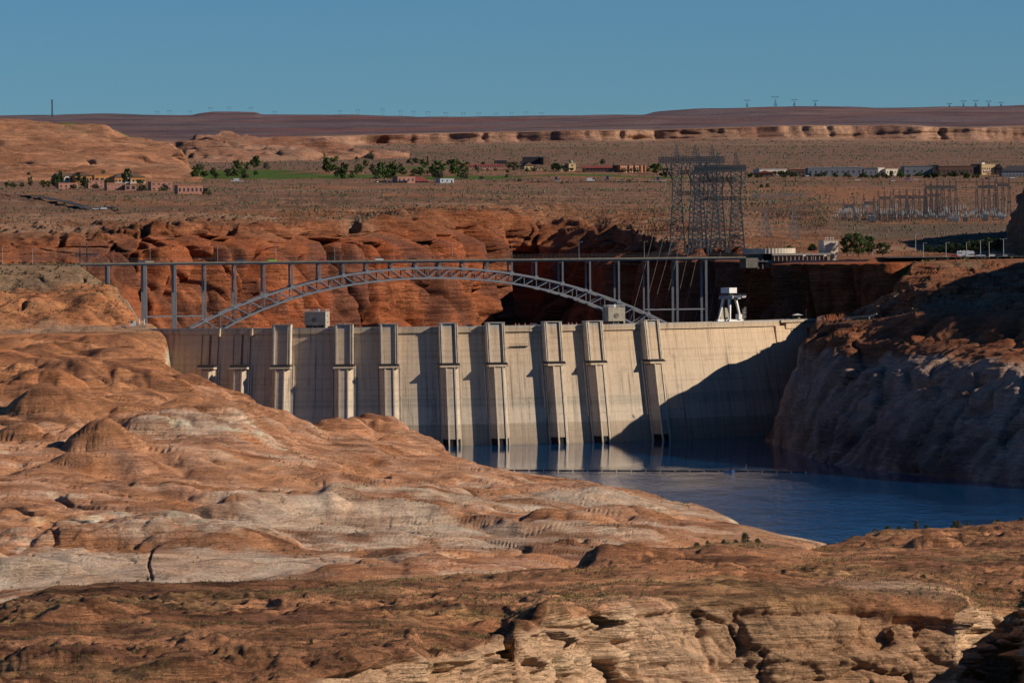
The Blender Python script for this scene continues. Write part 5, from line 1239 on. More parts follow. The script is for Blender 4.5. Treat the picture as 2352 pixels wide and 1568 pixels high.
resort_t = [(16,431,10,12,'round','leaf_dark'),(30,432,10,14,'round','leaf_mid'),(50,429,9,12,'bush','leaf_dark'),(70,428,18,12,'wide','leaf_grey'),(98,432,14,14,'round','leaf_mid'),(110,432,13,12,'round','leaf_mid'),(128,430,22,18,'round','leaf_dark'),(138,424,26,14,'tall','leaf_dark'),(168,434,10,18,'bush','leaf_grey'),
 (181,423,22,14,'tall','leaf_dark'),(194,433,22,16,'round','leaf_dark'),(219,433,10,18,'bush','leaf_grey'),(244,420,8,12,'bush','leaf_mid'),(292,424,30,18,'round','leaf_dark'),(322,422,9,16,'bush','leaf_mid'),(327,439,14,24,'bush','leaf_grey'),(378,438,14,22,'bush','leaf_grey'),(436,440,6,9,'bush','leaf_dark'),(475,447,15,22,'bush','leaf_grey'),(237,400,8,10,'wide','leaf_grey'),(66,402,6,10,'bush','leaf_dark')]
for i, (px, py, h, w, sh, mt) in enumerate(resort_t):
    p = gp(px, max(py, 426)); p[1] -= 25; p = at(px, py, p[1]); k = mpp(p)
    tree(p, 1.3 * w * k, 1.3 * h * k, sh, mt, '%s tree from the left around the orange resort, %s and %s' % (ordn(i + 1), kindw[sh], matw[mt]), 'trees around the resort')
town_t = [(1163,408,8,12,'bush','leaf_dark'),(1179,388,18,38,'wide','leaf_grey'),(1193,416,9,16,'bush','leaf_grey'),(1277,393,20,30,'round','leaf_dark'),(1384,381,15,13,'round','leaf_dark'),(1402,394,10,12,'round','leaf_dark'),(1433,397,10,16,'round','leaf_mid'),(1450,397,9,10,'round','leaf_dark'),(1462,397,11,12,'round','leaf_dark'),(1507,400,24,40,'round','leaf_mid'),(1530,409,24,34,'wide','leaf_grey'),
 (1748,431,10,12,'bush','leaf_dark'),(1762,430,10,13,'bush','leaf_dark'),(1790,404,11,20,'round','leaf_dark'),(1808,404,12,22,'round','leaf_dark'),(1861,404,9,18,'bush','leaf_dark'),(1880,405,9,14,'round','leaf_mid'),(1917,406,11,14,'round','leaf_dark'),(1965,404,17,18,'round','leaf_mid'),(1984,408,13,11,'round','leaf_mid'),(2000,408,10,10,'bush','leaf_mid'),(2029,408,13,16,'round','leaf_mid'),
 (2046,408,17,12,'round','leaf_dark'),(2066,407,17,16,'round','leaf_mid'),(2086,401,17,10,'tall','leaf_dark'),(2110,404,10,14,'bush','leaf_dark'),(2133,408,12,14,'round','leaf_dark'),(2152,409,18,20,'wide','leaf_grey'),(2190,407,14,20,'round','leaf_dark'),(2219,408,13,16,'round','leaf_dark'),(2245,408,10,12,'bush','leaf_mid')]
rt = random.Random(5)
for px in np.arange(1722, 2250, 13.5):
    town_t.append((float(px) + rt.uniform(-5, 5), 406 + rt.uniform(-2, 4), rt.uniform(7, 13), rt.uniform(9, 20), rt.choice(('round', 'bush', 'wide')), rt.choice(('leaf_dark', 'leaf_dark', 'leaf_mid', 'leaf_grey'))))
for px in np.arange(1090, 1500, 23.0):
    town_t.append((float(px) + rt.uniform(-8, 8), 393 + rt.uniform(-3, 4), rt.uniform(6, 11), rt.uniform(8, 16), rt.choice(('round', 'bush', 'wide')), rt.choice(('leaf_dark', 'leaf_mid', 'leaf_grey'))))
town_t.sort()
for i, (px, py, h, w, sh, mt) in enumerate(town_t):
    p = gp(px, py); p[1] -= 6; k = mpp(p)
    tree(p, w * k, h * k, sh, mt, '%s tree from the left along the town edge, %s and %s' % (ordn(i + 1), kindw[sh], matw[mt]), 'trees along the town edge')
vis_t = [(1813,570,8,20,'bush','leaf_bright',2860,'yellow-green bush behind the round roof of the visitor building'),(1866,576,20,27,'bush','leaf_mid',2850,'rounded bush between the round roof and the tan tower'),(1946,585,50,38,'wide','leaf_mid',2835,'leftmost of the three big trees beside the tan tower'),(1972,587,54,40,'wide','leaf_mid',2830,'middle one of the three big trees beside the tan tower'),
 (1996,584,46,36,'wide','leaf_mid',2840,'rightmost of the three big trees beside the tan tower'),(2027,586,29,38,'round','leaf_dark',2835,'dark rounded tree right of the three big trees'),(2135,580,17,22,'round','leaf_dark',2860,'small round tree at the left end of the shaded hedge'),(2086,633,24,36,'bush','leaf_bright',2700,'bright green shrub growing on the rocky bench below the car park')]
for (px, py, h, w, sh, mt, D, lb) in vis_t:
    p = at(px, py, D); k = mpp(p); tree(p, w * k, h * k, sh, mt, lb, 'trees by the visitor building', 1)
for i, px in enumerate((2160, 2182, 2204, 2226, 2248, 2270, 2292)):
    p = at(px, 582 - i * .6, 2872); k = mpp(p)
    tree(p, 30 * k, (18 + 2.5 * i + (i % 2) * 4) * k, 'round', 'leaf_dark', '%s from the left of the shaded trees behind the car park' % ordn(i + 1), 'shaded trees behind the car park', 1)

# ------------------------------------------------------------------ buildings
for nm, c in (('adobe_pink', (0.42, 0.215, 0.155)), ('adobe_orange', (0.50, 0.235, 0.085)), ('roof_brown', (0.13, 0.085, 0.06)), ('roof_red', (0.22, 0.06, 0.05)), ('wall_tan', (0.50, 0.37, 0.20)), ('wall_dark', (0.055, 0.05, 0.055)), ('wall_white', (0.62, 0.55, 0.45)), ('wall_grey', (0.20, 0.21, 0.23)),
              ('roof_pale', (0.45, 0.50, 0.52)), ('wall_brown', (0.16, 0.095, 0.07)), ('hotel_orange', (0.42, 0.17, 0.085)), ('dome_green', (0.22, 0.28, 0.16)), ('white_trim', (0.68, 0.66, 0.62)), ('sign_maroon', (0.16, 0.03, 0.025)), ('sign_red', (0.5, 0.02, 0.03)), ('sign_blue', (0.02, 0.045, 0.16)), ('fence_maroon', (0.06, 0.028, 0.028)), ('asphalt', (0.05, 0.05, 0.055))):
    plain(nm, c, 0.85, 0.15, 0, 0.08, 3.0)
plain('glass_blue', (0.03, 0.045, 0.06), 0.15, 0.6)
def bld(px0, px1, yt, yb, depth, wall, roofm, label, roof='flat', rz=0.0, win=None, D=None, name='building', cat='building', group=None, extra=None, roof_h=None, wmat='glass_blue'):
    pc = gp((px0 + px1) / 2, yb) if D is None else at((px0 + px1) / 2, yb, D)
    pc = at((px0 + px1) / 2, yb, pc[1]); k = mpp(pc); W = (px1 - px0) * k / max(.6, math.cos(rz)) * (1 if abs(rz) < .05 else .93); H_ = (yb - yt) * k
    t = thing(name, pc, label, cat, group); ca, sa = math.cos(rz), math.sin(rz)
    def L(x, y, z): return (pc[0] + x * ca - y * sa, pc[1] + x * sa + y * ca, pc[2] + z)
    rh = roof_h if roof_h is not None else (0.0 if roof == 'flat' else H_ * .38)
    wh = H_ - rh
    wl_ = MB().box(L(0, depth / 2, wh / 2 - 1), (W, depth, wh + 2), rz).build('wall', wall, t)
    if roof == 'flat': MB().box(L(0, depth / 2, wh + .22), (W + .5, depth + .5, .4), rz).build('roof', roofm, t)
    else:
        e = .6; r0 = W / 2 - (W * .28 if roof == 'hip' else -e)
        if roof == 'cross':     # ridge runs away from the viewer: gable to the front
            v = [L(-W / 2 - e, -e, wh), L(W / 2 + e, -e, wh), L(W / 2 + e, depth + e, wh), L(-W / 2 - e, depth + e, wh), L(0, -e, wh + rh), L(0, depth + e, wh + rh)]
            MB().add(v, [(0, 1, 4), (3, 5, 2), (1, 2, 5, 4), (0, 4, 5, 3), (0, 3, 2, 1)]).build('roof', roofm, t)
        else:
            v = [L(-W / 2 - e, -e, wh), L(W / 2 + e, -e, wh), L(W / 2 + e, depth + e, wh), L(-W / 2 - e, depth + e, wh), L(-r0, depth / 2, wh + rh), L(r0, depth / 2, wh + rh)]
            MB().add(v, [(0, 1, 5, 4), (1, 2, 5), (2, 3, 4, 5), (3, 0, 4), (0, 3, 2, 1)]).build('roof', roofm, t)
    if win:
        nx, nz, ws, hs_ = win
        for j in range(nz):
            for i in range(nx):
                x = -W / 2 + W * (i + .5) / nx; z = wh * (j + .5) / nz
                MB().box(L(x, -.04, z), (W / nx * ws, .14, wh / nz * hs_), rz).build('window', wmat, t)
    if extra: extra(t, L, W, wh, depth, rz)
    return t
def arch_entry(t, L, W, wh, dp, rz):
    mb = MB(); n = 14
    for i in range(n):
        a0, a1 = math.pi * i / n, math.pi * (i + 1) / n; x0 = -W * .08
        mb.bar(L(x0 + 2.4 * math.cos(a0), -1.0, wh * .5 + 2.4 * math.sin(a0)), L(x0 + 2.4 * math.cos(a1), -1.0, wh * .5 + 2.4 * math.sin(a1)), .9)
    for s in (-2.4, 2.4): mb.bar(L(-W * .08 + s, -1.0, 0), L(-W * .08 + s, -1.0, wh * .5), .9)
    mb.build('entrance_arch', 'white_trim', t)
    MB().box(L(0, -.3, wh * .28), (W * .98, .3, wh * .12), rz).build('balcony_band', 'white_trim', t)
    MB().box(L(-W * .08, .1, wh * .35), (4.4, .5, wh * .7), rz).build('gate', 'window_dark', t)
bld(136, 177, 397, 420, 26, 'adobe_orange', 'roof_brown', 'orange resort wing with brown gable roof at the far left, white arch in front', 'gable', 0.35, (7, 1, .6, .4), extra=arch_entry)
bld(172, 212, 395, 419, 24, 'adobe_orange', 'roof_brown', 'orange resort wing with its sunlit gable end facing the golf course', 'cross', 0.35, (6, 1, .6, .35))
bld(216, 266, 403, 420, 22, 'adobe_orange', 'adobe_orange', 'flat-roofed orange resort block with four dark windows', 'flat', 0.3, (4, 1, .62, .3))
bld(262, 336, 397, 424, 26, 'adobe_orange', 'roof_brown', 'right resort wing with brown hip roof and white arch behind dark tree', 'hip', 0.3, (9, 1, .55, .35), extra=arch_entry)
bld(134, 181, 421, 434, 12, 'adobe_pink', 'adobe_pink', 'leftmost pink adobe house in front of the orange resort', 'flat', 0.3, (4, 1, .3, .35))
bld(202, 240, 415, 432, 14, 'adobe_pink', 'adobe_pink', 'taller pink adobe house below the flat orange resort block', 'flat', 0.25, (3, 2, .25, .3))
bld(245, 286, 421, 437, 14, 'adobe_pink', 'adobe_pink', 'pink adobe house with small square windows, third from the left', 'flat', 0.25, (5, 2, .2, .22))
bld(287, 314, 425, 437, 12, 'adobe_pink', 'wall_brown', 'low pink adobe house with dark recessed porch, fourth from the left', 'flat', 0.2, (2, 1, .55, .6))
bld(346, 397, 418, 438, 15, 'adobe_pink', 'adobe_pink', 'pink adobe house with chimney block and glazed corner, fifth from the left', 'flat', 0.25, (4, 2, .35, .3))
bld(407, 468, 426, 446, 15, 'adobe_pink', 'adobe_pink', 'rightmost pink adobe house with pale glass doors beside the bushes', 'flat', 0.25, (6, 1, .4, .4))
p0, p1 = gp(276, 447), gp(436, 452); p0, p1 = at(276, 437, 3960), at(436, 450, 3880)
w_ = thing('garden_wall', p0, 'long dark maroon garden wall in front of the pink adobe houses', 'wall')
for i in range(12):
    a, c = p0 + (p1 - p0) * i / 12, p0 + (p1 - p0) * (i + .97) / 12
    MB().hexa([(q[0], q[1] + e, z) for z0, z1 in ((-2, 3.2),) for z_ in (0, 1) for q, e in ((a, -.2), (c, -.2), (c, .2), (a, .2)) for z in ((q[2] + (z1 if z_ else z0)),)]).build('wall_panel', 'fence_maroon', w_)
bld(912, 955, 406, 420, 16, 'adobe_pink', 'adobe_pink', 'pinkish flat clubhouse behind the row of parked cars', 'flat', 0.3, (4, 1, .35, .35))
bld(944, 986, 405, 420, 18, 'wall_brown', 'roof_red', 'dark clubhouse with red hip roof beside the parked cars', 'hip', 0.2, (5, 1, .5, .5), roof_h=4.2)
bld(1010, 1044, 411, 420, 12, 'roof_pale', 'roof_pale', 'low pale green shed right of the red-roofed clubhouse', 'flat', 0.35, (3, 1, .3, .4))
bld(1038, 1092, 378, 388, 14, 'adobe_pink', 'roof_red', 'left row of low pink houses behind the golf trees', 'gable', 0.2, (9, 1, .4, .4))
bld(1094, 1160, 377, 388, 14, 'adobe_pink', 'roof_red', 'right row of low pink houses near the dark cinema block', 'gable', 0.2, (11, 1, .4, .4))
bld(1135, 1164, 369, 378, 20, 'wall_dark', 'wall_grey', 'small dark flat block left of the big cinema-like block', 'flat', 0, None, D=4760)
bld(1200, 1248, 361, 391, 34, 'wall_dark', 'wall_grey', 'big dark windowless block standing above the middle of town', 'flat', 0, None, D=4760)
bld(1248, 1264, 362, 391, 30, 'wall_brown', 'wall_grey', 'lighter brown end bay with orange sign of the big dark block', 'flat', 0.2, (1, 3, .4, .1), D=4745, wmat='adobe_orange')
bld(1204, 1226, 373, 391, 14, 'wall_tan', 'roof_brown', 'small tan gabled house in front of the big dark block', 'cross', 0.3, (2, 1, .4, .4), roof_h=3.2)
bld(1227, 1252, 378, 392, 14, 'wall_tan', 'roof_brown', 'low tan house with broad brown roof right of the gabled house', 'hip', 0.2, (3, 1, .4, .4), roof_h=3.2)
def dome(t, L, W, wh, dp, rz):
    c = L(0, dp * .3, wh + .4); MB().cyl(c, 1.7, 1.7, 1.6, 12).cyl(c, 1.7, .9, 1.0, 12, 1.6).cyl(c, .9, .1, .6, 12, 2.6).build('cupola', 'dome_green', t)
bld(1306, 1323, 376, 394, 9, 'wall_tan', 'wall_tan', 'pale yellow tower-like building with a small green dome', 'flat', 0.35, (1, 2, .25, .35), extra=dome)
bld(1283, 1305, 380, 393, 14, 'wall_tan', 'roof_brown', 'tan house with brown roof just left of the yellow domed building', 'gable', 0.1, (3, 1, .4, .4))
bld(1338, 1420, 380, 396, 20, 'wall_brown', 'roof_red', 'long dark brown building between the yellow tower and orange hotel', 'gable', 0.0, (10, 1, .45, .4))
def bays(t, L, W, wh, dp, rz):
    for x in (-.46, -.12, .10, .32, .47): MB().box(L(x * W, -.5, wh * .52), (W * .045, 1.2, wh * 1.04), rz).build('pilaster', 'hotel_orange', t)
bld(1420, 1486, 380, 398, 20, 'hotel_orange', 'roof_brown', 'three-storey orange hotel with rows of white-framed windows', 'flat', 0.35, (13, 3, .38, .42), extra=bays, wmat='white_trim')
bld(1742, 1809, 389, 402, 30, 'wall_white', 'roof_pale', 'long cream store with pale roof at the left end of the shops', 'flat', 0.15, (1, 1, .2, .2))
bld(1735, 1778, 392, 407, 18, 'wall_brown', 'roof_red', 'dark red barn-shaped store in front of the cream one', 'cross', 0.0, (4, 1, .4, .3))
bld(1815, 1866, 390, 403, 22, 'wall_brown', 'wall_brown', 'low brown flat store second from the left of the shops', 'flat', 0, (6, 1, .5, .3))
bld(1856, 1980, 385, 404, 40, 'wall_grey', 'roof_pale', 'very long dark grey store with pale blue roof edge', 'flat', 0, (10, 1, .25, .25))
bld(1893, 1952, 394, 405, 14, 'wall_dark', 'roof_brown', 'brown-roofed shop row in front of the very long store', 'hip', 0, (9, 1, .5, .4))
bld(1984, 2017, 388, 404, 30, 'wall_grey', 'wall_grey', 'plain grey box store between trees right of the long store', 'flat', 0, (3, 1, .2, .2))
bld(2015, 2032, 386, 402, 26, 'wall_white', 'wall_white', 'taller cream left end of the bright stepped store', 'flat', 0.4, (1, 1, .2, .3))
bld(2032, 2080, 389, 402, 26, 'wall_white', 'wall_white', 'bright cream stepped store front beside the dark grey warehouse', 'flat', 0.4, (5, 1, .3, .25))
bld(2077, 2142, 382, 404, 40, 'wall_grey', 'wall_grey', 'big dark grey warehouse store right of the cream front', 'flat', 0, (4, 1, .2, .2))
bld(2141, 2156, 380, 402, 26, 'wall_dark', 'wall_dark', 'black square block between the grey warehouse and brown store', 'flat', 0, (1, 2, .2, .2))
bld(2156, 2236, 382, 404, 34, 'wall_brown', 'wall_brown', 'long dark brown store left of the tan hotel', 'flat', 0, (9, 1, .4, .2))
bld(2236, 2249, 378, 402, 24, 'wall_dark', 'wall_dark', 'black square block just left of the tan hotel', 'flat', 0, (1, 2, .2, .2))
def hotel_sign(t, L, W, wh, dp, rz):
    s = MB().box(L(-W * .1, -.3, wh * .36), (W * .5, .4, wh * .2), rz).build('sign_board', 'sign_maroon', t)
    mb = MB()
    for i, (x, w_, h_) in enumerate(((-.31, .07, .12), (-.22, .05, .10), (-.15, .05, .07), (-.08, .06, .07), (-.01, .05, .07), (.06, .05, .07), (.11, .03, .07))): mb.box(L(W * x, -.56, wh * (.37 + (h_ - .07) * .3)), (W * w_, .1, wh * h_), rz)
    mb.build('sign_lettering', 'white_trim', s)
    MB().box(L(-W * .2, dp * .3, wh + 1.1), (W * .2, 2, 1.6), rz).build('roof_unit', 'white_trim', t)
bld(2253, 2288, 378, 402, 18, 'wall_tan', 'wall_tan', 'sunlit tan hotel with a row of windows and maroon sign', 'flat', 0.4, (6, 4, .36, .0001), extra=lambda t, L, W, wh, dp, rz: ([MB().box(L(-W / 2 + W * (i + .5) / 6, -.05, wh * .62), (W / 6 * .42, .16, wh * .14), rz).build('window', 'window_dark', t) for i in range(6)], hotel_sign(t, L, W, wh, dp, rz)))
bld(2288, 2303, 377, 402, 20, 'wall_dark', 'wall_dark', 'dark gabled house end right of the tan hotel', 'cross', 0, None)
bld(2301, 2372, 380, 406, 22, 'wall_grey', 'wall_dark', 'dark roofed motel with faint windows at the right edge', 'hip', 0, (9, 2, .3, .35), roof_h=5)
p = at(2330, 406, 4360); t = thing('canopy', p, 'red-fronted station canopy with white mark at the right edge', 'canopy')
MB().box((p[0], p[1], p[2] + 4.6), (9, 6, 1.2)).build('canopy_fascia', 'sign_red', t); MB().box((p[0] - 3.1, p[1] - 3.06, p[2] + 4.5), (.9, .1, .8)).build('white_mark', 'white_trim', t)
for x in (-3.5, 0, 3.5): MB().box((p[0] + x, p[1], p[2] + 2), (.4, .4, 4)).build('post', 'galv_dark', t)
p = at(2292, 409, 4380); t = thing('pergola', p, 'dark pergola on posts in front of the tan hotel', 'pergola')
MB().box((p[0], p[1], p[2] + 4.0), (20, 5, .7)).build('pergola_roof', 'wall_brown', t)
for x in np.linspace(-9, 9, 8): MB().box((p[0] + x, p[1] - 2, p[2] + 1.8), (.5, .5, 3.7)).build('post', 'wall_brown', t)
for i, px in enumerate((1277.5, 1395, 1511)):
    p = gp(px, 416); t = thing('road_sign', p, '%s dark blue road sign from the left beside the plain road' % ordn(i + 1), 'sign', 'blue road signs')
    MB().box((p[0], p[1], p[2] + 2.6), (2.1, .15, 2.6)).build('panel', 'sign_blue', t)
    for x in (-.7, .7): MB().box((p[0] + x, p[1] + .12, p[2] + .8), (.12, .1, 2.4)).build('post', 'galv_dark', t)

# ------------------------------------------------------------------ visitor building
plain('drum_panel', (0.50, 0.44, 0.36), 0.85, 0.1, 0, 0.08, 2)
plain('terrace_concrete', (0.24, 0.235, 0.23), 0.9, 0.1, 0, 0.12, 3)
DV = 2835.0; kv = DV / FPX; c0 = at(1769, 598, DV); R_ = 60.5 * kv
vb = thing('visitor_building', c0, 'round drum-roofed visitor building on the rim at the bridge end', 'building')
mb = MB(); n = 96; pl = [((R_ + (.14 if i % 2 else -.1)) * math.cos(2 * math.pi * i / n) + c0[0], (R_ + (.14 if i % 2 else -.1)) * math.sin(2 * math.pi * i / n) + c0[1] + R_ * .8) for i in range(n)]
zd0, zd1 = float(at(1769, 582.5, DV - R_ * .2)[2]), float(at(1769, 570.5, DV - R_ * .2)[2])
mb.prism(pl, zd0, zd1).build('drum', 'drum_panel', vb)
MB().cyl((c0[0] - 6, c0[1] + R_ * .8, c0[2] - 1), R_ * .68, R_ * .68, zd0 - c0[2] + .9, 40).build('glass_wall', 'window_dark', vb)
a, c = at(1774, 596, DV - 8), at(1906, 596, DV - 8)
MB().hexa([(x, y, z) for z in (a[2] - 1, float(at(1840, 586.5, DV - 8)[2])) for x, y in ((a[0], a[1]), (c[0], c[1]), (c[0], c[1] + 14), (a[0], a[1] + 14))]).build('lower_wing', 'wall_brown', vb)
MB().hexa([(x, y, z) for z in (float(at(1840, 586.4, DV - 8)[2]), float(at(1840, 581.5, DV - 8)[2])) for x, y in ((a[0], a[1] - .6), (c[0] + .5, c[1] - .6), (c[0] + .5, c[1] + 14.5), (a[0], a[1] + 14.5))]).build('wing_fascia', 'drum_panel', vb)
for i in range(14):
    x = a[0] + (c[0] - a[0]) * (i + .5) / 14; MB().box((x, a[1] - .25, a[2] + .4), (.45, .5, 2.5)).build('fin', 'drum_panel', vb)
MB().box((c[0] - .8, c[1] - 1.2, c[2] + .6), (1.6, 1.2, 3.0)).build('end_pier', 'wall_tan', vb)
bld(1891, 1927, 553, 596, 8.5, 'drum_panel', 'drum_panel', 'tan block tower with rooftop dishes right of the round visitor building', 'flat', 0.32, None, D=DV + 4, name='tower_block', cat='tower',
    extra=lambda t, L, W, wh, dp, rz: [MB().cyl(L(x, 3, wh + .4), .12, .12, 1.2, 6).cyl(L(x, 3, wh + .4), .5, .1, .5, 8, 1.2).build('dish', 'white_trim', t) for x in (-2.2, -.8, 1.0, 2.6)])
tw_ = thing('terrace_wall', at(1758, 609, DV - 22), 'long shaded concrete terrace wall under the visitor building', 'wall')
pa = [at(px, 597.5, DV - 2 - 26 * (px - 1758) / 237) for px in np.linspace(1758, 1995, 12)]
for i in range(11):
    q0, q1 = pa[i], pa[i + 1]; q1 = q0 + (q1 - q0) * .985
    MB().hexa([(q[0], q[1] + e, q[2] + z) for z in (-4.5, 0) for q, e in ((q0, 0), (q1, 0), (q1, 1.2), (q0, 1.2))]).build('wall_panel', 'terrace_concrete', tw_)
for x in (1722, 1732, 1742, 1752):
    q = at(x, 612, DV - 12); MB().box((q[0], q[1], q[2] + 1.4), (.8, .8, 5.6)).build('pillar', 'terrace_concrete', vb)
q0, q1 = at(1710, 599.5, DV - 16), at(1764, 599.5, DV - 16); MB().hexa([(q[0], q[1] + e, q[2] + z) for z in (-.5, .1) for q, e in ((q0, 0), (q1, 0), (q1, 20), (q0, 20))]).build('terrace_slab', 'terrace_concrete', vb)
for i, px in enumerate((1844, 1868, 1892)):
    p = at(px, 597, DV - 24); zt_ = float(at(px, 576 + (i != 1) * 8, DV - 24)[2])
    t = thing('flagpole', p, '%s flagpole from the left before the visitor building wing' % ordn(i + 1), 'flagpole', 'flagpoles by the visitor building')
    MB().cyl(p, .11, .07, zt_ - p[2], 8).build('pole', 'lamp_post', t); MB().box((p[0] + .9, p[1], zt_ - .7), (1.6, .06, .9), .2).build('flag', 'white_trim' if i != 1 else 'sign_red', t)

# ------------------------------------------------------------------ lamps and poles
def lamp(p, h, label, group, arms=1, r=.16):
    t = thing('street_lamp', p, label, 'street lamp', group)
    MB().cyl(p, r, r * .7, h, 8).build('post', 'lamp_post', t)
    for s in ((1,) if arms == 1 else (-1, 1)):
        MB().bar((p[0], p[1], p[2] + h - .1), (p[0] + s * 1.5, p[1], p[2] + h + .15), .14).build('arm', 'lamp_post', t)
        MB().box((p[0] + s * 1.7, p[1], p[2] + h + .12), (.9, .4, .22)).build('lamp_head', 'lamp_post', t)
for i, (px, yt, yb, D) in enumerate(((2004, 541, 586, 2850), (2103, 537, 576, 2900), (2121, 558, 594, 2790), (2173, 557, 593, 2785), (2220, 557, 593, 2780), (2252, 552, 585, 2840), (2272, 555, 592, 2775), (2305, 549, 584, 2800))):
    p = at(px, yb, D); lamp(p, (yb - yt) * mpp(p), '%s lamp post from the left around the car park' % ordn(i + 1), 'lamp posts around the car park', 2 if i in (0, 7) else 1, .2)
for i, (px, yt, yb) in enumerate(((6, 567, 608), (75, 572, 607))):
    p = at(px, yb, 2735); lamp(p, (yb - yt) * mpp(p), ('lamp post at the far left of the bridge road', 'lamp post on the left bank road before the bridge')[i], 'lamp posts on the bridge road', 1, .13)
for i, px in enumerate((345, 500, 634, 769, 905, 1039, 1176, 1330, 1480, 1610)):
    s = s_of(px, 600, 6.9); p = BP(s, ZG1 + .6, 6.9); lamp(p, 9.5, '%s lamp post from the left on the bridge deck' % ordn(i + 1), 'lamp posts on the bridge deck', 1, .09)
for i, (px, yt, yb) in enumerate(((13, 479, 505), (95, 446, 471), (253, 437, 465), (294, 499, 524), (392, 448, 466), (542, 439, 475), (692, 444, 467), (852, 444, 467), (996, 438, 461), (1023, 419, 443), (1137, 441, 461), (1204, 419, 450), (1245, 434, 456), (1273, 439, 466), (1431, 442, 475), (1906, 445, 474), (1880, 460, 520))):
    p = gp(px, yb); k = mpp(p); h = (yb - yt) * k; t = thing('utility_pole', p, '%s utility pole from the left on the desert plain' % ordn(i + 1), 'pole', 'utility poles on the plain')
    MB().cyl(p, .2, .14, h, 6).build('post', 'pole_wood', t); MB().box((p[0], p[1], p[2] + h * .93), (2.6, .16, .2)).build('crossarm', 'pole_wood', t)
for i, (px, yt, yb, D) in enumerate(((735, 336, 362, 5600), (1000, 330, 354, 6000), (1015, 331, 355, 6000), (885, 345, 362, 5600), (1440, 360, 385, 5300), (1360, 358, 382, 5300), (1325, 360, 384, 5300), (1865, 340, 388, 5300), (1890, 344, 390, 5300), (2130, 352, 382, 5300), (2197, 345, 380, 5300), (2206, 350, 382, 5300), (1743, 348, 380, 5300), (1806, 350, 384, 5300))):
    p = at(px, yb, D); h = (yb - yt) * mpp(p); t = thing('line_pole', p, '%s thin line mast from the left behind the town' % ordn(i + 1), 'pole', 'line masts behind the town')
    MB().cyl(p, .28, .2, h, 6).build('post', 'galv_dark', t); MB().box((p[0], p[1], p[2] + h * .9), (5.0, .25, .3)).build('crossarm', 'galv_dark', t)

# ------------------------------------------------------------------ vehicles
for nm, c in (('paint_white', (0.72, 0.73, 0.74)), ('paint_silver', (0.42, 0.45, 0.48)), ('paint_dark', (0.03, 0.035, 0.045)), ('paint_blue', (0.05, 0.10, 0.22)), ('paint_lime', (0.32, 0.55, 0.02)), ('paint_beige', (0.50, 0.42, 0.30)), ('paint_red', (0.38, 0.03, 0.025)), ('paint_violet', (0.28, 0.16, 0.45))): plain(nm, c, 0.25, 0.6, 0, 0.03)
plain('tyre', (0.015, 0.015, 0.016), 0.9)
def extr(mb, prof, w):
    n = len(prof); v = [(x, -w / 2, z) for x, z in prof] + [(x, w / 2, z) for x, z in prof]
    return mb.add(v, [tuple(range(n)), tuple(range(2 * n - 1, n - 1, -1))] + [((i + 1) % n, i, n + i, n + (i + 1) % n) for i in range(n)])
CARS = {}
def car_proto(kind, paint):
    if (kind, paint) in CARS: return CARS[(kind, paint)]
    t = thing('car', (0, 0, 0), 'proto', 'car'); 
    if kind == 'sedan':
        body = [(-2.3, .35), (2.25, .35), (2.3, .7), (1.4, .92), (-1.7, .98), (-2.3, .85)]; cab = [(-1.6, .97), (1.2, .92), (.55, 1.42), (-.9, 1.44)]; L = 1.4
    elif kind == 'suv':
        body = [(-2.35, .4), (2.35, .4), (2.4, .95), (1.4, 1.12), (-2.3, 1.15), (-2.4, .9)]; cab = [(-2.25, 1.15), (1.2, 1.12), (.6, 1.8), (-2.0, 1.82)]; L = 1.45
    elif kind == 'pickup':
        body = [(-2.8, .45), (2.8, .45), (2.85, 1.0), (1.6, 1.15), (-.5, 1.18), (-2.8, 1.18)]; cab = [(-.6, 1.18), (1.5, 1.15), (.9, 1.85), (-.4, 1.87)]; L = 1.75
    else:
        body = [(-3.4, .45), (3.4, .45), (3.45, 1.2), (2.6, 1.4), (1.3, 1.45), (1.3, 3.1), (-3.4, 3.1)]; cab = [(1.4, 1.45), (2.5, 1.4), (2.1, 2.3), (1.4, 2.35)]; L = 2.2
    extr(MB(), body, 1.85).build('body', paint, t)
    extr(MB(), cab, 1.6).build('windows', 'window_dark', t)
    if kind != 'truck':
        xs = [p[0] for p in cab if p[1] > 1.3]; MB().box(((min(xs) + max(xs)) / 2, 0, max(p[1] for p in cab) + .03), (max(xs) - min(xs) + .1, 1.62, .07)).build('roof', paint, t)
    for sx in (-L, L):
        for sy in (-1, 1):
            mb = MB(); n = 12
            v = [(sx + .34 * math.cos(2 * math.pi * i / n), sy * .80 + e, .34 + .34 * math.sin(2 * math.pi * i / n)) for e in (-.12, .14) for i in range(n)]
            mb.add(v, [tuple(range(n)), tuple(range(2 * n - 1, n - 1, -1))] + [((i + 1) % n, i, n + i, n + (i + 1) % n) for i in range(n)]); mb.build('wheel', 'tyre', t)
    mx = max(p[0] for p in body)
    for sy in (-.6, .6): MB().box((mx - .06, sy, .78), (.2, .35, .16)).build('headlight', 'white_trim', t)
    CARS[(kind, paint)] = t; return t
def car(p, kind, paint, label, group, rz=0.0):
    c = copy_tree(car_proto(kind, paint), None, p); c.name = {'truck': 'truck', 'pickup': 'pickup_truck'}.get(kind, 'car'); c['category'] = {'truck': 'truck', 'pickup': 'pickup'}.get(kind, 'car')
    c['label'] = label; c['group'] = group; c.rotation_euler.z = rz; return c
pw = {'paint_white': 'white', 'paint_silver': 'silver', 'paint_dark': 'dark', 'paint_blue': 'blue', 'paint_lime': 'lime green', 'paint_beige': 'pale beige', 'paint_red': 'red', 'paint_violet': 'violet'}
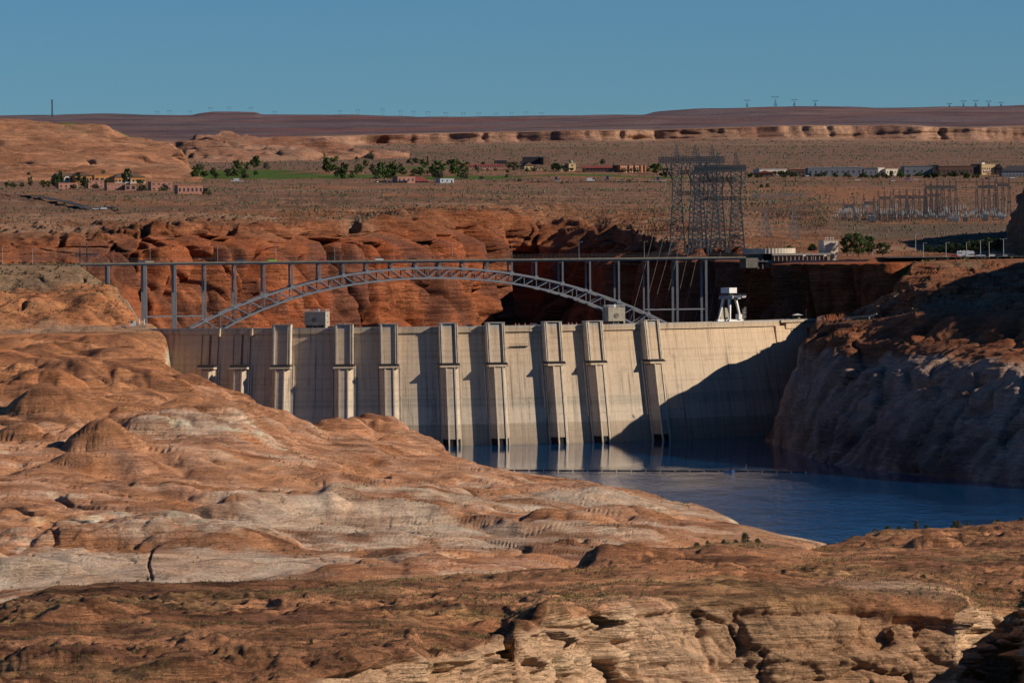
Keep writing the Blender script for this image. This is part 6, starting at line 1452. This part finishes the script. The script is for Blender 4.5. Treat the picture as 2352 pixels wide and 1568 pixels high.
for px, kd, pt, lb in ((343, 'suv', 'paint_beige', 'pale beige boxy off-roader driving on the left part of the bridge'), (327, 'sedan', 'paint_blue', 'dark blue car just behind the beige off-roader on the bridge'), (553, 'sedan', 'paint_blue', 'blue saloon on the bridge left of the lime green car'), (626, 'suv', 'paint_lime', 'lime green off-roader on the bridge deck'), (871, 'suv', 'paint_white', 'white estate car on the middle of the bridge'), (739, 'sedan', 'paint_red', 'dark red car on the bridge between green and white ones')):
    p = BP(s_of(px, 598, -2.5), ZG1 + .56, -2.5); car(p, kd, pt, lb, 'cars on the bridge', BYAW)
for px, pt, lb in ((763, 'paint_silver', 'silver van parked right of the shaded elevator block on the crest'), (1082, 'paint_dark', 'dark car on the dam crest between two middle intake towers'), (1230, 'paint_silver', 'silver car on the dam crest near the marker posts')):
    th_ = theta_of(px, ZCREST, -5); car(DW(th_, 0, -5 , ZCREST - .88), 'suv', pt, lb, 'cars on the dam crest', th_)
for i, (px, py, kd, pt) in enumerate(((1282, 418, 'suv', 'paint_white'), (1357, 418, 'truck', 'paint_white'), (1423, 418, 'sedan', 'paint_white'), (1445, 418, 'sedan', 'paint_dark'), (1502, 418, 'sedan', 'paint_white'), (1523, 418, 'sedan', 'paint_white'), (1970, 417, 'sedan', 'paint_white'), (2050, 417, 'sedan', 'paint_white'), (2086, 415, 'suv', 'paint_violet'), (2104, 416, 'sedan', 'paint_white'), (2324, 411, 'pickup', 'paint_white'), (2268, 411, 'suv', 'paint_dark'), (1852, 407, 'pickup', 'paint_white'), (1795, 407, 'sedan', 'paint_blue'))):
    p = gp(px, py); car(p + np.array([0, 0, .25]), kd, pt, '%s vehicle from the left along the plain road by town, %s' % (ordn(i + 1), pw[pt]), 'traffic on the plain road')
for i, px in enumerate((866, 874, 881, 888, 895, 902, 910, 918, 926, 934)):
    p = gp(px, 420); car(p + np.array([0, 0, .2]), ('suv', 'sedan', 'pickup')[i % 3], ('paint_silver', 'paint_dark', 'paint_dark', 'paint_blue', 'paint_dark')[i % 5], '%s car from the left in the row by the clubhouse' % ordn(i + 1), 'cars parked by the clubhouse', 1.2)
for i, (px, pt) in enumerate(((197, 'paint_white'), (218, 'paint_white'), (228, 'paint_silver'), (238, 'paint_white'), (249, 'paint_dark'), (260, 'paint_dark'))):
    p = gp(px, 482); car(p + np.array([0, 0, .2]), 'suv', pt, '%s parked car from the left below the dark plain road, %s' % (ordn(i + 1), pw[pt]), 'cars parked below the plain road', .2)
for px, py, kd, pt, lb in ((540, 418, 'truck', 'paint_white', 'white motor home parked on the plain below the golf course'), (554, 418, 'sedan', 'paint_white', 'small white car beside the white motor home')):
    car(gp(px, py), kd, pt, lb, 'vehicles below the golf course', math.pi if kd == 'truck' else 0)
plain('lot_asphalt', (0.07, 0.068, 0.07), 0.9, 0.1, 0, 0.15, 3)
lotz = float(at(2180, 591, 2790)[2])
q = [at(px, 594, 2778) for px in (2040, 2400)]
lot = mesh_obj('car_park', [(q[0][0], 2775, lotz), (q[1][0], 2775, lotz), (q[1][0], 2868, lotz + .4), (q[0][0], 2868, lotz + .4)], [(0, 1, 2, 3)], 'lot_asphalt'); lot['kind'] = 'structure'
for i, (px, kd, pt, lb) in enumerate(((2252, 'pickup', 'paint_silver', 'silver pickup hitched in front of the white camper trailer'), (2228, 'sedan', 'paint_white', 'white saloon parked in front of the camper trailer'), (2281, 'suv', 'paint_white', 'white estate parked right of the silver pickup'), (2297, 'suv', 'paint_dark', 'dark car parked by the last lamp post on the right'), (2311, 'sedan', 'paint_silver', 'silver car right of the dark one in the car park'), (2326, 'suv', 'paint_dark', 'dark estate at the right end of the car park'), (2192, 'sedan', 'paint_red', 'red car at the left end of the camper trailer'))):
    p = at(px, 592, 2800); p[2] = lotz + .12; car(p, kd, pt, lb, 'vehicles in the car park', .1)
p = at(2218, 592, 2806); p[2] = lotz + .13; t = thing('camper_trailer', p, 'big white camper trailer with rounded nose in the car park', 'trailer')
mb = MB(); extr(mb, [(-5.1, .6), (2.2, .6), (2.4, 1.7), (5.0, 1.7), (5.15, 2.3), (4.8, 3.2), (4.2, 3.5), (-5.1, 3.5)], 2.4); mb.v = [(a + p[0], b_ + p[1], c_ + p[2]) for a, b_, c_ in mb.v]; mb.build('body', 'paint_white', t)
for x in (-4.2, -3.3, -2.4): MB().box((p[0] + x, p[1] - 1.21, p[2] + 2.3), (.6, .06, .6)).build('window', 'window_dark', t)
MB().box((p[0] + .2, p[1] - 1.21, p[2] + 1.7), (.8, .06, 1.9)).build('door', 'paint_silver', t)
for x in (-1.6, -.7): MB().box((p[0] + x, p[1] - 1.1, p[2] + .4), (.75, .3, .75)).build('wheel', 'tyre', t)
for x in (-3, -1, 1.5): MB().box((p[0] + x, p[1], p[2] + 3.65), (.8, .8, .3)).build('roof_vent', 'white_trim', t)
for o in list(CARS.values()):
    for ch in list(o.children): bpy.data.objects.remove(ch)
    bpy.data.objects.remove(o)

# ------------------------------------------------------------------ roads
def road(pts, w, name, mat='asphalt', up=.35):
    P = np.array(pts); T = np.gradient(P, axis=0); Nn = np.stack([-T[:, 1], T[:, 0], 0 * T[:, 0]], -1); Nn /= np.linalg.norm(Nn, axis=1)[:, None]
    v = np.concatenate([P - Nn * w / 2, P + Nn * w / 2]); v[:, 2] += up; n = len(P)
    o = mesh_obj(name, v, [(i, i + 1, n + i + 1, n + i) for i in range(n - 1)], mat); o['kind'] = 'structure'; return o
def smooth_road(keys, n, up, lift):
    q = np.array(keys, float); px = np.linspace(q[0, 0], q[-1, 0], n); py = np.interp(px, q[:, 0], q[:, 1]); P = np.array([gp(a, c_) for a, c_ in zip(px, py)])
    P[:, 2] = np.array([P[max(0, i - 3):i + 4, 2].max() for i in range(n)]); P = blur_axis(P, 4, 0, False); P[:, 2] += lift; return P
road(smooth_road(((-60, 446), (0, 448), (50, 451), (90, 457), (130, 466), (160, 474), (185, 481), (230, 484), (280, 485)), 60, 0, .1), 7.5, 'road', 'asphalt', .3)
road(smooth_road(((1100, 418.5), (2440, 418.5)), 90, 0, .1), 9, 'road', 'asphalt', .2)
z_ = ZG1 + .4; road([(BP(S0 + 1, 0, 0)[0] - x, BP(S0 + 1, 0, 0)[1] - x * .1, z_) for x in (0, 20, 60, 110)], 12, 'road', 'asphalt', 0)

# ------------------------------------------------------------------ lake boom, boat
plain('boom_log', (0.03, 0.028, 0.027), 0.7)
i = 0
for px in np.arange(1150, 1830, 33.5):
    a, c = at_z(px, 1079.2 + (px - 1150) * .004 + max(0, (px - 1700)) * .012, 0.15), at_z(px + 30.5, 1079.2 + (px + 30 - 1150) * .004 + max(0, px - 1670) * .012, .15); i += 1
    t = thing('boom_float', (a + c) / 2, '%s float from the left in the boom line across the lake' % ordn(i), 'float', 'boom floats on the lake')
    MB().bar(a, c, .6, .5).build('log', 'boom_log', t)
    for q in (a, c): MB().cyl((q[0], q[1], q[2] - .2), .07, .07, .5, 6).build('link_post', 'galv_steel', t)
for i, px in enumerate((1522, 1713)):
    p = at_z(px, 1077, 0.2); t = thing('marker_buoy', p, ('left marker on a short post on the boom line', 'right marker on a short post beside the moored boat')[i], 'buoy', 'markers on the boom line')
    MB().cyl(p, .12, .12, 1.7, 6).build('post', 'galv_steel', t); MB().cyl(p, .45, .3, .9, 8, 1.5).build('top_mark', 'boom_log', t)
p = at_z(1674, 1084, 0.0); t = thing('work_boat', p, 'small dark blue workboat moored at the boom', 'boat')
h_ = [(-2.4, -.8), (1.4, -.85), (2.9, 0), (1.4, .85), (-2.4, .8)]
MB().add([(p[0] + x * .9, p[1] + y * .8, p[2] - .2) for x, y in h_] + [(p[0] + x, p[1] + y, p[2] + .95) for x, y in h_], [(4, 3, 2, 1, 0), (5, 6, 7, 8, 9)] + [(k, (k + 1) % 5, 5 + (k + 1) % 5, 5 + k) for k in range(5)]).build('hull', 'paint_blue', t)
MB().box((p[0] + .8, p[1], p[2] + 1.6), (.8, .9, 1.3)).build('console', 'paint_dark', t)
mb = MB()
for x in (-1.8, .3):
    for y in (-.7, .7): mb.bar((p[0] + x, p[1] + y, p[2] + .95), (p[0] + x, p[1] + y, p[2] + 2.5), .08)
mb.box((p[0] - .75, p[1], p[2] + 2.54), (2.6, 1.7, .1)); mb.build('canopy', 'steel_dark', t)

# ------------------------------------------------------------------ small things on the crest and the left bank
plain('marker_pink', (0.55, 0.20, 0.18), 0.6)
for i, px in enumerate((1184, 1192, 1206, 1219, 1306, 1314, 1324)):
    th_ = theta_of(px, ZCREST, -6); p = np.array(DW(th_, 0, -6, ZCREST - .88)); t = thing('marker_post', p, '%s red and white marker post from the left on the dam crest' % ordn(i + 1), 'post', 'marker posts on the dam crest')
    MB().cyl(p, .18, .18, 1.3, 8).build('post', 'white_trim', t); MB().cyl(p, .24, .24, .9, 8, 1.3).build('top_band', 'marker_pink', t)
    MB().cyl(p, .4, .35, .15, 8).build('foot', 'galv_dark', t)
th_ = theta_of(1838, ZCREST, 0); p = np.array(DW(th_, 0, -1.5, ZCREST + .12)); t = thing('parasol', p, 'white square parasol shelter at the right end of the dam crest', 'parasol')
v = [(p[0] + x * 3, p[1] + y * 3, p[2] + 2.3) for x, y in ((-1, -1), (1, -1), (1, 1), (-1, 1))] + [(p[0], p[1], p[2] + 3.2)]
MB().add(v, [(0, 1, 4), (1, 2, 4), (2, 3, 4), (3, 0, 4), (3, 2, 1, 0)]).build('canopy', 'white_trim', t); MB().cyl(p, .1, .1, 2.6, 6).build('pole', 'galv_steel', t); MB().box((p[0] + .8, p[1], p[2] + .6), (1.2, 1, 1.2)).build('counter', 'wall_tan', t)
for i, (px, h) in enumerate(((1822, 3.0), (1850, 5.0))):
    th_ = theta_of(px, ZCREST, 0); p = np.array(DW(th_, 0, .5, ZCREST + .12)); t = thing('warning_light', p, ('short', 'tall')[i] + ' thin red-tipped light mast at the right crest end', 'mast', 'light masts')
    MB().cyl(p, .07, .07, h, 6).build('mast', 'galv_dark', t); MB().cyl(p, .2, .2, .35, 8, h).build('lamp', 'sign_red', t)
def railing(pts, h, name, label, mat='white_trim', n=10):
    t = thing(name, pts[0], label, 'railing'); P = [np.array(q, float) for q in pts]
    for a, c in zip(P[:-1], P[1:]):
        for z in (.5, 1.0): MB().bar(a + [0, 0, h * z], c + [0, 0, h * z], .12).build('rail', mat, t)
        for f in np.linspace(0, 1, n): MB().bar(a + (c - a) * f, a + (c - a) * f + [0, 0, h], .1).build('baluster', mat, t)
    return t
railing([at(1932, 735, 2500), at(2006, 729, 2500)], 1.3, 'bench_railing', 'pale railing along the rock bench right of the dam', 'galv_steel', 14)
railing([at(1879, 736, 2520), at(1893, 735, 2520)], 2.0, 'lookout_railing', 'blue-grey lookout railing at the edge of the right abutment', 'insul_grey', 6)
railing([at(262, 754, 2535), at(340, 748, 2535)], 1.1, 'pipe_railing', 'long white pipe railing on the left abutment ledge', 'white_trim', 12)
p = at(1997, 731, 2505); q = at(2014, 725, 2500); t = thing('barrier_arm', p, 'white slanting barrier arm against the dark right bank', 'barrier'); MB().bar(p + [0, 0, 1.0], q + [0, 0, 1.0], .3, .5).build('arm', 'white_trim', t); MB().box(tuple(p + [0, 0, .5]), (.7, .7, 1.4)).build('pedestal', 'white_trim', t)
p = at(306, 750, 2540); t = thing('winch_unit', p, 'white winch machine on the left abutment ledge', 'machine')
MB().box(tuple(p + [0, 0, 1.0]), (2.8, 2, 1.8)).build('base', 'white_trim', t); MB().box(tuple(p + [.6, 0, 2.6]), (1.3, 1.6, 1.4)).build('drum_house', 'white_trim', t); MB().cyl(p + [-.8, 0, 0], .7, .7, 1.4, 10, 1.5).build('drum', 'galv_dark', t)
for i, (px, h) in enumerate(((320, 14), (331, 14))):
    p = at(px, 748, 2540); t = thing('anchor_post', p, ('left', 'right')[i] + ' of two pale posts beside the wide bridge column', 'post', 'pale posts on the ledge'); MB().cyl(p, .28, .28, h * .23, 8).build('post', 'white_trim', t); MB().cyl(p, .4, .4, .3, 8, h * .23).build('cap', 'white_trim', t)
p, q = at(329, 750, 2545), at(290, 689, 2545); t = thing('derrick_boom', p, 'thin white derrick boom leaning left beside the bridge column', 'derrick')
MB().bar(p, q, .32).build('boom', 'white_trim', t); MB().bar(p + [.8, 0, 0], p + (q - p) * .5 + [.2, 0, 0], .16).build('stay', 'galv_steel', t); MB().cyl(p + [0, 0, -1], .6, .5, 1.6, 8).build('pivot', 'galv_dark', t)

# ------------------------------------------------------------------ two walkers on the gravel lot
plain('cloth_red', (0.40, 0.02, 0.05), 0.8); plain('cloth_pale', (0.60, 0.60, 0.60), 0.8); plain('cloth_dark', (0.03, 0.03, 0.04), 0.8); plain('skin', (0.42, 0.24, 0.16), 0.6); plain('hair', (0.03, 0.02, 0.015), 0.8)
def person(p, top, label, rz):
    t = thing('person', p, label, 'person', 'walkers on the gravel lot')
    pts = {'pel': (0, 0, .95), 'che': (0, 0.02, 1.25), 'nek': (0, 0.02, 1.48), 'hd': (0, .0, 1.58), 'top': (0, 0, 1.74), 'sl': (-.19, 0, 1.42), 'el': (-.26, .04, 1.15), 'hl': (-.22, -.12, .92), 'sr': (.19, 0, 1.42), 'er': (.27, .02, 1.16), 'hr': (.24, -.1, .93),
           'kl': (-.10, -.04, .5), 'al': (-.11, .10, .08), 'tl': (-.11, -.08, .04), 'kr': (.11, -.10, .52), 'ar': (.11, -.2, .08), 'tr': (.11, -.38, .05)}
    rad = {'pel': .15, 'che': .17, 'nek': .06, 'hd': .095, 'top': .075, 'sl': .075, 'el': .05, 'hl': .035, 'sr': .075, 'er': .05, 'hr': .035, 'kl': .075, 'al': .05, 'tl': .04, 'kr': .075, 'ar': .05, 'tr': .04}
    ks = list(pts); E = [('pel', 'che'), ('che', 'nek'), ('nek', 'hd'), ('hd', 'top'), ('che', 'sl'), ('sl', 'el'), ('el', 'hl'), ('che', 'sr'), ('sr', 'er'), ('er', 'hr'), ('pel', 'kl'), ('kl', 'al'), ('al', 'tl'), ('pel', 'kr'), ('kr', 'ar'), ('ar', 'tr')]
    me = bpy.data.meshes.new('body'); me.from_pydata([pts[k] for k in ks], [(ks.index(a), ks.index(c)) for a, c in E], []); me.materials.append(MATS['cloth_dark'])
    o = bpy.data.objects.new('body', me); col.objects.link(o); o.parent = t
    sm = o.modifiers.new('skin', 'SKIN'); o.modifiers.new('sub', 'SUBSURF').levels = 1
    for k, dv in zip(ks, me.skin_vertices[0].data): dv.radius = (rad[k], rad[k]); dv.use_root = k == 'pel'
    def solid(name, rings, mat):
        mb = MB(); n = 10; v = []
        for z, rx_, ry_ in rings: v += [(rx_ * math.cos(2 * math.pi * i / n), ry_ * math.sin(2 * math.pi * i / n), z) for i in range(n)]
        f = [tuple(range(n - 1, -1, -1)), tuple(range(len(v) - n, len(v)))]
        for k in range(len(rings) - 1): f += [(k * n + i, k * n + (i + 1) % n, (k + 1) * n + (i + 1) % n, (k + 1) * n + i) for i in range(n)]
        mb.add(v, f); ob = mesh_obj(name, mb.v, mb.f, mat, None, True); ob.parent = t
    solid('shirt', [(.92, .20, .15), (1.05, .19, .15), (1.25, .23, .17), (1.42, .25, .14), (1.48, .12, .09)], top)
    solid('face', [(1.50, .06, .07), (1.55, .095, .11), (1.64, .10, .12), (1.70, .09, .11)], 'skin')
    solid('hair', [(1.66, .105, .125), (1.72, .10, .12), (1.77, .06, .07)], 'hair')
    t.rotation_euler.z = rz
p = gp(67, 767.5, 'shore'); person(p, 'cloth_red', 'walker in a red top on the gravel lot, the left one', 1.2)
p = gp(96, 767, 'shore'); person(p, 'cloth_pale', 'walker in a pale top on the gravel lot, the right one', -1.0)

# ------------------------------------------------------------------ scrub and grass
m, nt, b = node_mat('scrub')
at_ = nt.nodes.new('ShaderNodeAttribute'); at_.attribute_name = 'col'; nt.links.new(at_.outputs[0], b.inputs['Base Color']); b.inputs['Roughness'].default_value = 0.9; b.inputs['Specular IOR Level'].default_value = 0.1
MATS['scrub'] = m
def scatter(name, pts, tmpl, size, cols, seed, label, mat='scrub', cat='scrub'):
    r = np.random.default_rng(seed); n = len(pts); V_, F_ = [], []
    tv = [np.array(t_[0], float) for t_ in tmpl]; vs = []; fs = []; cs = []; off = 0
    kinds = r.integers(0, len(tmpl), n)
    for k in range(len(tmpl)):
        sel = np.where(kinds == k)[0]
        if not len(sel): continue
        a = r.uniform(0, 6.28, len(sel)); s = size[sel] if np.ndim(size) else size * r.uniform(.5, 1.4, len(sel)); hs = s * r.uniform(.75, 1.25, len(sel))
        T = tv[k]; x = T[None, :, 0] * np.cos(a)[:, None] - T[None, :, 1] * np.sin(a)[:, None]; y = T[None, :, 0] * np.sin(a)[:, None] + T[None, :, 1] * np.cos(a)[:, None]
        v = np.stack([x * s[:, None], y * s[:, None], T[None, :, 2] * hs[:, None]], -1) + pts[sel][:, None, :]
        f = np.array(tmpl[k][1])[None] + (off + np.arange(len(sel)) * len(T))[:, None, None]
        vs.append(v.reshape(-1, 3)); fs.append(f.reshape(-1, f.shape[-1])); off += len(sel) * len(T)
        c = cols[sel] * r.uniform(.75, 1.25, (len(sel), 1)); cs.append(np.repeat(c, len(T), 0))
    v = np.concatenate(vs); f = np.concatenate(fs); c = np.concatenate(cs); k = f.shape[1]
    me = bpy.data.meshes.new(name); me.vertices.add(len(v)); me.vertices.foreach_set('co', v.reshape(-1).astype(np.float32))
    me.loops.add(f.size); me.loops.foreach_set('vertex_index', f.reshape(-1).astype(np.int32)); me.polygons.add(len(f)); me.polygons.foreach_set('loop_start', np.arange(0, f.size, k, dtype=np.int32)); me.update(calc_edges=True)
    ca = me.color_attributes.new('col', 'FLOAT_COLOR', 'POINT'); cc = np.ones((len(v), 4), np.float32); cc[:, :3] = c; ca.data.foreach_set('color', cc.reshape(-1)); me.materials.append(MATS[mat])
    o = bpy.data.objects.new(name, me); col.objects.link(o); tag(o, label, cat, None, 'stuff'); return o
def t_bush(seed, n=9, s=.28):
    r = np.random.default_rng(seed); v, f = [], []
    for i in range(n):
        d = r.normal(size=3); d /= np.linalg.norm(d); p = d * r.uniform(.15, .42) + [0, 0, .32]; p[2] = max(.06, p[2]); u = r.normal(size=3); u /= np.linalg.norm(u); w = np.cross(u, d); w /= np.linalg.norm(w) + 1e-6
        q = len(v); v += [p - u * s - w * s * .7, p + u * s - w * s * .7, p + u * s * .8 + w * s * .7]; f.append((q, q + 1, q + 2))
    v = np.array(v); v[:, 2] = np.maximum(v[:, 2], -.05); return v, f
def t_dome(seed):
    r = np.random.default_rng(seed); n = 5; v = [(0.5 * math.cos(6.283 * i / n) * r.uniform(.7, 1.2), .5 * math.sin(6.283 * i / n) * r.uniform(.7, 1.2), -.1) for i in range(n)] + [(.32 * math.cos(6.283 * i / n + .5) * r.uniform(.7, 1.3), .32 * math.sin(6.283 * i / n + .5) * r.uniform(.7, 1.3), .42) for i in range(n)] + [(0, 0, .62)]
    f = []
    for i in range(n): j = (i + 1) % n; f += [(i, j, n + i), (j, n + j, n + i), (n + i, n + j, 2 * n)]
    return v, f
def t_tuft(seed, n=9):
    r = np.random.default_rng(seed); v, f = [], []
    for i in range(n):
        a = r.uniform(0, 6.28); l = r.uniform(.15, .5); b_ = (r.uniform(-.12, .12), r.uniform(-.12, .12)); q = len(v); h = r.uniform(.5, 1.0)
        v += [(b_[0] - .05 * math.sin(a), b_[1] + .05 * math.cos(a), -.05), (b_[0] + .05 * math.sin(a), b_[1] - .05 * math.cos(a), -.05), (b_[0] + l * math.cos(a), b_[1] + l * math.sin(a), h)]; f.append((q, q + 1, q + 2))
    return v, f
def pick(sheet, n, seed, dens, rows=None, power=.6):
    G = SHEETS[sheet]; r0, r1 = rows or (0, G.shape[0]); A = G[r0:r1]
    du = np.linalg.norm(np.gradient(A, axis=1), axis=-1); dv = np.linalg.norm(np.gradient(A, axis=0), axis=-1); N_ = normals(A)
    w = (du * dv) ** power * dens(A, N_); w = np.maximum(w, 0).reshape(-1); w /= w.sum()
    i = np.random.default_rng(seed).choice(len(w), n, p=w); P = A.reshape(-1, 3)[i].copy()
    r = np.random.default_rng(seed + 1); P[:, :2] += r.uniform(-.5, .5, (n, 2)) * np.stack([du.reshape(-1)[i], dv.reshape(-1)[i]], -1); return P
def pal(n, seed, cl, w):
    r = np.random.default_rng(seed); return np.array(cl)[r.choice(len(cl), n, p=np.array(w) / sum(w))]
SAGE, OLIVE, STRAW, DKG, GREYB = (0.135, 0.125, 0.085), (0.085, 0.095, 0.04), (0.30, 0.25, 0.10), (0.045, 0.06, 0.03), (0.16, 0.12, 0.095)
nb0, nb1 = np.searchsorted(kkB, 2.0), np.searchsorted(kkB, 8.8)
flatd = lambda A, N_: sstep(.72, .9, N_[..., 2]) * (0.15 + np.clip(fbm(A * np.array([.6, 1, 1]), 70, 3, 201) * 1.3 + .25, 0, 1.2) ** 1.5) * (GREENM[nb0:nb1] < .3)
P = pick('back', 24000, 1, flatd, (nb0, nb1), .55); n = len(P)
scatter('desert_scrub', P, [t_dome(i) for i in range(4)], np.random.default_rng(2).uniform(.6, 2.1, n) * (P[:, 1] / 4000) ** .5, pal(n, 3, [SAGE, OLIVE, DKG, GREYB], [4, 3, 3, 3]), 4, 'low sage scrub scattered over the desert plain')
P = pick('shore', 700, 11, lambda A, N_: sstep(.8, .95, N_[..., 2]) * sstep(3, 8, A[..., 2]) * sstep(.0, .5, fbm(A, 60, 2, 202) + .05) ** 2, None, .5); n = len(P)
scatter('shore_scrub', P, [t_bush(i, 20, .14) for i in range(4)], np.random.default_rng(5).uniform(.5, 1.3, n), pal(n, 6, [SAGE, OLIVE, DKG, STRAW], [3, 3, 2, 1]), 7, 'sparse scrub in the hollows of the lake shore')
for nm, sh, sd, cnt, lb in (('abutment_scrub', 'left', 21, 500, 'scrub on the left abutment slope'), ('bank_scrub', 'right', 31, 900, 'scrub on the benches of the right bank')):
    P = pick(sh, cnt, sd, lambda A, N_: sstep(.7, .92, N_[..., 2]) * sstep(56, 60, A[..., 2]) * (.3 + np.clip(fbm(A, 40, 2, 203) + .2, 0, 1)), None, .6); n = len(P)
    scatter(nm, P, [t_bush(i) for i in range(4)], np.random.default_rng(sd).uniform(.6, 1.8, n), pal(n, sd + 1, [SAGE, OLIVE, DKG, STRAW], [3, 3, 2, 1]), sd + 2, lb)
fl = lambda A, N_: sstep(.75, .93, N_[..., 2]) * sstep(30, 34, A[..., 2]) * (.10 + sstep(.0, .45, fbm(A * np.array([.6, 1, 1]), 26, 3, 204)) + 1.2 * blob(A, 1250, 1370, 850, 20, 28) + 1.0 * blob(A, 2300, 1330, 900, 16, 30) + .8 * blob(A, 300, 1450, 760, 24, 14))
P = pick('fore', 15000, 41, fl, None, .75); n = len(P)
scatter('grass', P, [t_tuft(i) for i in range(5)], np.random.default_rng(8).uniform(.22, .62, n), pal(n, 9, [STRAW, OLIVE, SAGE, (0.24, 0.22, 0.07)], [4, 2, 2, 3]), 10, 'dry straw-coloured grass tufts on the foreground bench', cat='grass')
P = pick('fore', 1100, 51, fl, None, .75); n = len(P)
scatter('bench_scrub', P, [t_bush(i, 26, .12) for i in range(4)], np.random.default_rng(12).uniform(.35, 1.0, n), pal(n, 13, [SAGE, OLIVE, DKG, STRAW], [5, 3, 1, 4]), 14, 'low grey-green scrub on the foreground bench')
# larger shrubs along the near skyline
shr = [(1600,1238,11,18),(1625,1236,9,12),(1662,1236,12,16),(1712,1232,26,26),(1740,1236,12,16),(1690,1240,9,14),(2010,1214,8,14),(2040,1211,9,18),(2066,1209,8,14),(2105,1207,22,16),(2128,1207,10,14),(2198,1205,20,30),(2222,1205,10,14),(2292,1198,8,14),(2346,1194,10,14),(785,1516,9,14),(715,1478,14,12),(160,1510,14,10),(1310,1358,9,14),(2120,1325,8,18),(2250,1345,9,16)]
for i, (px, py, h, w) in enumerate(shr):
    p = gp(px, py, 'fore'); k = mpp(p); tree(p, w * k, h * k, 'bush', ('leaf_grey', 'leaf_mid', 'leaf_grey')[i % 3], '%s shrub from the left end of the list of larger shrubs' % ordn(i + 1) if False else ('grey-green' if i % 3 != 1 else 'green') + ' desert shrub on the foreground bench, %s from the left' % ordn(sorted(range(len(shr)), key=lambda q: shr[q][0]).index(i) + 1), 'shrubs on the foreground bench', 1, 'desert_shrub', 'shrub')
